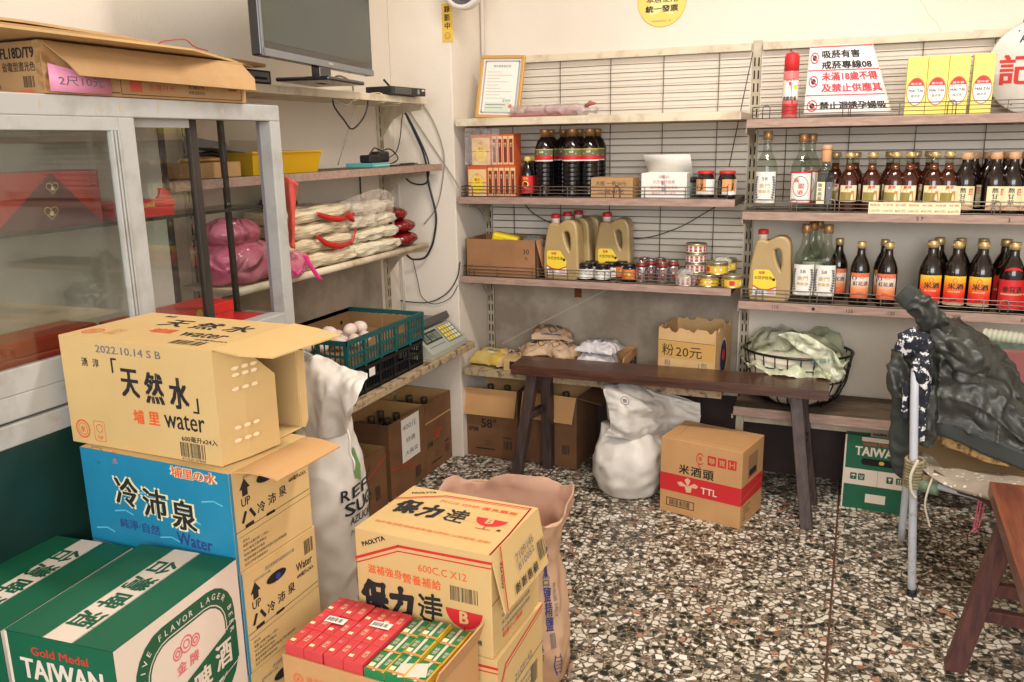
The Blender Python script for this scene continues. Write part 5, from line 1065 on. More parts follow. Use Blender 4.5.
for u, v, lb in ((.052, .105, 'small white barcode sticker across the left red packs'), (.145, .125, 'small white barcode sticker across the right red packs')):
    m = MB(); p = Vector(tp(u, v, TZ + .1305)); f = fplane(p, (.96, .2, 0), (-.2, .96, 0)); m.box(p.x - .022, p.x + .022, p.y - .010, p.y + .010, p.z - .0006, p.z, M_white); m.barcode(fplane(p, (1, 0, 0), (0, 1, 0)), -.018, -.006, .034, .012, M_ink, 14); tag(m.build('barcode_sticker'), lb, 'sticker')
m = MB(); p = Vector(tp(.275, .03, TZ + .124)); m.box(-.026, .026, -.02, .02, 0, .001, M_cw, 0, Matrix.Translation(p) @ Matrix.Rotation(.35, 4, 'Z')); tag(m.build('paper_slip'), 'white paper slip lying on the front right green drink pack', 'paper')
# --- rice liquor carton in front
RC = Carton('rice_liquor_carton', 'brown rice liquor carton with red band and three black characters, under the bench', -.660, 3.132, 0, -13.2, .332, .233, .31, M_kraft)
m = RC.m; f = RC.face('front'); w, d, h = .332, .233, .31
m.rect(f, 0, .092, w, .165, M_bar, .0006)
for i, ch in enumerate('米酒頭'): m.text(f, ch, .10 + i * .05, .193 - i * .001, .038, M_ink, w=.042, bold=.03)
m.ring(f, .165, .25, .016, .003, M_rink, .0008, sy=1.5, a0=.6, a1=5.6); m.text(f, '金', .165, .252, .016, M_rink); m.line(f, [(.158, .225), (.166, .212)], .004, M_rink)
for k, u in enumerate((.212, .253, .293)): m.rrect(f, u - .017, .232, u + .017, .270, .002, None, M_bar, .0007); m.text(f, '聯寶H'[k], u, .251, .024, M_kraft, off=.0011)
M_bl = mat('blossom_tan', (226, 176, 140), .6)
for a in (.3, 1.6, 2.9): m.poly(f, [(.118, .125), (.118 + .035 * math.cos(a - .35), .125 + .028 * math.sin(a - .35)), (.118 + .046 * math.cos(a), .125 + .036 * math.sin(a)), (.118 + .035 * math.cos(a + .4), .125 + .028 * math.sin(a + .4))], M_bl, .001)
m.poly(f, [(.105, .125), (.135, .125), (.132, .103), (.112, .10)], M_bl, .0011); m.text(f, 'TTL', .205, .122, .026, M_cw, w=.065, bold=.03, off=.001)
m.rrect(f, .03, .03, .145, .062, .001, .003, M_ink); m.barcode(f, .042, .034, .09, .024, M_ink, 22)
f = RC.face('right'); m.rect(f, 0, .092, d, .165, M_bar, .0006); m.line(f, [(0, .115), (d, .135)], .002, M_kraft, .001); m.rrect(f, .07, .18, .17, .275, .006, .003, M_bar) if 0 else None
m.rect(f, .065, .185, .165, .275, mat('carton_label_brown', (150, 112, 80), .7), .0006); smalltext(m, f, .072, .265, .085, 4, .012, M_ink, 3, .007); m.rrect(f, .075, .19, .155, .215, .012, None, M_hole, .001); m.rect(f, .065, .182, .165, .19, M_bar, .001); smalltext(m, f, .03, .075, .18, 5, .013, M_ink, 5, .008)
f = RC.face('top'); m.line(f, [(.05, .06), (.04, d - .04), (.08, d - .03), (w - .05, d - .03)], .0012, M_old); m.line(f, [(.03, .045), (w - .02, .045)], .0012, M_old); RC.finish()
# --- open liquor cartons with bottle necks: along the left wall and under the back shelf
def crate_bottle():
    t = thing('carton_bottle', 'x', 'bottle', (0, 0, 0), 0, 'bottles standing in open cartons'); m = MB(); m.lathe([(.033, 0), (.035, .01), (.035, .18), (.026, .205), (.014, .225), (.013, .262)], M_dark, 14); m.build('bottle_body', t)
    m = MB(); m.lathe(capm(.0155, .258, .288), mat('dull_cap', (92, 80, 62), .5, .3), 14); m.build('cap', t); return t
CB0 = [None]; posw = ['front left', 'front middle', 'front right', 'second row left', 'second row middle', 'second row right', 'third row left', 'third row middle', 'third row right', 'back left', 'back middle', 'back right']
def fill(c, nx, ny, where):
    T = Matrix.Translation(c.t.location) @ Matrix.Rotation(c.t.rotation_euler.z, 4, 'Z'); k = 0
    for j in range(ny):
        for i in range(nx):
            p = T @ Vector((c.w * (i + .5) / nx, c.d * (j + .5) / ny, .006)); lb = 'dark liquor bottle, %s inside the %s' % (posw[k] if nx == 3 else ('%s row %s' % (['front', 'second', 'third', 'back'][j], ['left', 'right', 'far right'][i])), where); k += 1
            if CB0[0] is None: CB0[0] = crate_bottle(); CB0[0].location = p; CB0[0]['label'] = lb
            else: dup(CB0[0], p, 0, lb)
g58 = 'open liquor cartons with bottles'
def c58(c, f, col, big='58°'):
    m = c.m; F = c.face(f); W = c.w if f == 'front' else c.d; h = c.h
    m.text(F, big, W * .45, h * .50, .045, col, w=.075, bold=.02); m.barcode(F, W * .72, h * .14, W * .17, h * .12, M_ink, 12, 4); m.text(F, '750毫升', W * .80, h * .31, .012, M_ink, w=.05); m.line(F, [(W * .2, h * .12), (W * .55, h * .12)], .006, M_ink); m.ring(F, W * .42, h * .21, .012, .002, M_ink); m.text(F, '金門酒廠', W * .15, h * .40, .022, M_ink, w=.05)
M_58r = mat('print_brick_red', (178, 60, 34), .7)
A1 = Carton('liquor_carton', 'open brown carton with red 58 under the counter, next to the pillar', -1.945, 3.135, 0, -1, .235, .245, .33, M_old, g58, False)
c58(A1, 'right', M_58r); A1.m.rect(A1.face('right'), .0, .235, .245, .242, M_tani, .0005); A1.finish(); fill(A1, 3, 3, 'carton beside the pillar')
A2 = Carton('liquor_carton', 'open brown carton with white handwritten sheet taped on, under the counter', -1.948, 2.815, 0, 0, .24, .31, .335, M_old, g58, False)
F = A2.face('right'); A2.m.rect(F, .10, .135, .255, .325, M_white, .0012); A2.m.text(F, '400元', .17, .285, .026, M_gink, w=.12, bold=0, off=.0018); A2.m.text(F, '特價', .175, .225, .024, M_gink, w=.08, bold=0, off=.0018); A2.m.text(F, '大高梁', .18, .17, .022, M_gink, w=.11, bold=0, off=.0018)
A2.m.text(F, '38°', .17, .10, .03, M_58r); A2.m.barcode(F, .21, .03, .05, .05, M_ink, 10); A2.m.line(F, [(.0, .14), (.11, .125), (.17, .13)], .005, M_rink, .0014); A2.finish(); fill(A2, 3, 4, 'carton with taped sheet')
A3 = Carton('liquor_carton', 'open brown carton marked 38 with a red diagonal line, nearest the white sack', -1.955, 2.53, 0, -1.0, .235, .27, .255, M_old, g58, False)
F = A3.face('right'); A3.m.text(F, '38°', .12, .19, .035, M_ink, w=.05, bold=0); A3.m.line(F, [(0, .11), (.05, .13), (.27, .215)], .005, M_rink); A3.m.barcode(F, .18, .05, .04, .06, M_ink, 10); A3.m.text(F, '700毫升', .12, .08, .012, M_ink, w=.06); A3.m.text(F, '大麴酒', .12, .10, .014, M_ink, w=.06)
A3.finish()
T_ = Matrix.Translation(A3.t.location)
for k, (u, v) in enumerate(((.06, .06), (.12, .06), (.06, .14), (.12, .14))): 
    p = A3.t.location + Vector((u, v, .006 - .04 * 0)); dup(CB0[0], p, 0, 'dark liquor bottle, %s inside the carton marked 38' % ['front left', 'front right', 'rear left', 'rear right'][k])
A4 = Carton('liquor_carton', 'low open brown carton partly hidden behind the standing white sack', -1.93, 2.25, 0, 1, .235, .25, .235, M_old, g58, False); c58(A4, 'right', M_ink, '38°'); A4.flap('back', .09, 40); A4.finish()
D1 = Carton('liquor_carton', 'open carton with black 58 and folded-out front flap, under the back shelf', -1.655, 3.43, 0, 1, .262, .25, .335, M_old, g58, False); c58(D1, 'front', M_ink); D1.flap('front', .125, 166, M_kraft, .004, 'front_flap'); D1.finish(); fill(D1, 3, 3, 'carton with black 58')
D2 = Carton('liquor_carton', 'open carton with folded-out flap behind the left bench legs', -1.375, 3.452, 0, -5, .27, .235, .335, M_old, g58, False); D2.m.barcode(D2.face('front'), .20, .06, .04, .045, M_ink, 10); D2.flap('front', .12, 160, M_kraft, .004, 'front_flap'); D2.flap('right', .12, 100, M_old, .01, 'side_flap'); D2.finish(); fill(D2, 3, 3, 'carton behind the bench legs')
# fluorescent tube box and flattened cardboard on the cabinet
M_tubeb = mat('tube_box_tan', (184, 146, 100), .8, rgb2=(166, 128, 84), scale=6); M_flat = mat('flat_cardboard', (206, 172, 122), .8, rgb2=(190, 154, 104), scale=5)
TB = Carton('tube_lamp_box', 'long cardboard lamp tube box with black lettering on top of the glass cabinet', -1.70, 1.255, 1.558, 0, .20, .60, .100, M_tubeb, cat='box')
m = TB.m; f = TB.face('front'); m.text(f, 'FL18D/T9', .136, .078, .020, M_ink, w=.092, bold=.04); m.text(f, '省電型晝光色', .136, .052, .018, M_ink, w=.092, bold=.01); m.barcode(f, .145, .012, .03, .022, M_ink, 12); m.text(f, '20支裝', .055, .016, .010, M_ink, w=.05); m.rect(f, .07, .002, .17, .007, M_orr, .0005)
f = TB.face('right'); m.rect(f, .215, .012, .25, .036, mat('print_dull_red', (190, 84, 62), .7), .0005); m.text(f, '台灣日光', .31, .024, .014, M_58r, w=.08, bold=0); m.text(f, 'FL18D/T9', .42, .030, .008, M_ink, w=.05); m.text(f, '省電型晝光色', .42, .018, .008, M_ink, w=.055, bold=0); m.text(f, '20W', .55, .030, .006, M_ink, w=.03); m.line(f, [(.19, .04), (.19, .006), (.58, .006), (.58, .04)], .0015, M_ink)
M_tape = film('packing_tape', (206, 160, 106), .6, .2); m.rect(f, .0, 0, .03, .10, M_tape, .0012); m.rect(TB.face('front'), .185, 0, .20, .10, M_tape, .0012)
m.line(f, [(.155, .04), (.155, .008), (.185, .008)], .002, M_ink)
TB.finish()
m = MB(); m.sheet([[(.202, .005, .099), (.202, .595, .094)], [(.230, .035, .060), (.232, .60, .060)], [(.236, .055, .035), (.245, .585, .030)]], M_tubeb, .003, smooth=False); m.build('side_flap', TB.t)
m = MB(); p = ony(46, 62, 1.3); f = fplane((CX + .003, 0, 0), (0, 1, 0), (0, 0, 1)); M_pink = mat('pink_paper', (232, 152, 184), .5)
a = onx(46, 63, CX + .004); b = onx(111, 92, CX + .004); m.sheet([[(CX + .006, a.y, 1.562), (CX + .006, (a.y + b.y) / 2, 1.561), (CX + .006, b.y, 1.561)], [(CX + .007, a.y, a.z), (CX + .010, (a.y + b.y) / 2, a.z - .012), (CX + .006, b.y, a.z - .018)]], M_pink, .001)
f = fplane((CX + .0095, 0, 0), (0, 1, 0), (0, 0, 1)); m.text(f, '2尺10元', (a.y + b.y) / 2, 1.583, .018, M_gink, w=(b.y - a.y) * .75, bold=0); tag(m.build('price_note'), 'pink paper price note stuck on the lamp tube box', 'note')
# flattened cardboard sheets
def flat(nm, label, pts, z, th=.005, M=M_flat):
    m = MB(); m.prism(pts, M, (0, 0, z), (1, 0, 0), (0, 1, 0), th)
    k = len(pts)
    return tag(m.build(nm), label, 'cardboard')
flat('cardboard_sheet', 'lowest flattened cardboard sheet lying on the lamp tube box', [(-1.76, .95), (-1.44, .93), (-1.43, 1.60), (-1.60, 2.02), (-1.78, 2.02)], 1.668)
flat('cardboard_sheet', 'middle flattened cardboard sheet on the lamp tube box', [(-1.80, .90), (-1.47, .88), (-1.455, 1.45), (-1.62, 2.10), (-1.80, 2.06)], 1.676, .006, M_tubeb)
TSH = thing('cardboard_sheet', 'topmost flattened cardboard sheet with a ragged raised edge on the cabinet', 'cardboard', (0, 0, 0)); m = MB()
m.sheet([[(-1.82, .85, 1.683), (-1.66, .84, 1.686), (-1.50, .86, 1.683)], [(-1.82, 1.2, 1.683), (-1.66, 1.2, 1.70), (-1.49, 1.22, 1.684)], [(-1.82, 1.45, 1.683), (-1.68, 1.46, 1.71), (-1.52, 1.5, 1.684)], [(-1.82, 1.8, 1.683), (-1.72, 1.82, 1.690), (-1.62, 1.88, 1.683)], [(-1.82, 2.12, 1.683), (-1.76, 2.14, 1.684), (-1.68, 2.18, 1.683)]], M_flat, .005, smooth=False); m.build('sheet', TSH)
m = MB(); m.tube(catmull([(-1.55, 1.62, 1.688), (-1.56, 1.66, 1.698), (-1.56, 1.72, 1.706), (-1.57, 1.76, 1.694), (-1.58, 1.82, 1.690)], 4), .0015, M_58r, 6); m.build('twine', TSH)
# red gift boxes in the cabinet
M_rbox = mat('gift_red', (200, 40, 30), .4, rgb2=(176, 28, 24), scale=9); M_rboxd = mat('gift_maroon', (92, 34, 40), .4)
def gift(label, x0, x1, y0, y1, z0, z1, extra=None):
    t = thing('gift_box', label, 'box', (x0, y0, z0), 0, 'red gift boxes in the display cabinet'); m = MB(); m.box(0, x1 - x0, 0, y1 - y0, 0, (z1 - z0) * .62, M_rbox, .002); m.build('box_base', t)
    m = MB(); m.box(-.002, x1 - x0 + .002, -.002, y1 - y0 + .002, (z1 - z0) * .62, z1 - z0, M_rbox, .002); f = fplane((x1 - x0 + .002, 0, 0), (0, 1, 0), (0, 0, 1))
    if extra: extra(m, f, y1 - y0, z1 - z0)
    m.build('lid', t); return t
def heart(m, f, u, v, s_): m.ring(f, u - s_ * .45, v, s_ * .5, s_ * .12, M_goldp); m.ring(f, u + s_ * .45, v, s_ * .5, s_ * .12, M_goldp); m.line(f, [(u - s_ * .85, v - s_ * .2), (u, v - s_), (u + s_ * .85, v - s_ * .2)], s_ * .12, M_goldp); m.disc(f, u, v - s_ * .3, s_ * .3, M_cr, .001, 6)
def g1(m, f, L, H): m.text(f, '高級禮盒 台灣名產', L * .45, H * .75, .010, M_goldp, w=.07)
gift('flat red gift box on the upper glass shelf, middle of the cabinet', -1.66, -1.545, 1.43, 1.61, 1.290, 1.328, g1)
gb = thing('gift_box', 'tall red gift box with dark triangle and gold hearts behind the left door', 'box', (-1.66, .79, 1.290), 0, 'red gift boxes in the display cabinet'); m = MB(); m.box(0, .10, 0, .62, 0, .115, M_rbox, .002); f = fplane((.10, 0, 0), (0, 1, 0), (0, 0, 1)); m.poly(f, [(.36, .002), (.615, .002), (.50, .113)], M_rboxd); heart(m, f, .50, .085, .016); heart(m, f, .49, .035, .018); m.build('box_body', gb)
def g2_(m, f, L, H):
    m.disc(f, L * .62, H * .8, .012, M_goldp)
    for k in range(4): m.ring(f, L * (.1 + .2 * k), H * .7, .012, .002, mat('gift_swirl', (222, 90, 50), .4))
gift('large red gift box on the cabinet floor behind the open middle pane', -1.67, -1.56, 1.46, 1.80, .972, 1.045, g2_)
gift('wide red gift box on the cabinet floor behind the left sliding door', -1.67, -1.57, .75, 1.42, .972, 1.035)
gift('flat red gift box lying on top of the wide one behind the left door', -1.665, -1.57, .80, 1.36, 1.0365, 1.07)
m = MB(); m.box(-1.66, -1.56, 1.812, 1.94, .967, .975, M_cr); m.box(-1.665, -1.565, 1.815, 1.935, .975, .981, M_rbox); tag(m.build('leaflet_pile'), 'thin red and white leaflets on the cabinet floor at the right end', 'leaflets')
m = MB(); m.loft(blob([((-1.62, 1.648, 1.291), .02, .02), ((-1.62, 1.65, 1.31), .024, .026), ((-1.61, 1.645, 1.335), .012, .016), ((-1.61, 1.64, 1.352), .006, .009)], 20, 3, .012, 30, 2), mat('red_plastic', (206, 40, 36), .3)); tag(m.build('plastic_bag'), 'knotted red plastic bag standing on the upper glass shelf', 'bag')
# ---------------------------------------------------------------- left wall shelves
M_tvb = mat('tv_frame_black', (26, 26, 28), .25, coat=.3); M_scr = mat('tv_screen', (44, 54, 52), .16, spec=.7); M_plb = mat('black_plastic', (28, 28, 30), .45); M_grey2 = mat('grey_plastic', (120, 120, 122), .4)
a_, b_ = Vector((-1.505, 2.56, 1.672)), Vector((-1.375, 1.84, 1.672))
TV = thing('television', 'large dark flat television standing on the top left shelf', 'television', (0, 0, 0)); u_ = (a_ - b_).normalized(); U3 = Vector((u_.x, u_.y, 0)); nn = Vector((U3.y, -U3.x, 0))
a_ = onz(373, 74, 1.668); b_ = onz(262, 52, 1.668); a_.z = b_.z = 0
sh = Vector((-.09, -.0, 0)); dirv = (a_ - b_).normalized()
# scale both ends back along their rays so the stand sits on the board
kk = 1.10; zz = EYE + (1.668 - EYE) * kk - .008; a_ = a_ * kk; b_ = b_ * kk; b_ = a_ - dirv * .80; nrm = Vector((dirv.y, -dirv.x, 0))
if nrm.x < 0: nrm = -nrm
def tvp(u, v, w_=0): p = b_ + dirv * u + nrm * w_; return Vector((p.x, p.y, zz + v))
Tt = Matrix(((dirv.x, -nrm.x, 0, b_.x), (dirv.y, -nrm.y, 0, b_.y), (0, 0, 1, zz), (0, 0, 0, 1)))
m = MB(); m.box(0, .80, 0, .03, 0, .47, M_tvb, .004, Tt); m.box(.15, .65, .03, .06, .08, .38, M_tvb, .01, Tt); m.build('housing', TV)
m = MB(); m.box(.016, .784, -.001, .0, .038, .454, M_scr, 0, Tt); m.build('screen', TV)
m = MB(); m.box(0, .80, -.004, .0, 0, .020, M_grey2, .0015, Tt); m.box(0, .010, -.004, .0, 0, .47, M_grey2, .001, Tt); f = fplane(tvp(0, 0, .0045), dirv, (0, 0, 1)); m.text(f, 'HERAN', .43, .012, .007, M_cr, off=.001); m.build('bezel', TV)
m = MB(); m.box(.36, .44, .0, .03, -(zz - 1.634), .02, M_tvb, .003, Tt); m.box(.26, .54, -.07, .10, -(zz - 1.634), -(zz - 1.646), M_tvb, .004, Tt); m.build('stand', TV)
def lx(px, py, X): return onx(px, py, X)
# DVR/remote like box at shelf end, small decoder at left
DV = thing('recorder_box', 'black recorder box with rows of white buttons at the end of the television shelf', 'recorder', (-1.80, 2.93, 1.6335), math.radians(-4)); m = MB(); m.box(0, .12, 0, .245, 0, .030, M_plb, .003); f = fplane((.12, 0, 0), (0, 1, 0), (0, 0, 1))
for r in range(3):
    for c in range(7): m.disc(f, .03 + c * .017, .007 + r * .008, .0022, M_white, .0006, 8, .8)
m.ring(f, .19, .015, .009, .0015, M_white, .0006, 16); m.disc(f, .19, .015, .003, M_white, .0006, 8); m.rect(f, .215, .018, .235, .025, M_cw, .0006); m.build('housing', DV)
DC = thing('set_top_box', 'small grey-fronted decoder box on the shelf left of the television stand', 'decoder', (-1.83, 2.10, 1.6335)); m = MB(); m.box(0, .12, 0, .14, 0, .04, M_plb, .003); f = fplane((.12, 0, 0), (0, 1, 0), (0, 0, 1)); m.rect(f, .01, .006, .13, .034, M_grey2, .0005); m.ring(f, .03, .02, .006, .0015, M_ink, .001, 10); m.rect(f, .06, .012, .12, .02, M_ink, .001); m.build('housing', DC)
# yellow tray with cartons, chargers, small box
M_yt = mat('tray_yellow', (226, 176, 20), .3, coat=.2)
def trayshape(m, x0, x1, y0, y1, z, h, M, t=.004, fl=.012):
    for q in ((0, 1), ):
        pass
    P = lambda k, o: [(x0 - k + o, y0 - k + o), (x1 + k - o, y0 - k + o), (x1 + k - o, y1 + k - o), (x0 - k + o, y1 + k - o)]
    ro = [Vector((a, b, z)) for a, b in P(0, 0)]; rt = [Vector((a, b, z + h)) for a, b in P(fl, 0)]; rl = [Vector((a, b, z + h)) for a, b in P(fl + .005, 0)]; rl2 = [Vector((a, b, z + h - .006)) for a, b in P(fl + .005, 0)]; ri = [Vector((a, b, z + h)) for a, b in P(fl, t)]; rb = [Vector((a, b, z + t)) for a, b in P(0, t)]
    m.loft([ro, [v + Vector((0, 0, -.006)) for v in rt], rl2, rl, ri, rb], M, (True, True), False)
a, b = lx(262, 165, -1.74).y, lx(328, 165, -1.72).y
YT = thing('yellow_tray', 'glossy yellow plastic tray on the second left shelf beside the cabinet', 'tray'); m = MB(); trayshape(m, -1.90, -1.745, 2.16, 2.50, 1.3605, .072, M_yt); m.build('tray_body', YT)
m = MB(); T = Matrix.Translation((-1.86, 2.24, 1.43)) @ Matrix.Rotation(-.3, 4, 'X') @ Matrix.Rotation(.1, 4, 'Z'); m.box(-.04, .07, 0, .18, 0, .04, M_cw, .001, T); m.box(.01, .05, .175, .1805, .008, .034, M_gink, 0, T); tag(m.build('fitting_box'), 'pale open-ended paper box sticking up out of the yellow tray', 'box')
m = MB(); T = Matrix.Translation((-1.80, 2.02, 1.445)) @ Matrix.Rotation(-.12, 4, 'X'); m.box(-.06, .05, -.02, .16, 0, .003, M_grey2, 0, T); m.box(-.06, -.057, -.02, .16, 0, .035, M_grey2, 0, T); tag(m.build('metal_plate'), 'grey folded metal piece over the yellow tray behind the cabinet glass', 'plate')
SB = thing('parts_box', 'shallow cardboard box of odds and ends on the second left shelf seen through glass', 'box', (-1.88, 1.93, 1.3605)); m = MB(); m.box(0, .14, 0, .17, 0, .045, M_tubeb, .002); m.rect(fplane((.14, 0, 0), (0, 1, 0), (0, 0, 1)), .10, .003, .165, .042, M_kraft, .0005); m.build('box_body', SB)
m = MB(); m.lathe([(.05, 0), (.06, .006), (.055, .012), (.02, .016), (0, .016)], M_bronze, 20, (-1.80, 2.0, 1.406), sx=.9, sy=1.2); m.tube([(-1.82, 1.96, 1.424), (-1.80, 2.05, 1.43), (-1.79, 2.08, 1.422)], .008, M_plb, 8); tag(m.build('metal_dish'), 'small metal dish with a dark handle lying on the shallow parts box', 'dish')
y0, y1 = lx(350, 165, -1.84).y, lx(391, 163, -1.73).y
m = MB(); m.box(-1.86, -1.735, y0, y1, 1.3605, 1.378, mat('teal_pack', (96, 170, 168), .4), .003); f = fplane((-1.735, y0, 1.3605), (0, 1, 0), (0, 0, 1)); m.line(f, [(.01, .009), (.2, .009)], .002, M_white, .0005); tag(m.build('flat_pack'), 'flat teal pack under the black charger on the second left shelf', 'pack')
CH = thing('power_adapter', 'black power adapters with coiled cord on the teal pack', 'adapter', (-1.80, y0, 1.3785)); m = MB(); m.box(0, .05, .005, .085, 0, .03, M_plb, .006); m.build('adapter_body', CH); m = MB(); m.box(-.01, .04, .09, .17, 0, .042, M_plb, .008); m.build('adapter_body', CH)
m = MB(); m.tube(catmull([(.03, .03, .03), (.035, .06, .055), (.03, .10, .05), (.03, .13, .045), (.03, .19, .05), (.04, .23, .02), (.05, .20, .002), (.055, .12, -.01)], 6), .0028, M_plb, 7); m.build('cord', CH)
m = MB(); m.tube([(-1.76, 3.0, 1.3665), (-1.75, 3.2, 1.367)], .004, M_plb, 8); m.tube([(-1.75, 3.2, 1.367), (-1.75, 3.235, 1.367)], .0025, M_grey2, 8); tag(m.build('screwdriver'), 'thin dark screwdriver lying at the end of the second left shelf', 'tool')
# cables
def cable(nm, label, pts, X, r, M, cat='cable'):
    P = []
    for p in pts: P.append(onx(p[0], p[1], p[2] if len(p) > 2 else X))
    m = MB(); m.tube(catmull(P, 6), r, M, 7); return tag(m.build(nm), label, cat)
def cabley(nm, label, pts, Y, r, M, cat='cable'):
    m = MB(); m.tube(catmull([ony(p[0], p[1], p[2] if len(p) > 2 else Y) for p in pts], 6), r, M, 7); return tag(m.build(nm), label, cat)
cabley('power_cable', 'thick black cable hanging from the recorder past the shelf ends and looping back', ((384, 80, 3.2), (396, 95, 3.33), (411, 125, 3.365), (424, 155, 3.37), (429, 185, 3.37), (436, 215, 3.37), (434, 238, 3.37), (430, 250, 3.37), (424, 258, 3.36), (412, 259, 3.34), (404, 252, 3.3)), 3.37, .0048, M_plb)
cabley('power_cable', 'second black cable running beside the thick one down the pillar', ((388, 84, 3.2), (400, 103, 3.34), (414, 128, 3.36), (428, 160, 3.36), (428, 178, 3.36), (424, 184, 3.36), (412, 183, 3.36), (401, 174, 3.36)), 3.36, .0035, M_plb)
cabley('signal_cable', 'thin black wire hanging from the recorder to the second shelf', ((404, 92, 3.3), (406, 102, 3.34), (402, 118, 3.34), (400, 138, 3.34), (396, 152, 3.33), (388, 158, 3.3)), 3.3, .0022, M_plb)
cabley('grey_cable', 'grey cable arcing down the pillar from the television shelf end', ((421, 101), (435, 125), (444, 155), (442, 185), (436, 208), (424, 224)), 3.378, .0026, M_cordg)
cabley('grey_cable', 'straight grey cable crossing diagonally from the television shelf to the back shelves', ((404, 103), (425, 135), (447, 168), (462, 192, 3.36)), 3.378, .0026, M_cordg)
cabley('grey_cable', 'brown looped cable across the pillar below the noodle shelf', ((392, 299), (410, 302), (430, 302), (447, 293), (457, 278), (460, 262)), 3.378, .0028, M_cord)
cabley('grey_cable', 'thin wire loop hanging lower on the pillar toward the counter', ((413, 260), (418, 282), (422, 297), (434, 304), (450, 298), (458, 285)), 3.376, .0018, M_cord)
cable('power_cable', 'black cable loop hanging under the television shelf', ((333, 96), (334, 106), (344, 120), (352, 129), (362, 120), (367, 108), (368, 98)), -1.72, .0032, M_plb)
cable('grey_cable', 'grey cable loop bundled under the television shelf', ((330, 80), (340, 76), (352, 84), (352, 100), (346, 105), (335, 101), (332, 95)), -1.71, .003, M_cordg)
cable('grey_cable', 'taut grey wire slanting from the television shelf to the second shelf', ((356, 105, -1.74), (348, 132, -1.76), (338, 165, -1.8)), -1.75, .0025, M_cordg)
cable('power_cable', 'black cable hanging on the wall behind the noodles', ((360, 175), (361, 200), (365, 262), (372, 290), (375, 310)), -1.94, .0035, M_plb)
m = MB(); m.tube([(-1.925, 3.372, .70), (-1.925, 3.372, 1.27)], .0055, M_white, 8); tag(m.build('wall_pipe'), 'thin pale vertical pipe in the corner between left wall and pillar', 'pipe')
m = MB()
for k, y in enumerate((2.66, 2.86, 2.98)): m.tube(catmull([(SX - .05, y, 1.634), (SX - .01, y + .02, 1.637), (SX + .004, y + .03, 1.625), (SX + .004, y + .035, 1.604), (SX - .03, y + .03, 1.602)], 4), .0014, M_cr, 5)
tag(m.build('twine_loops'), 'pale twine loops wrapped around the front edge of the television shelf', 'twine')
# noodle bundles
M_nood = mat('rice_noodles', (232, 216, 184), .5, rgb2=(196, 170, 128), scale=14, stretch=(3, .5, 14), lo=.32, hi=.52, coat=.5, crinkle=.35, cscale=16); M_nood2 = mat('rice_noodles_pale', (238, 230, 206), .5, rgb2=(212, 196, 160), scale=14, stretch=(3, .5, 14), lo=.32, hi=.52, coat=.5, crinkle=.35, cscale=16); M_tie = mat('red_tie', (190, 36, 34), .35)
def bundle(label, y0, y1, z, hgt, M, x0=-1.90, x1=-1.715, grp='bags of dried rice noodles', seed=0):
    """one folded hank of noodles in clear film, strand ridges run along y and curl at the ends"""
    t = thing('noodle_bag', label, 'noodle bag', (x0, y0, z), 0, grp); W = x1 - x0; L = y1 - y0; rings = []
    for i in range(29):
        q = i / 28; k = min(1, .42 + 1.1 * math.sin(math.pi * min(max(q, .02), .98)) ** .5); r = []
        for s_ in range(44):
            a = 2 * math.pi * s_ / 44; c, sn = math.cos(a), math.sin(a); rr = .5 * (abs(c) ** 4 + abs(sn) ** 4) ** -.25
            p = Vector((W / 2 + W * rr * c, L * q, hgt / 2 + hgt * k * rr * sn)); st = .0034 * math.sin(a * 20 + 5 * math.sin(q * 4 + seed)) + .011 * noise.noise(Vector((a * 1.6, q * 5, seed)))
            p += Vector((c, 0, sn)) * st; p.y += .010 * noise.noise(Vector((c * 2.5, sn * 6, seed + i * .02))) * (1 if i in (0, 28) else .6); p.z = max(p.z, .0); r.append(p)
        rings.append(r)
    m = MB(); m.loft(rings, M); m.build('noodles', t); return t
z = 1.031
Ls = [('lowest of the left noodle stack', 2.28, 2.66, .058), ('second in the left noodle stack', 2.27, 2.655, .052), ('third in the left noodle stack', 2.29, 2.65, .050), ('topmost of the left noodle stack', 2.27, 2.66, .050)]
zz_ = z
for i, (l, a, b, hh) in enumerate(Ls): bundle('tan dried noodle bag in clear film, ' + l, a, b, zz_, hh, M_nood, seed=i); zz_ += hh
zz_ = z
for i, (l, a, b, hh) in enumerate([('lowest of the right noodle stack', 2.665, 3.0, .058), ('second in the right noodle stack', 2.67, 2.985, .050), ('third in the right noodle stack', 2.66, 2.97, .050), ('topmost of the right noodle stack', 2.67, 2.96, .046)]): bundle('pale dried noodle bag in clear film, ' + l, a, b, zz_, hh, M_nood2, seed=i + 5); zz_ += hh
def ribbon(label, pts, wd, X):
    P = catmull([onx(a, b, X) for a, b in pts], 5); m = MB(); n = len(P); m.sheet([[p + Vector((.003 * nz(p, 60), 0, wd / 2 * (.5 + .5 * math.sin(math.pi * min(i / (n - 1) + .08, .95)))))for i, p in enumerate(P)], [p + Vector((.004, 0, 0)) for p in P], [p - Vector((0, 0, wd / 2 * (.5 + .5 * math.sin(math.pi * min(i / (n - 1) + .08, .95))))) for i, p in enumerate(P)]], M_tie, .0015)
    return tag(m.build('red_tie'), label, 'plastic tie')
ribbon('flat red plastic tie on the upper left noodle bags', ((317, 214), (330, 218), (342, 219), (354, 214)), .022, -1.702); ribbon('flat red plastic tie on the lower left noodle bags', ((316, 236), (328, 244), (342, 246), (352, 241)), .024, -1.702)
ribbon('short upright red plastic tie between the noodle stacks', ((355, 228), (354, 236), (351, 243)), .02, -1.700); ribbon('small red plastic tie end on the upper right of the noodle stack', ((346, 214), (350, 217), (354, 220)), .03, -1.698)
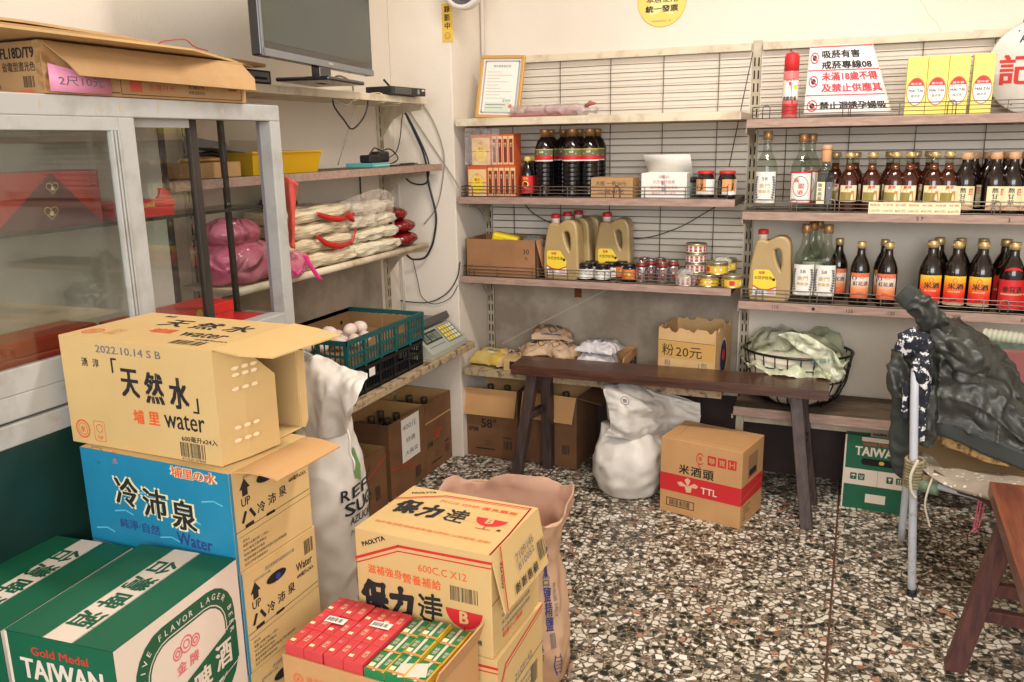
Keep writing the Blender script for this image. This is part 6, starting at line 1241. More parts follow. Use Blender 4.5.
rows = [[onx(x, y, -1.70 + .008 * math.sin(x * .3)) for x, y in r] for r in (((340, 202), (356, 196), (372, 190), (386, 190), (395, 198)), ((345, 207), (358, 204), (374, 198), (386, 196), (393, 206)), ((350, 214), (362, 212), (376, 206), (388, 204), (394, 216)), ((356, 226), (366, 224), (378, 218), (388, 214), (395, 232)))]
m = MB(); m.sheet(patch(rows, 5, 5, lambda u, v, p: .006 * nz(p, 25)), film('bag_film', (222, 206, 196), .33, .15), .0); tag(m.build('clear_bag'), 'clear plastic bag handle flopped over the right noodle stack', 'bag')
def redpack(label, y, z, s_, x=-1.76):
    m = MB(); rings = []
    for i in range(9):
        q = i / 8; k = math.sin(math.pi * (q * .88 + .06)) ** .45
        rings.append([Vector((x + math.cos(a) * .055 * k, y + (q - .5) * .15, z + .03 + math.sin(a) * .028 * k + .006 * nz((a, q * 4, s_), 1.5))) for a in [2 * math.pi * j / 18 for j in range(18)]])
    m.loft(rings, mat('dark_red_pack', (140, 22, 24), .22, coat=.4, rgb2=(104, 14, 18), scale=16, crinkle=.5, cscale=20)); t = tag(m.build('red_snack_pack'), label, 'pack', 'dark red plastic packs'); return t
redpack('dark red plastic pack at the bottom of the pile beside the noodles', 3.10, 1.032, 1); redpack('dark red plastic pack at the bottom shelf end by the pillar', 3.13, 1.036, 2, -1.84); redpack('dark red plastic pack in the middle of the pile beside the noodles', 3.10, 1.085, 3, -1.77); redpack('dark red plastic pack topmost of the pile beside the noodles', 3.07, 1.135, 4, -1.79)
redpack('dark red pack peeking out behind the noodle stacks below the yellow tray', 2.42, 1.225, 6, -1.86)
# coral bag sheet hanging beside the cabinet, pink bags
M_coral = mat('coral_plastic', (226, 92, 78), .35, coat=.3)
rows = [[onx(x, y, X) for x, y, X in r] for r in (((282, 176, -1.66), (288, 178, -1.63), (298, 184, -1.60)), ((284, 195, -1.67), (289, 197, -1.63), (296, 200, -1.62)), ((288, 220, -1.67), (291, 222, -1.64), (295, 224, -1.63)), ((289, 246, -1.67), (292, 248, -1.65), (295, 249, -1.65)))]
m = MB(); m.sheet(patch(rows, 5, 5, lambda u, v, p: .004 * nz(p, 30)), M_coral, .003); tag(m.build('coral_bag'), 'folded coral red plastic bag hanging just right of the cabinet edge', 'bag')
M_pinkf = mat('pink_bag_film', (230, 150, 170), .2, rgb2=(214, 96, 130), scale=12, alpha=.7, coat=.6, crinkle=.9, cscale=18); M_hot = mat('hot_pink_plastic', (232, 60, 140), .3)
PBG = thing('pink_bag', 'pink and clear plastic bags of goods on the third left shelf behind the cabinet', 'bag'); m = MB()
m.loft(blob([((-1.81, 2.14, 1.035), .07, .11), ((-1.81, 2.14, 1.06), .10, .135), ((-1.81, 2.14, 1.10), .105, .14), ((-1.81, 2.13, 1.14), .09, .12), ((-1.81, 2.11, 1.165), .05, .07)], 40, 4, .014, 16, 5), M_pinkf); m.build('bag_body', PBG)
m = MB(); m.loft(blob([((-1.80, 2.10, 1.160), .06, .08), ((-1.80, 2.09, 1.19), .08, .10), ((-1.80, 2.09, 1.22), .06, .08), ((-1.80, 2.08, 1.235), .03, .04)], 36, 4, .012, 18, 8), M_pinkf); m.build('bag_top', PBG)
PK2 = thing('pink_bag', 'small pink bag with hot pink tail hanging over the noodle shelf edge', 'bag'); m = MB(); m.loft(blob([((-1.675, 2.215, 1.036), .02, .04), ((-1.67, 2.22, 1.06), .035, .065), ((-1.67, 2.225, 1.10), .035, .06), ((-1.67, 2.22, 1.12), .015, .03)], 28, 4, .008, 24, 9), M_pinkf); m.build('bag_body', PK2)
P = [onx(x, y, -1.635) for x, y in ((305, 255), (308, 262), (313, 270), (320, 280))]; m = MB(); m.sheet(patch([[p + Vector((0, -.014, .004)) for p in P], [p + Vector((.006, 0, 0)) for p in P], [p + Vector((0, .014, -.004)) for p in P]], 4, 3), M_hot, .002); m.tube(catmull([onx(x, y, -1.64) for x, y in ((293, 270), (297, 274), (301, 268), (305, 258))], 4), .005, M_hot, 8); m.build('bag_tail', PK2)
# ---------------------------------------------------------------- counter: crates, eggs, scale
def crate(label, x0, x1, y0, y1, z0, h, M, grp='stacked plastic crates'):
    t = thing('plastic_crate', label, 'crate', (x0, y0, z0), 0, grp); m = MB(); W, L = x1 - x0, y1 - y0; T = .006
    m.box(0, W, 0, L, 0, .006, M)
    def side(O, U, n_, LL):
        O = Vector(O); U = Vector(U); n_ = Vector(n_)
        def bar(u0, u1, v0, v1, t0=0, t1=T):
            p = O + U * u0 + n_ * t0; q = O + U * u1 + n_ * t1; m.box(min(p.x, q.x), max(p.x, q.x), min(p.y, q.y), max(p.y, q.y), v0, v1, M)
        bar(0, LL, h - .016, h, -.004, T + .002); bar(0, LL, 0, .016); bar(0, LL, h * .46, h * .54)
        n = max(2, round(LL / .105)); 
        for i in range(n + 1):
            u = (LL - .012) * i / n; bar(u, u + .012, 0, h, -.003, T)
            if i < n:
                for j in range(1, 5): uu = u + .012 + (LL / n - .012) * j / 5; bar(uu - .002, uu + .002, .016, h * .46, .001, T - .001); bar(uu - .002, uu + .002, h * .54, h - .016, .001, T - .001) if i % 2 == 0 or j in (1, 4) else None
                if i % 2: bar(u + .02, u + LL / n - .008, h * .62, h - .03, .001, T - .001) if 0 else None
    side((0, 0, 0), (1, 0, 0), (0, 1, 0), W); side((0, L, 0), (1, 0, 0), (0, -1, 0), W); side((0, 0, 0), (0, 1, 0), (1, 0, 0), L); side((W, 0, 0), (0, 1, 0), (-1, 0, 0), L)
    m.build('crate_body', t); return t
M_teal = mat('crate_teal', (22, 86, 86), .4); M_cblk = mat('crate_black', (24, 26, 28), .4)
CK = crate('black plastic crate with white sticker on the counter, beneath the teal egg crate', -1.942, -1.60, 2.38, 2.93, .576, .103, M_cblk)
m = MB(); f = fplane((-1.925 + .347 + .0025, 0, 0), (0, 1, 0), (0, 0, 1)); f = fplane((.3425 + .0025, 0, 0), (0, 1, 0), (0, 0, 1)); m.rect(f, .14, .055, .18, .085, M_white, .001); m.build('sticker', CK)
CT = crate('teal plastic crate holding white eggs on the counter', -1.944, -1.593, 2.38, 2.935, .680, .112, M_teal)
m = MB(); M_liner = mat('liner_card', (150, 116, 78), .85)
for q in ((.008, .343, .542, .546), (.008, .012, .01, .542)): m.box(*q, .01, .095, M_liner)
f = fplane((.0125, 0, 0), (0, 1, 0), (0, 0, 1)); 
for k in range(3): m.disc(f, .30 + k * .09, .06, .009, M_hole, .001, 12)
f = fplane((0, .5415, 0), (1, 0, 0), (0, 0, 1)); m.line(f, [(.17, .01), (.17, .095)], .002, M_tani, .001)
m.box(.012, .341, .01, .542, .0065, .035, M_liner); m.build('card_liner', CT)
M_egg = mat('eggshell', (232, 212, 200), .5, bump=.05, bscale=80)
def egg():
    pr = []
    for i in range(17): a = math.pi * i / 16; pr.append((.0225 * math.sin(a) * (1 - .12 * math.cos(a)), -.029 * math.cos(a)))
    m = MB(); pr[0] = (0, pr[0][1]); pr[-1] = (0, pr[-1][1]); m.lathe(pr, M_egg, 20); return m.build('egg')
E0 = None; eggs = [((-1.77, 2.44), 0), ((-1.72, 2.47), 0), ((-1.76, 2.51), 0), ((-1.70, 2.54), 0), ((-1.66, 2.59), 0), ((-1.71, 2.60), 0), ((-1.66, 2.655), 0), ((-1.76, 2.575), 0), ((-1.72, 2.665), 0), ((-1.735, 2.54), .036), ((-1.69, 2.605), .036), ((-1.685, 2.665), .034), ((-1.80, 2.50), 0), ((-1.77, 2.64), 0)]
where = ['left front', 'front left by the crate rim', 'left middle', 'front middle', 'front right by the crate rim', 'centre', 'far right by the rim', 'back centre', 'right end', 'upper layer left', 'upper layer middle', 'upper layer right', 'back left', 'back right']
R = random.Random(11)
for k, ((x, y), dz) in enumerate(eggs):
    o = egg() if E0 is None else E0.copy()
    if E0 is None: E0 = o
    else: COL.objects.link(o)
    o.location = (x - .02, y - .02, .726 + .0235 + dz); o.rotation_euler = (math.pi / 2 + R.uniform(-.4, .4), R.uniform(-.5, .5), R.uniform(0, 6)); tag(o, 'white egg in the teal crate, %s of the heap' % where[k], 'egg', 'white eggs in the teal crate')
SCL = thing('price_scale', 'digital price scale with keypad at the far end of the counter', 'scale', (-1.90, 3.0, .576)); M_sc = mat('scale_body', (170, 172, 160), .45)
m = MB(); m.prism([(0, 0), (.30, 0), (.30, .018), (.215, .095), (0, .095)], M_sc, (0, .33, 0), (1, 0, 0), (0, 0, 1), -.0 - .0 or .0001) if 0 else None
pr_ = [(0, 0), (.31, 0), (.31, .02), (.225, .10), (0, .10)]
m.add([Vector((a, y, b)) for y in (0, .33) for a, b in pr_], [(0, 1, 2, 3, 4), (9, 8, 7, 6, 5)] + [(i, 5 + i, 5 + (i + 1) % 5, (i + 1) % 5) for i in range(5)], M_sc)
O = Vector((.31, 0, .02)); V = Vector((-.085, 0, .08)).normalized(); f = fplane(O, (0, 1, 0), V); Ls_ = .1167
m.rect(f, .02, .05, .17, .105, mat('lcd_dark', (62, 66, 62), .2), .001); m.rect(f, .03, .058, .07, .095, mat('lcd_panel', (120, 130, 116), .3), .0016); m.rect(f, .08, .058, .12, .095, mat('lcd_panel'), .0016); m.rect(f, .125, .058, .165, .095, mat('lcd_panel'), .0016)
m.text(f, '12.5', .05, .078, .02, M_ink, off=.002, bold=0); m.text(f, '80', .10, .078, .02, M_ink, off=.002, bold=0)
m.rect(f, .185, .02, .315, .108, mat('keypad_blue', (92, 120, 132), .5), .001)
for r in range(4):
    for c in range(5): m.rect(f, .192 + c * .024, .026 + r * .021, .211 + c * .024, .042 + r * .021, M_yel if c < 3 else M_cr, .0016)
m.line(f, [(.02, .03), (.16, .03)], .004, M_gink, .001); m.build('scale_body', SCL)
m = MB(); m.box(.02, .235, .02, .31, .112, .118, mat('platter_steel', (130, 128, 124), .35, .6), .002); m.tube([(.11, .16, .10), (.11, .16, .112)], .03, M_plb, 12); T = Matrix.Translation((.235, .02, .118)) @ Matrix.Rotation(-.5, 4, 'Y'); m.box(0, .004, 0, .29, -.0, .03, mat('platter_steel'), .001, T); m.build('platter', SCL)
# ---------------------------------------------------------------- lower back shelf goods
def pouch(nm, label, c, rx, ry, h, M, seed, rz=0, grp=None, pr=None, tilt=0):
    t = thing(nm, label, 'bag', c, rz, grp); rows = []; N = 22
    top = []; bot = []
    for i in range(N + 1):
        rt = []; rb = []
        for j in range(N + 1):
            u = i / N * 2 - 1; v = j / N * 2 - 1; k = (1 - abs(u) ** 3) * (1 - abs(v) ** 3); kk_ = max(k, 0) ** .5
            uu = u * rx * (1 - .06 * (1 - abs(v))); vv = v * ry * (1 - .06 * (1 - abs(u)))
            wz = .012 * nz((u * 2, v * 2, seed), 1.6) + .007 * ridge((u * 2, v * 2, seed), 2.2)
            zt = h * .22 + h * .78 * kk_ + wz + tilt * u; zb = h * .22 - h * .22 * kk_
            rt.append(Vector((uu, vv, zt))); rb.append(Vector((uu, vv, max(zb + tilt * u * 0, 0))))
        top.append(rt); bot.append(rb)
    m = MB(); m.sheet(top, M); m.sheet([r[::-1] for r in bot], M)
    ed = lambda a: None
    # close rim
    for A, B in (([top[0][j] for j in range(N + 1)], [bot[0][j] for j in range(N + 1)]), ([top[N][j] for j in range(N + 1)], [bot[N][j] for j in range(N + 1)]), ([top[i][0] for i in range(N + 1)], [bot[i][0] for i in range(N + 1)]), ([top[i][N] for i in range(N + 1)], [bot[i][N] for i in range(N + 1)])): m.sheet([A, B], M)
    def S(a, b, off=0):
        i = min(max((a / rx + 1) / 2 * N, 0), N - .001); j = min(max((b / ry + 1) / 2 * N, 0), N - .001); i0, j0 = int(i), int(j); fi, fj = i - i0, j - j0
        p = (top[i0][j0] * (1 - fi) + top[i0 + 1][j0] * fi) * (1 - fj) + (top[i0][j0 + 1] * (1 - fi) + top[i0 + 1][j0 + 1] * fi) * fj; return p + Vector((0, 0, off + .0012))
    if pr: pr(m, S)
    m.build('bag_body', t); return t
M_flour = mat('flour_bag_beige', (206, 176, 146), .5, rgb2=(184, 150, 118), scale=10, coat=.15, crinkle=.6, cscale=15); M_wbag = mat('white_bag_plastic', (216, 210, 212), .35, coat=.3, crinkle=.5, cscale=15)
def prf(m, S):
    m.text(S, '太白粉', 0, .02, .028, M_ink, bold=.02); m.line(S, [(-.06, -.01), (.06, -.01)], .003, M_ink, .0004); m.disc(S, -.055, .045, .01, M_rink, .0004, 10); m.ring(S, .0, -.04, .02, .003, M_ink); m.line(S, [(-.05, -.065), (.05, -.06)], .004, M_gink, .0004)
LZ = .443; gfl = 'beige printed flour bags'
for k, (lab, px, py, Y, z, rx, ry, h, rz, tl) in enumerate((('lying flat at the left next to the yellow bag', 517, 357, 3.50, LZ, .085, .08, .055, .2, 0), ('in front, below the pile beside the tray', 551, 358, 3.45, LZ, .085, .06, .05, -.3, 0), ('lying under the pile at the back', 548, 350, 3.59, LZ, .10, .08, .06, .4, 0), ('leaning on the middle of the pile', 541, 345, 3.52, LZ + .062, .095, .085, .05, .5, .015), ('tilted to the right on the pile', 562, 340, 3.52, LZ + .058, .08, .085, .055, -.5, -.012), ('topmost at the back of the pile', 553, 330, 3.60, LZ + .115, .095, .07, .05, .3, -.012), ('right end of the pile beside the tray', 575, 346, 3.60, LZ, .05, .07, .085, .1, 0))):
    pouch('flour_bag', 'beige printed flour bag ' + lab, (ony(px, py, Y).x, Y, z), rx, ry, h, M_flour, k + 1, rz, gfl, prf, tl)
def pry(m, S): m.poly(S, [(-.03, -.01), (.04, -.01), (.05, .03), (-.02, .035)], mat('bag_blue_print', (110, 150, 170), .4), .0004); m.text(S, '黃豆', 0, -.035, .02, M_white)
pouch('sugar_bag', 'yellow plastic bag with blue print at the left end of the lower back shelf', (-1.535, 3.50, LZ), .095, .08, .06, mat('yellow_bag', (214, 176, 60), .3, rgb2=(190, 170, 110), scale=14, coat=.3), 20, -.1, None, pry)
# cream empty carton standing open in front
FB = Carton('snack_carton', 'small cream carton with dark opening beside the yellow bag', ony(504, 362, 3.40).x, 3.392, LZ, 0, .17, .12, .055, M_tanb, cat='box'); FB.m.rrect(FB.face('front'), .03, .008, .16, .045, .003, None, M_hole, .0008); FB.finish()
# tray with white packs
x0 = ony(568, 366, 3.42).x; x1 = ony(622, 370, 3.42).x; WT = x1 - x0
DT = Carton('shallow_tray', 'shallow cut-down carton with red print holding white bags', x0, 3.42, LZ, -2, WT, .23, .065, M_kraft, closed=False, Mi=M_kraft, cat='tray'); f = DT.face('front'); DT.m.text(f, '味', .035, .032, .03, M_rink); DT.m.text(f, '↑', WT - .04, .032, .03, M_rink); DT.m.text(f, '小心', WT * .55, .045, .018, M_rink)
f = DT.face('right'); DT.m.poly(f, [(0, 0), (.23, 0), (.23, .055), (.10, .05), (0, .02)], mat('navy_print', (34, 40, 84), .5), .0006); DT.m.ring(f, .06, .03, .02, .004, M_rink, .001); DT.m.ring(f, .12, .03, .018, .004, M_rink, .001); DT.m.ring(f, .18, .035, .015, .003, M_cw, .001)
DT.flap('right', .03, 5, M_kraft, .02, 'end_flap'); DT.flap('back', .03, 0, M_kraft, .0, 'rear_flap'); DT.finish('tray_body')
def prw(m, S): m.line(S, [(-.05, .03), (0, .045), (.05, .03)], .004, M_blue, .0004); m.text(S, '中筋麵粉', 0, .0, .022, M_gink, bold=0); m.line(S, [(-.06, -.03), (.06, -.028)], .003, M_blue, .0004)
pouch('white_flour_bag', 'white flour bag with blue print, lower one in the shallow tray', (x0 + .10, 3.535, LZ + .0045), .095, .085, .085, M_wbag, 31, .1, 'white flour bags', prw); pouch('white_flour_bag', 'white flour bag with blue print lying on top of the other in the shallow tray', (x0 + .115, 3.53, LZ + .088), .09, .075, .045, M_wbag, 32, -.15, 'white flour bags', prw)
# torn carton
TC = thing('torn_carton', 'tan carton with torn-off top edge and handwritten 20 on the lower back shelf', 'box', (-.741, 3.426, LZ), math.radians(-6.5)); w, d, h = .235, .245, .258; m = MB(); R = random.Random(12)
def torn(p0, p1, out, seed):
    p0, p1, out = Vector(p0), Vector(p1), Vector(out); n = 22; A = []; B = []
    for i in range(n + 1):
        q = i / n; p = p0.lerp(p1, q); hh = h - .012 - .018 * abs(noise.noise(Vector((q * 5, seed, 0)))) - (.014 if (int(q * 9 + seed) % 3 == 0) else 0); A.append(p); B.append(p + Vector((0, 0, hh)))
    m.sheet([[a for a in A], [b for b in B]], M_kraft2, .004, smooth=False)
M_kraft2 = mat('carton_pale', (214, 178, 126), .75, rgb2=(200, 160, 108), scale=6)
torn((0, 0, 0), (w, 0, 0), (0, -1, 0), 1); torn((w, 0, 0), (w, d, 0), (1, 0, 0), 2); torn((w, d, 0), (0, d, 0), (0, 1, 0), 6); torn((0, d, 0), (0, 0, 0), (-1, 0, 0), 3); m.box(.004, w - .004, .004, d - .004, 0, .004, M_kraft2)
f = fplane((0, 0, 0), (1, 0, 0), (0, 0, 1)); m.rect(f, 0, .115, w, .185, mat('tape_band', (204, 160, 92), .3, coat=.4), .0048); m.line(f, [(0, .19), (w, .187)], .002, M_old, .005); m.line(f, [(0, .075), (w, .072)], .003, M_old, .005); m.text(f, '20元', .13, .145, .045, M_ink, w=.11, bold=0, off=.0056); m.text(f, '粉', .04, .15, .05, M_ink, bold=0, off=.0056); m.text(f, '粉', .04, .095, .026, M_gink, bold=0, off=.0056); m.text(f, '1包', .19, .095, .026, M_gink, bold=0, off=.0056); m.text(f, '1 台灣', .10, .042, .022, M_rink, w=.08, off=.0056)
f = fplane((w, 0, 0), (0, 1, 0), (0, 0, 1)); m.disc(f, d * .5, .11, .055, mat('navy_print'), .0048, 24, 1.5); m.ring(f, d * .5, .11, .055, .005, M_cr, .0054, 24, 1.5); m.disc(f, d * .5, .12, .025, M_rink, .0056, 16); m.build('carton_body', TC)
# wire basket with film bags
BK = thing('wire_basket', 'round black wire basket holding a crumpled green-tinted plastic bag', 'basket', (-.195, 3.545, .386)); M_bk = mat('basket_black', (18, 18, 20), .35); m = MB(); N = 26
prof = [(.130, .006), (.165, .03), (.195, .10), (.205, .17), (.212, .215)]
for r, z in ((.130, .006), (.178, .055), (.197, .11), (.207, .165)): m.tube([(r * math.cos(2 * math.pi * k / 40), r * .78 * math.sin(2 * math.pi * k / 40), z) for k in range(40)], .0028, M_bk, 6, closed=True)
m.tube([(.213 * math.cos(2 * math.pi * k / 40), .213 * .78 * math.sin(2 * math.pi * k / 40), .216) for k in range(40)], .0055, M_bk, 8, closed=True)
for k in range(N):
    a = 2 * math.pi * k / N; m.tube([(r * math.cos(a), r * .78 * math.sin(a), z) for r, z in prof], .0028, M_bk, 6)
for k in range(-3, 4): m.tube([(k * .036, -.09, .006), (k * .036, .09, .006)], .0022, M_bk, 6)
m.build('basket_body', BK)
M_pbag = mat('green_tint_film', (232, 234, 206), .28, rgb2=(214, 218, 178), scale=7, alpha=.72, coat=.5, crinkle=.9, cscale=10); M_pap = mat('basket_paper', (214, 204, 184), .7)
m = MB(); m.loft(blob([((-.195, 3.535, .396), .10, .085), ((-.195, 3.535, .44), .155, .12), ((-.20, 3.535, .52), .175, .135), ((-.20, 3.535, .575), .165, .125), ((-.2, 3.535, .60), .08, .07)], 36, 4, .012, 12, 3), M_pap); tag(m.build('paper_bundle'), 'pale paper-wrapped contents inside the wire basket', 'bundle')
PBK = thing('plastic_bag', 'crumpled green-tinted plastic bag heaped over the wire basket', 'bag'); 
G = [[(741, 350), (752, 334), (775, 326), (800, 330), (825, 331), (850, 350)], [(741, 356), (752, 338), (778, 330), (800, 334), (826, 336), (852, 358)], [(744, 362), (758, 352), (780, 348), (802, 350), (826, 350), (848, 362)], [(752, 366), (768, 366), (788, 366), (806, 364), (826, 364), (840, 372)], [(762, 370), (778, 374), (796, 377), (812, 378), (828, 378), (836, 384)]]
Yd = [3.66, 3.60, 3.50, 3.40, 3.365]
rows = [[ony(x, y, Yd[i] + .01 * math.sin(x)) for x, y in r] for i, r in enumerate(G)]
def crump(u, v, p): return .026 * (ridge(p, 11, 4) - .5) + .014 * (ridge(p, 24, 3) - .5) + .006 * nz(p, 60)
m = MB(); m.sheet(patch(rows, 9, 9, crump), M_pbag, .0006); m.build('bag_body', PBK)
P = [[ony(x, y, 3.37) for x, y in r] for r in (((778, 334), (792, 332), (806, 334)), ((794, 346), (808, 343), (820, 343)), ((814, 360), (826, 356), (836, 354)), ((828, 380), (838, 382), (846, 374)))]
m = MB(); m.sheet(patch(P, 5, 6, lambda u, v, p: .016 * (ridge(p, 20, 2) - .5) + .006 * nz(p, 50)), mat('film_fold_light', (224, 226, 196), .25, alpha=.8, coat=.5, crinkle=.8, cscale=16), .0008); m.build('bag_handle', PBK)
m = MB(); P = ony(822, 358, 3.37); f = fplane(ony(806, 364, 3.364), (1, 0, .12), (0, 0, 1)); m.text(f, '宏福行', .06, .01, .02, mat('teal_print', (70, 120, 120), .5), w=.09, bold=0); m.build('bag_print', PBK)
# ---------------------------------------------------------------- sacks on the floor
M_sack = mat('woven_white', (226, 220, 212), .45, rgb2=(210, 203, 194), scale=6, coat=.1, crinkle=.35, cscale=9); M_sackg = mat('woven_grey', (212, 206, 198), .5, rgb2=(192, 186, 178), scale=7, crinkle=.35, cscale=9)
WS = thing('woven_sack', 'tall white woven sugar sack standing beside the water cartons, top flopped right', 'sack')
def sec(l, r, py, Y, ry, yaw=0): a = ony(l, py, Y); b = ony(r, py, Y); return ((a + b) / 2, (b - a).length / 2, ry, yaw)
def zsec(X, Y, z, rx, ry, yaw=0): return (Vector((X, Y, z)), rx, ry, yaw)
WR = blob([zsec(-1.30, 1.76, .0, .10, .10), zsec(-1.30, 1.76, .015, .125, .12), zsec(-1.30, 1.76, .08, .135, .135), sec(298, 359, 600, 1.76, .135), sec(298, 358, 540, 1.76, .13), sec(300, 357, 490, 1.76, .12), sec(301, 351, 450, 1.76, .10), sec(302, 347, 425, 1.75, .075), sec(302, 350, 404, 1.73, .05), sec(302, 345, 388, 1.72, .035)], 96, 9, .012, 9, 2, 2.3, .15)
m = MB(); m.loft(WR, M_sack)
def sack_fn(rings, kc, zscale=1):
    """printing surface on a lofted sack: u moves round the ring from column kc, v is height"""
    n = len(rings[0])
    zs = [sum(p.z for p in r) / n for r in rings]
    def fn(u, v, off=0):
        i = max(j for j in range(len(zs)) if zs[j] <= max(v, zs[0])); i = min(i, len(zs) - 2); t = min(max((v - zs[i]) / max(zs[i + 1] - zs[i], 1e-6), 0), 1)
        per = sum((rings[i][k] - rings[i][k - 1]).length for k in range(n)); c = (kc + u / per * n) % n; k = int(c); g = c - k
        P = lambda r: r[k] * (1 - g) + r[(k + 1) % n] * g
        p = P(rings[i]) * (1 - t) + P(rings[i + 1]) * t; ctr = sum(rings[i], Vector()) / n; d = p - ctr; d.z = 0
        return p + d.normalized() * (off + .0025)
    return fn
f = sack_fn(WR, 96 * .925)
M_sgr = mat('sack_green', (104, 140, 84), .6)
for i, t in enumerate('REFINED'): m.text(f, t, .012 + i * .034, .565, .030, M_ink, w=.026, bold=.03)
for i, t in enumerate('SUGAR'): m.text(f, t, .024 + i * .034, .525, .034, M_ink, w=.029, bold=.04)
m.text(f, 'AZUCAR REFINADA', .11, .49, .022, M_ink, w=.17); m.poly(f, [(.045, .60), (.065, .585), (.072, .62), (.06, .67), (.05, .68), (.045, .65)], M_sgr)
m.text(f, 'MITR PHOL GROUP', .11, .455, .016, M_sgr, w=.16)
for i, t in enumerate('GOLD SUNARINGS'): m.text(f, t, .06 + i * .001, .38 - i * .026, .02, M_sgr, w=.02, bold=.02, rot=-math.pi / 2)
m.build('sack_body', WS)
G = [[(296, 368), (310, 356), (322, 354), (340, 364), (354, 368), (367, 373)], [(296, 380), (310, 372), (324, 374), (340, 380), (352, 384), (364, 386)], [(298, 396), (310, 392), (322, 394), (336, 396), (348, 400), (357, 402)], [(300, 412), (310, 410), (322, 410), (334, 412), (343, 414), (350, 412)], [(300, 440), (310, 440), (322, 440), (334, 438), (342, 436), (348, 432)]]
rows = [[ony(x, y, [1.70, 1.655, 1.64, 1.65, 1.675][i] + .012 * math.sin(x * .22 + i)) for x, y in r] for i, r in enumerate(G)]
m = MB(); m.sheet(patch(rows, 8, 8, lambda u, v, p: .013 * (ridge((p.x, p.y, p.z * .3), 13, 3) - .5) + .004 * (ridge((p.x, p.y, p.z * .4), 34, 3) - .5) + .0015 * nz(p, 60)), M_sack, .0012); m.build('sack_mouth', WS)
m = MB(); m.tube(catmull([ony(347, 428, 1.66), ony(350, 440, 1.655), ony(350, 452, 1.65), ony(354, 462, 1.65), ony(354, 470, 1.65)], 5), .003, M_sack, 6); m.build('tie_string', WS)
G = [[(296, 352), (302, 350), (312, 354), (322, 360)], [(294, 380), (302, 378), (310, 376), (320, 376)], [(294, 420), (302, 420), (310, 418), (316, 414)]]
m = MB(); m.sheet(patch([[ony(x, y, 1.80 + .01 * i) for x, y in r] for i, r in enumerate(G)], 8, 8, lambda u, v, p: .010 * nz(p, 25)), film('liner_film', (226, 222, 216), .6, .3), .001); m.build('inner_liner', WS)
# tied bundle sack in the middle of the floor
KS = thing('woven_sack', 'lumpy white woven sack tied near the top, left of the rice liquor carton', 'sack')
cx, cy = -.815, 3.255
R2 = blob([zsec(cx, cy, 0, .07, .06), zsec(cx, cy, .012, .115, .09), zsec(cx - .01, cy, .07, .143, .115), zsec(cx - .01, cy, .14, .150, .12), zsec(cx - .005, cy, .20, .138, .11), zsec(cx - .01, cy, .25, .115, .085), zsec(cx - .02, cy, .275, .10, .06), zsec(cx - .02, cy, .30, .10, .055)], 110, 10, .016, 9, 5, 2.1, .35, .75)
m = MB(); m.loft(R2, M_sack); m.build('sack_body', KS)
G = [[(606, 388), (618, 383), (640, 385), (662, 394), (685, 400), (700, 403)], [(604, 394), (622, 392), (645, 398), (668, 402), (686, 406), (700, 410)], [(608, 410), (626, 410), (650, 414), (670, 416), (688, 416), (700, 420)], [(610, 424), (628, 428), (650, 430), (672, 432), (688, 436), (694, 440)], [(603, 436), (624, 440), (648, 444), (668, 450), (680, 452), (686, 458)]]
rows = [[ony(x, y, [3.27, 3.20, 3.165, 3.15, 3.15][i] + max(0, min(1, (x - 628) / 45)) * [.11, .17, .20, .215, .215][i]) for x, y in r] for i, r in enumerate(G)]
m = MB(); m.sheet(patch(rows, 13, 13, lambda u, v, p: .022 * (ridge((p.x * .5 + p.z, p.y, p.z * 1.2 + p.x * .4), 9, 7) - .5) + .006 * (ridge((p.x * .6, p.y, p.z * 1.8), 22, 2) - .5) + .002 * nz(p, 60)), M_sackg, .001); m.build('sack_neck', KS)
rows = [[ony(x, y, Y) for x, y, Y in r] for r in (((606, 388, 3.28), (620, 384, 3.31), (650, 388, 3.38), (698, 404, 3.40)), ((606, 400, 3.34), (626, 400, 3.37), (656, 406, 3.42), (698, 412, 3.42)), ((610, 440, 3.33), (628, 440, 3.36), (656, 440, 3.41), (690, 446, 3.41)))]
m = MB(); m.sheet(patch(rows, 6, 6, lambda u, v, p: .012 * nz(p, 14)), M_sackg, .001); m.build('sack_back', KS)
m = MB()
for k in range(7): a = ony(606 + k * 1.4, 388 + k * .6, 3.26); m.tube([a, a + Vector((-.02 - .006 * (k % 3), -.008, .010 - .004 * k))], .0012, M_sack, 4)
m.build('frayed_threads', KS)
fr = fplane(ony(616, 398, 3.185), (1, 0, -.1), (0, 0, 1)); m = MB(); m.ring(fr, .04, .0, .018, .0025, M_gink, .012); m.text(fr, '糖', .04, 0, .016, M_gink, off=.012); m.build('sack_print', KS)
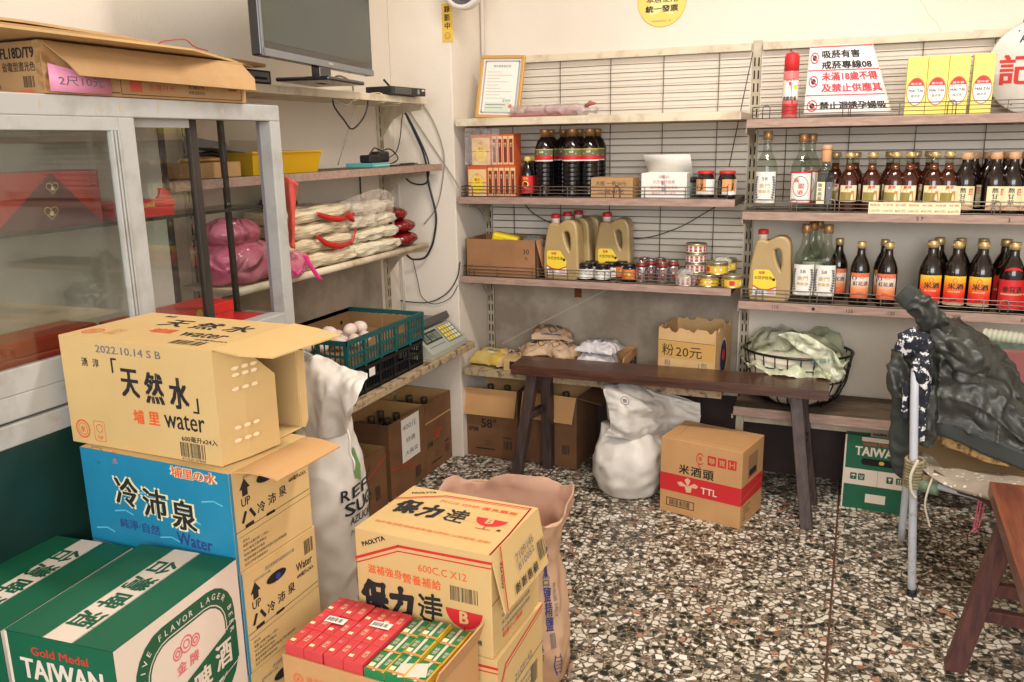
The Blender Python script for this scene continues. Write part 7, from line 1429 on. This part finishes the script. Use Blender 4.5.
# kraft paper sack, open top, behind the tonic cartons
PS = thing('paper_sack', 'open-topped brown kraft paper sack with blue print behind the tonic cartons', 'sack'); M_kp = mat('kraft_paper', (208, 170, 138), .65, rgb2=(192, 150, 118), scale=5, crinkle=.55, cscale=7); M_kpi = mat('kraft_inside', (192, 152, 130), .7, crinkle=.6, cscale=8)
cx, cy = -.838, 1.965
KR = blob([zsec(cx, cy, 0, .155, .06), zsec(cx, cy, .012, .172, .085), zsec(cx, cy, .10, .180, .10), zsec(cx - .005, cy, .22, .172, .10), zsec(cx - .01, cy, .33, .165, .095), zsec(cx - .012, cy, .40, .165, .10), zsec(cx - .012, cy, .455, .178, .115), zsec(cx - .005, cy, .50, .19, .13)], 72, 7, .013, 13, 4, 3.2, .5, .6)
top = KR[-1]; n = len(top)
for k in range(n):
    a = 2 * math.pi * k / n; top[k].z += .022 * math.sin(a * 2 + .7) + .014 * math.sin(a * 5) + .008 * nz((math.cos(a), math.sin(a), 0), 6) + .025 * max(0, math.sin(a))
inner = []
for i in range(len(KR) - 1, len(KR) - 26, -3):
    ctr = sum(KR[i], Vector()) / n; inner.append([ctr + (p - ctr) * .975 + Vector((0, 0, -.0)) for p in KR[i]])
m = MB(); m.loft(KR, M_kp, (True, False)); m.loft([[p.copy() for p in top]] + inner, M_kpi, (False, True))
f = sack_fn(KR, 72 * .87)
M_navy = mat('sack_navy', (52, 60, 120), .6)
m.poly(f, [(-.02, .40), (.05, .42), (.05, .405), (.015, .395), (.015, .36), (-.002, .36), (-.002, .39)], M_navy); m.poly(f, [(.03, .39), (.055, .395), (.055, .37), (.045, .37), (.045, .33), (.03, .33)], M_navy)
for i, t in enumerate('台鹽精鹽'): m.text(f, t, .035, .325 - i * .042, .040, M_navy if i in (1, 2, 3) else M_gink, w=.036, rot=-.1)
for i, t in enumerate('25公斤X24包'[0:8]): m.text(f, t, -.012, .30 - i * .028, .022, M_ink, w=.018, bold=0, rot=-.1)
m.text(f, '食用鹽 SALT', .075, .26, .018, M_gink, w=.10, rot=-math.pi / 2, bold=0); m.barcode(f, .03, .125, .03, .045, M_gink, 10)
m.line(f, [(.05, .10), (.04, .07), (.052, .04)], .005, M_navy); m.line(f, [(.075, .10), (.085, .07), (.075, .04)], .005, M_navy)
for k in range(5): m.line(f, [(.047, .095 - k * .012), (.078, .092 - k * .012)], .002, M_navy)
m.build('sack_body', PS)
m = MB(); m.poly(f, [(.10, .012), (.135, .006), (.15, .03), (.12, .045)], M_kp, .01); m.build('bottom_fold', PS)
# ---------------------------------------------------------------- benches
M_bw = mat('bench_dark_wood', (98, 62, 46), .32, rgb2=(58, 36, 28), scale=5, stretch=(1, 14, 14), bump=.08, bscale=40, coat=.2); M_bleg = mat('bench_leg_worn', (84, 66, 60), .5, rgb2=(52, 40, 40), scale=8, stretch=(8, 8, 1), bump=.1, bscale=30)
BN = thing('wooden_bench', 'long dark wooden bench with splayed legs in front of the back shelves', 'bench'); zs = .53
c1, c2, c3, c4 = onz(510.5, 365, zs), onz(829, 391, zs), onz(830, 378, zs), onz(523, 355.5, zs)
def slab(m, P, z0, z1, M, bev=.004):
    P = [Vector((p.x, p.y, 0)) for p in P]; ctr = sum(P, Vector()) / len(P)
    r = lambda k, z: [ctr + (p - ctr) * k + Vector((0, 0, z)) for p in P]
    m.loft([r(.995, z0), r(1, z0 + bev), r(1, z1 - bev), r(.996, z1)], M, (True, True), False)
m = MB(); slab(m, [c1, c2, c3, c4], zs - .040, zs, M_bw); m.build('seat', BN)
def leg(parent, top, foot, wx, wy, M, nm='leg'):
    m = MB(); a = Vector(top); b = Vector(foot); m.beam(a, b, wx, wy, M, (0, 1, 0), .003); v = m.v
    for p in v:
        if p.z < .004: p.z = 0.0
    return m.build(nm, parent)
lf = [((-1.235, 3.235, .49), (-1.315, 3.215, -.005)), ((-1.215, 3.345, .49), (-1.235, 3.41, -.005)), ((-.175, 3.275, .49), (-.100, 3.165, -.005)), ((-.165, 3.37, .49), (-.095, 3.405, -.005))]
for t_, b_ in lf: leg(BN, t_, b_, .045, .050, M_bleg)
m = MB(); m.beam((-1.255, 3.225, .30), (-1.23, 3.39, .30), .03, .03, M_bleg, (0, 0, 1), .002); m.build('stretcher', BN); m = MB(); m.beam((-.145, 3.235, .30), (-.135, 3.39, .30), .03, .03, M_bleg, (0, 0, 1), .002); m.build('stretcher', BN)
M_rw = mat('bench_red_wood', (136, 78, 50), .4, rgb2=(92, 44, 28), scale=5, stretch=(14, 1, 14), bump=.06, bscale=30, coat=.15); M_rleg = mat('bench_red_leg', (112, 66, 58), .5, rgb2=(76, 44, 44), scale=9, stretch=(6, 6, 1))
B2_ = thing('wooden_bench', 'reddish wooden bench running towards the viewer at the right edge', 'bench'); m = MB()
slab(m, [Vector((.375, 1.35, 0)), Vector((.66, 1.35, 0)), Vector((.665, 2.56, 0)), Vector((.393, 2.56, 0))], .457, .497, M_rw); m.build('seat', B2_)
for t_, b_ in (((.435, 2.425, .457), (.335, 2.385, -.005)), ((.62, 2.425, .457), (.72, 2.385, -.005)), ((.43, 1.50, .457), (.33, 1.46, -.005)), ((.62, 1.5, .457), (.72, 1.46, -.005))): leg(B2_, t_, b_, .05, .045, M_rleg)
for z in (.17, .25): m = MB(); m.beam((.372 + .02 * (z > .2), 2.40, z), (.685, 2.40, z), .025, .035, M_rleg, (0, 0, 1), .002); m.build('stretcher', B2_)
m = MB(); m.beam((.38, 1.475, .2), (.67, 1.475, .2), .025, .035, M_rleg, (0, 0, 1), .002); m.build('stretcher', B2_)
# ---------------------------------------------------------------- chair with jacket
M_wt = mat('chair_white_tube', (196, 200, 208), .4, rgb2=(168, 168, 172), scale=22, lo=.3, hi=.45); M_rat = mat('rattan', (170, 160, 124), .6, rgb2=(110, 100, 72), scale=40)
CHR = thing('tube_chair', 'white tubular metal chair covered with cloths and a jacket at the right', 'chair')
Lf, Lt = Vector((.245, 2.765, 0)), Vector((.192, 2.775, .745)); side = Vector((.36, -.16, 0))
seatz = .395
for nm, o in (('side_frame', Vector()),):
    m = MB(); P = catmull([Lf + o, Lf.lerp(Lt, .5) + o, Lf.lerp(Lt, .94) + o, Lt + Vector((.005, .05, .03)) + o, Vector((.21, 3.0, .775)) + o, Vector((.222, 3.13, .72)) + o, Vector((.226, 3.17, .4)) + o, Vector((.228, 3.175, 0)) + o], 5); m.tube(P, .0125, M_wt, 12)
    fr_ = m.build(nm, CHR); m = MB(); m.lathe([(.0155, 0), (.0155, .022), (.0128, .024)], M_plb, 14, Lf + o); m.build('foot_cap', fr_)
for bp_ in (Lf + side, Vector((.228, 3.175, 0)) + side):
    m = MB(); m.tube([bp_, bp_ + Vector((-.012, 0, seatz + .01))], .0125, M_wt, 12); lg_ = m.build('leg', CHR); m = MB(); m.lathe([(.0155, 0), (.0155, .022), (.0128, .024)], M_plb, 14, bp_); m.build('foot_cap', lg_)
m = MB(); A = Lf.lerp(Lt, .53); A = Vector((A.x, A.y, seatz)); m.tube([A, A + side], .012, M_wt, 10); m.build('seat_rail', CHR)
m = MB(); m.tube([Vector((.227, 3.15, seatz)), Vector((.227, 3.15, seatz)) + side], .012, M_wt, 10); m.build('seat_rail', CHR)
m = MB(); m.tube([A, Vector((.227, 3.15, seatz))], .012, M_wt, 10); m.build('seat_rail', CHR)
m = MB()
for k in range(9): a = A + (Vector((0, 0, 1)) * (.010 * k - .015)); m.tube([a + Vector((.026 * math.cos(t), .026 * math.sin(t), .003 * math.sin(t))) for t in [2 * math.pi * j / 14 for j in range(14)]], .006, M_rat, 6, closed=True)
m.tube([A + Vector((.02, -.008, -.01)), A + Vector((.02, -.008, -.01)) + side * .14], .022, mat('green_binding', (112, 132, 106), .6), 12); m.build('rattan_binding', CHR)
S0, S1 = A + Vector((.0, -.005, .012)), A + side + Vector((0, -.005, .012)); S2 = Vector((.227, 3.15, seatz + .012)) + side; S3 = Vector((.227, 3.15, seatz + .012))
m = MB(); m.sheet([[S0, S1], [S3, S2]], mat('seat_rattan', (150, 128, 92), .7), .014, smooth=False); m.build('seat', CHR)
def P3(l): return [[ony(x, y, Y) for x, y, Y in r] for r in l]
def clothy(nm, label, cat, rows, M, t=.004, d=None, nu=8, nv=8):
    m = MB(); m.sheet(patch(rows, nu, nv, d), M, t); return tag(m.build(nm), label, cat)
M_dot = mat('dotted_cloth', (170, 158, 142), .8, rgb2=(150, 136, 122), scale=8)
def grey_dots():
    N = M_dot.node_tree.nodes; L = M_dot.node_tree.links; v = N.new('ShaderNodeTexVoronoi'); v.inputs['Scale'].default_value = 38; tc = N.new('ShaderNodeTexCoord'); L.new(tc.outputs['Object'], v.inputs['Vector'])
    c = N.new('ShaderNodeMath'); c.operation = 'LESS_THAN'; c.inputs[1].default_value = .22; L.new(v.outputs['Distance'], c.inputs[0]); mx = N.new('ShaderNodeMix'); mx.data_type = 'RGBA'; src = N['Principled BSDF'].inputs['Base Color'].links[0].from_socket
    L.new(c.outputs[0], mx.inputs['Factor']); L.new(src, mx.inputs['A']); mx.inputs['B'].default_value = (*lin((214, 204, 190)), 1); L.new(mx.outputs['Result'], N['Principled BSDF'].inputs['Base Color'])
grey_dots()
crs = lambda a, s_=12, sd=1: (lambda u, v, p: a * (ridge(p, s_, sd) - .5) + a * .5 * nz(p, s_ * 2, sd))
clothy('seat_cloth', 'grey cloth with small pale dots spread over the chair seat', 'cloth', P3([[(922, 452, 2.95), (945, 462, 2.92), (975, 470, 2.86), (1005, 474, 2.8), (1040, 480, 2.72)], [(920, 463, 2.80), (942, 472, 2.76), (972, 480, 2.70), (1004, 487, 2.62), (1040, 492, 2.55)], [(926, 472, 2.735), (945, 483, 2.70), (972, 491, 2.64), (1004, 497, 2.56), (1040, 504, 2.48)], [(934, 478, 2.73), (948, 488, 2.69), (974, 496, 2.63), (1004, 503, 2.55), (1040, 509, 2.47)]]), M_dot, .004, crs(.008))
clothy('brown_cloth', 'dark brown cloth hanging from the chair seat edge under the dotted cloth', 'cloth', P3([[(934, 470, 2.745), (955, 482, 2.71), (975, 490, 2.66), (992, 494, 2.62)], [(936, 482, 2.74), (956, 488, 2.70), (978, 494, 2.65), (993, 500, 2.61)], [(941, 490, 2.74), (958, 494, 2.70), (978, 500, 2.65), (990, 510, 2.61)]]), mat('cloth_brown', (84, 66, 52), .9), .005, crs(.006))
clothy('paper_sheet', 'white and tan paper sheet sticking out under the dotted cloth at the seat edge', 'paper', P3([[(980, 488, 2.645), (1005, 496, 2.57), (1042, 502, 2.47)], [(982, 496, 2.64), (1006, 503, 2.565), (1042, 512, 2.465)]]), mat('paper_white', (226, 216, 200), .7), .002)
M_leo = mat('straw_pattern', (186, 148, 92), .8, rgb2=(92, 62, 34), scale=60, lo=.4, hi=.55)
clothy('straw_cushion', 'speckled straw-brown cushion on the chair seat under the jacket hem', 'cushion', P3([[(938, 416, 2.90), (960, 424, 2.88), (985, 436, 2.84), (1008, 448, 2.80)], [(940, 432, 2.86), (962, 440, 2.84), (986, 450, 2.80), (1008, 458, 2.77)], [(941, 446, 2.86), (962, 452, 2.82), (986, 462, 2.79), (1006, 466, 2.76)]]), M_leo, .03)
clothy('red_cushion', 'dusty red cushion behind the jacket at the right edge', 'cushion', P3([[(996, 349, 3.16), (1015, 350, 3.14), (1045, 352, 3.1)], [(1000, 385, 3.13), (1018, 385, 3.11), (1048, 388, 3.08)], [(1004, 430, 3.10), (1020, 430, 3.08), (1050, 432, 3.05)]]), mat('cushion_red', (150, 88, 84), .8, var=.2), .05)
m = MB(); a, b = ony(984, 335, 3.28), ony(1045, 343, 3.2); n = 44
m.tube([a.lerp(b, i / n) for i in range(n + 1)], [.024 + .0025 * math.sin(i * 1.7) for i in range(n + 1)], mat('ribbed_cream', (178, 180, 158), .6), 14); tag(m.build('ribbed_roll'), 'pale ribbed roll lying behind the jacket just below the bottle shelf', 'roll')
clothy('green_cloth', 'grey-green mottled cloth between the ribbed roll and the red cushion', 'cloth', P3([[(990, 341, 3.22), (1012, 343, 3.2), (1045, 346, 3.15)], [(994, 349, 3.17), (1014, 351, 3.15), (1046, 354, 3.1)]]), mat('cloth_mottled', (96, 110, 98), .9, rgb2=(60, 72, 64), scale=30), .02)
# jacket
M_jk = mat('jacket_nylon', (62, 64, 58), .42, rgb2=(50, 52, 48), scale=7, spec=.6, crinkle=.75, cscale=13); M_jk2 = mat('jacket_lining', (56, 60, 57), .75)
JK = thing('puffer_jacket', 'dark olive quilted jacket draped over the chair with one sleeve raised', 'jacket')
G = P3([[(904, 338, 3.02), (922, 320, 3.04), (946, 316, 3.05), (968, 324, 3.05), (988, 334, 3.04), (1003, 352, 3.02), (1020, 384, 3.0), (1040, 420, 2.98)],
        [(902, 344, 2.93), (922, 328, 2.92), (946, 326, 2.93), (970, 336, 2.92), (990, 350, 2.92), (1006, 372, 2.91), (1022, 402, 2.89), (1042, 434, 2.86)],
        [(906, 356, 2.86), (924, 346, 2.84), (946, 348, 2.82), (968, 360, 2.80), (986, 372, 2.82), (1006, 394, 2.83), (1026, 416, 2.82), (1044, 440, 2.80)],
        [(916, 378, 2.84), (930, 374, 2.82), (948, 378, 2.80), (968, 386, 2.78), (988, 396, 2.78), (1008, 410, 2.79), (1028, 426, 2.78), (1046, 446, 2.77)],
        [(922, 402, 2.83), (934, 400, 2.81), (950, 404, 2.79), (970, 410, 2.77), (990, 418, 2.77), (1010, 430, 2.77), (1030, 442, 2.76), (1048, 456, 2.75)],
        [(926, 424, 2.82), (938, 424, 2.80), (954, 426, 2.79), (974, 434, 2.77), (994, 442, 2.76), (1014, 450, 2.76), (1032, 458, 2.75), (1050, 468, 2.74)]])
def quilt(u, v, p):
    q = abs(math.sin((v * 3.6 + .35 * math.sin(u * 4)) * math.pi)); r = abs(math.sin((u * 2.2 + v * .5 + .2) * math.pi)); return .026 * (q ** .35) * (r ** .22) - .016 + .009 * (ridge(p, 13, 6) - .5) * (.4 + q) + .006 * nz(p, 34) + .004 * math.sin(u * 70 + 6 * nz(p, 8)) * (1 - q) 
m = MB(); m.sheet(patch(G, 13, 14, quilt), M_jk, .012); m.build('jacket_body', JK)
hem = P3([[(924, 420, 2.825), (940, 421, 2.80), (958, 424, 2.785), (978, 432, 2.765), (998, 441, 2.755), (1018, 450, 2.75), (1040, 460, 2.74)], [(928, 434, 2.83), (944, 437, 2.80), (962, 444, 2.785), (982, 454, 2.77), (1002, 462, 2.76), (1022, 470, 2.75), (1044, 480, 2.74)]])
m = MB(); m.sheet(patch(hem, 7, 5, lambda u, v, p: .002 * nz(p, 30)), M_jk2, .010); m.build('hem_band', JK)
# big back-of-sleeve fold across the top
F = P3([[(930, 330, 2.86), (950, 334, 2.83), (972, 338, 2.82), (990, 346, 2.84)], [(934, 346, 2.82), (952, 352, 2.775), (974, 356, 2.77), (993, 362, 2.82)], [(944, 360, 2.81), (956, 368, 2.77), (974, 372, 2.77), (990, 374, 2.81)], [(950, 372, 2.81), (960, 380, 2.785), (972, 382, 2.785), (982, 380, 2.81)]])
m = MB(); m.sheet(patch(F, 10, 10, crs(.020, 16, 5)), M_jk, .02); m.build('sleeve_fold', JK)
def flat_tube(pts, wid, thk, M, nm, parent, amp=.008, seed=1, nrm=(0, 1, 0)):
    P = catmull(pts, 11); W_ = catmull([Vector((w_, 0, 0)) for w_ in wid], 11); rings = []
    for i, p in enumerate(P):
        d = (P[min(i + 1, len(P) - 1)] - P[max(i - 1, 0)]).normalized(); nn_ = Vector(nrm); nn_ = (nn_ - d * nn_.dot(d)).normalized(); s_ = d.cross(nn_)
        rings.append([p + s_ * (W_[i].x * math.cos(a)) + nn_ * (thk * math.sin(a)) + (s_ * math.cos(a) + nn_ * math.sin(a)) * (amp * (ridge(p + s_ * math.cos(a) * .05, 22, seed) - .4) + amp * .5 * nz(p + s_ * math.cos(a) * .05, 50)) for a in [2 * math.pi * k / 40 for k in range(40)]])
    m = MB(); m.loft(rings, M); return m.build(nm, parent)
flat_tube([ony(942, 330, 2.90), ony(934, 322, 2.87), ony(927, 313, 2.86), ony(918, 303, 2.86), ony(912, 299, 2.86)], [.034, .036, .036, .036, .036], .022, M_jk, 'sleeve', JK, .012, 2)
flat_tube([ony(914, 301, 2.86), ony(908, 296, 2.86), ony(902, 291, 2.86), ony(903, 290, 2.86)][:3], [.037, .034, .032], .013, M_jk2, 'cuff', JK, .002, 3)
flat_tube([ony(903, 352, 2.88), ony(900, 366, 2.86), ony(900, 385, 2.85), ony(902, 395, 2.85)], [.03, .036, .034, .03], .025, M_jk, 'sleeve', JK, .01, 7)
flat_tube([ony(904, 390, 2.86), ony(903, 410, 2.86), ony(902, 440, 2.87), ony(903, 462, 2.87), ony(907, 476, 2.87)], [.034, .034, .036, .036, .022], .018, M_jk2, 'lining', JK, .006, 8)
flat_tube([ony(930, 385, 2.80), ony(929, 410, 2.80), ony(929, 430, 2.81), ony(927, 445, 2.82)], [.022, .024, .022, .018], .016, M_jk, 'side_panel', JK, .008, 9)
# patterned scarf
M_sc = mat('scarf_pattern', (222, 220, 220), .8, rgb2=(26, 30, 42), scale=42, lo=.56, hi=.58)
SCF = thing('patterned_scarf', 'black and white patterned scarf wrapped over the chair post beside the jacket', 'scarf')
flat_tube([ony(902, 350, 2.80), ony(908, 342, 2.79), ony(917, 341, 2.79), ony(922, 350, 2.80)], [.030, .036, .036, .034], .024, M_sc, 'scarf_top', SCF, .008, 4)
flat_tube([ony(921, 350, 2.79), ony(922, 370, 2.78), ony(921, 395, 2.79), ony(920, 420, 2.79), ony(919, 440, 2.79)], [.024, .026, .022, .02, .016], .016, M_sc, 'scarf_end', SCF, .008, 5)
flat_tube([ony(907, 382, 2.79), ony(905, 400, 2.79), ony(905, 418, 2.79)], [.010, .012, .010], .010, M_sc, 'scarf_end', SCF, .004, 6)
# ties hanging from the seat
m = MB(); m.tube(catmull([ony(934, 474, 2.73), ony(928, 490, 2.72), ony(925, 505, 2.72), ony(928, 520, 2.72), ony(930, 527, 2.72)], 6), .0035, mat('tie_cream', (206, 196, 176), .7), 6); m.build('cord_tie', CHR)
m = MB(); m.tube(catmull([ony(918, 460, 2.745), ony(911, 475, 2.735), ony(911, 490, 2.735), ony(916, 498, 2.735)], 6), .005, mat('tie_cream'), 6); m.build('cord_tie', CHR)
M_ps = mat('pink_string', (216, 110, 132), .5)
m = MB()
for dx in (0, 3, 7): m.tube(catmull([ony(980 + dx, 486, 2.66), ony(979 + dx * .8, 500, 2.66), ony(976 + dx * .9, 515, 2.66), ony(974 + dx * .6, 528, 2.66)], 5), .0024, M_ps, 5)
for a in (-6, -2, 4): m.tube([ony(975, 528, 2.66), ony(975 + a, 532 + abs(a) * .3, 2.66)], .0022, M_ps, 5)
tag(m.build('pink_string'), 'pink plastic string dangling under the chair seat', 'string')
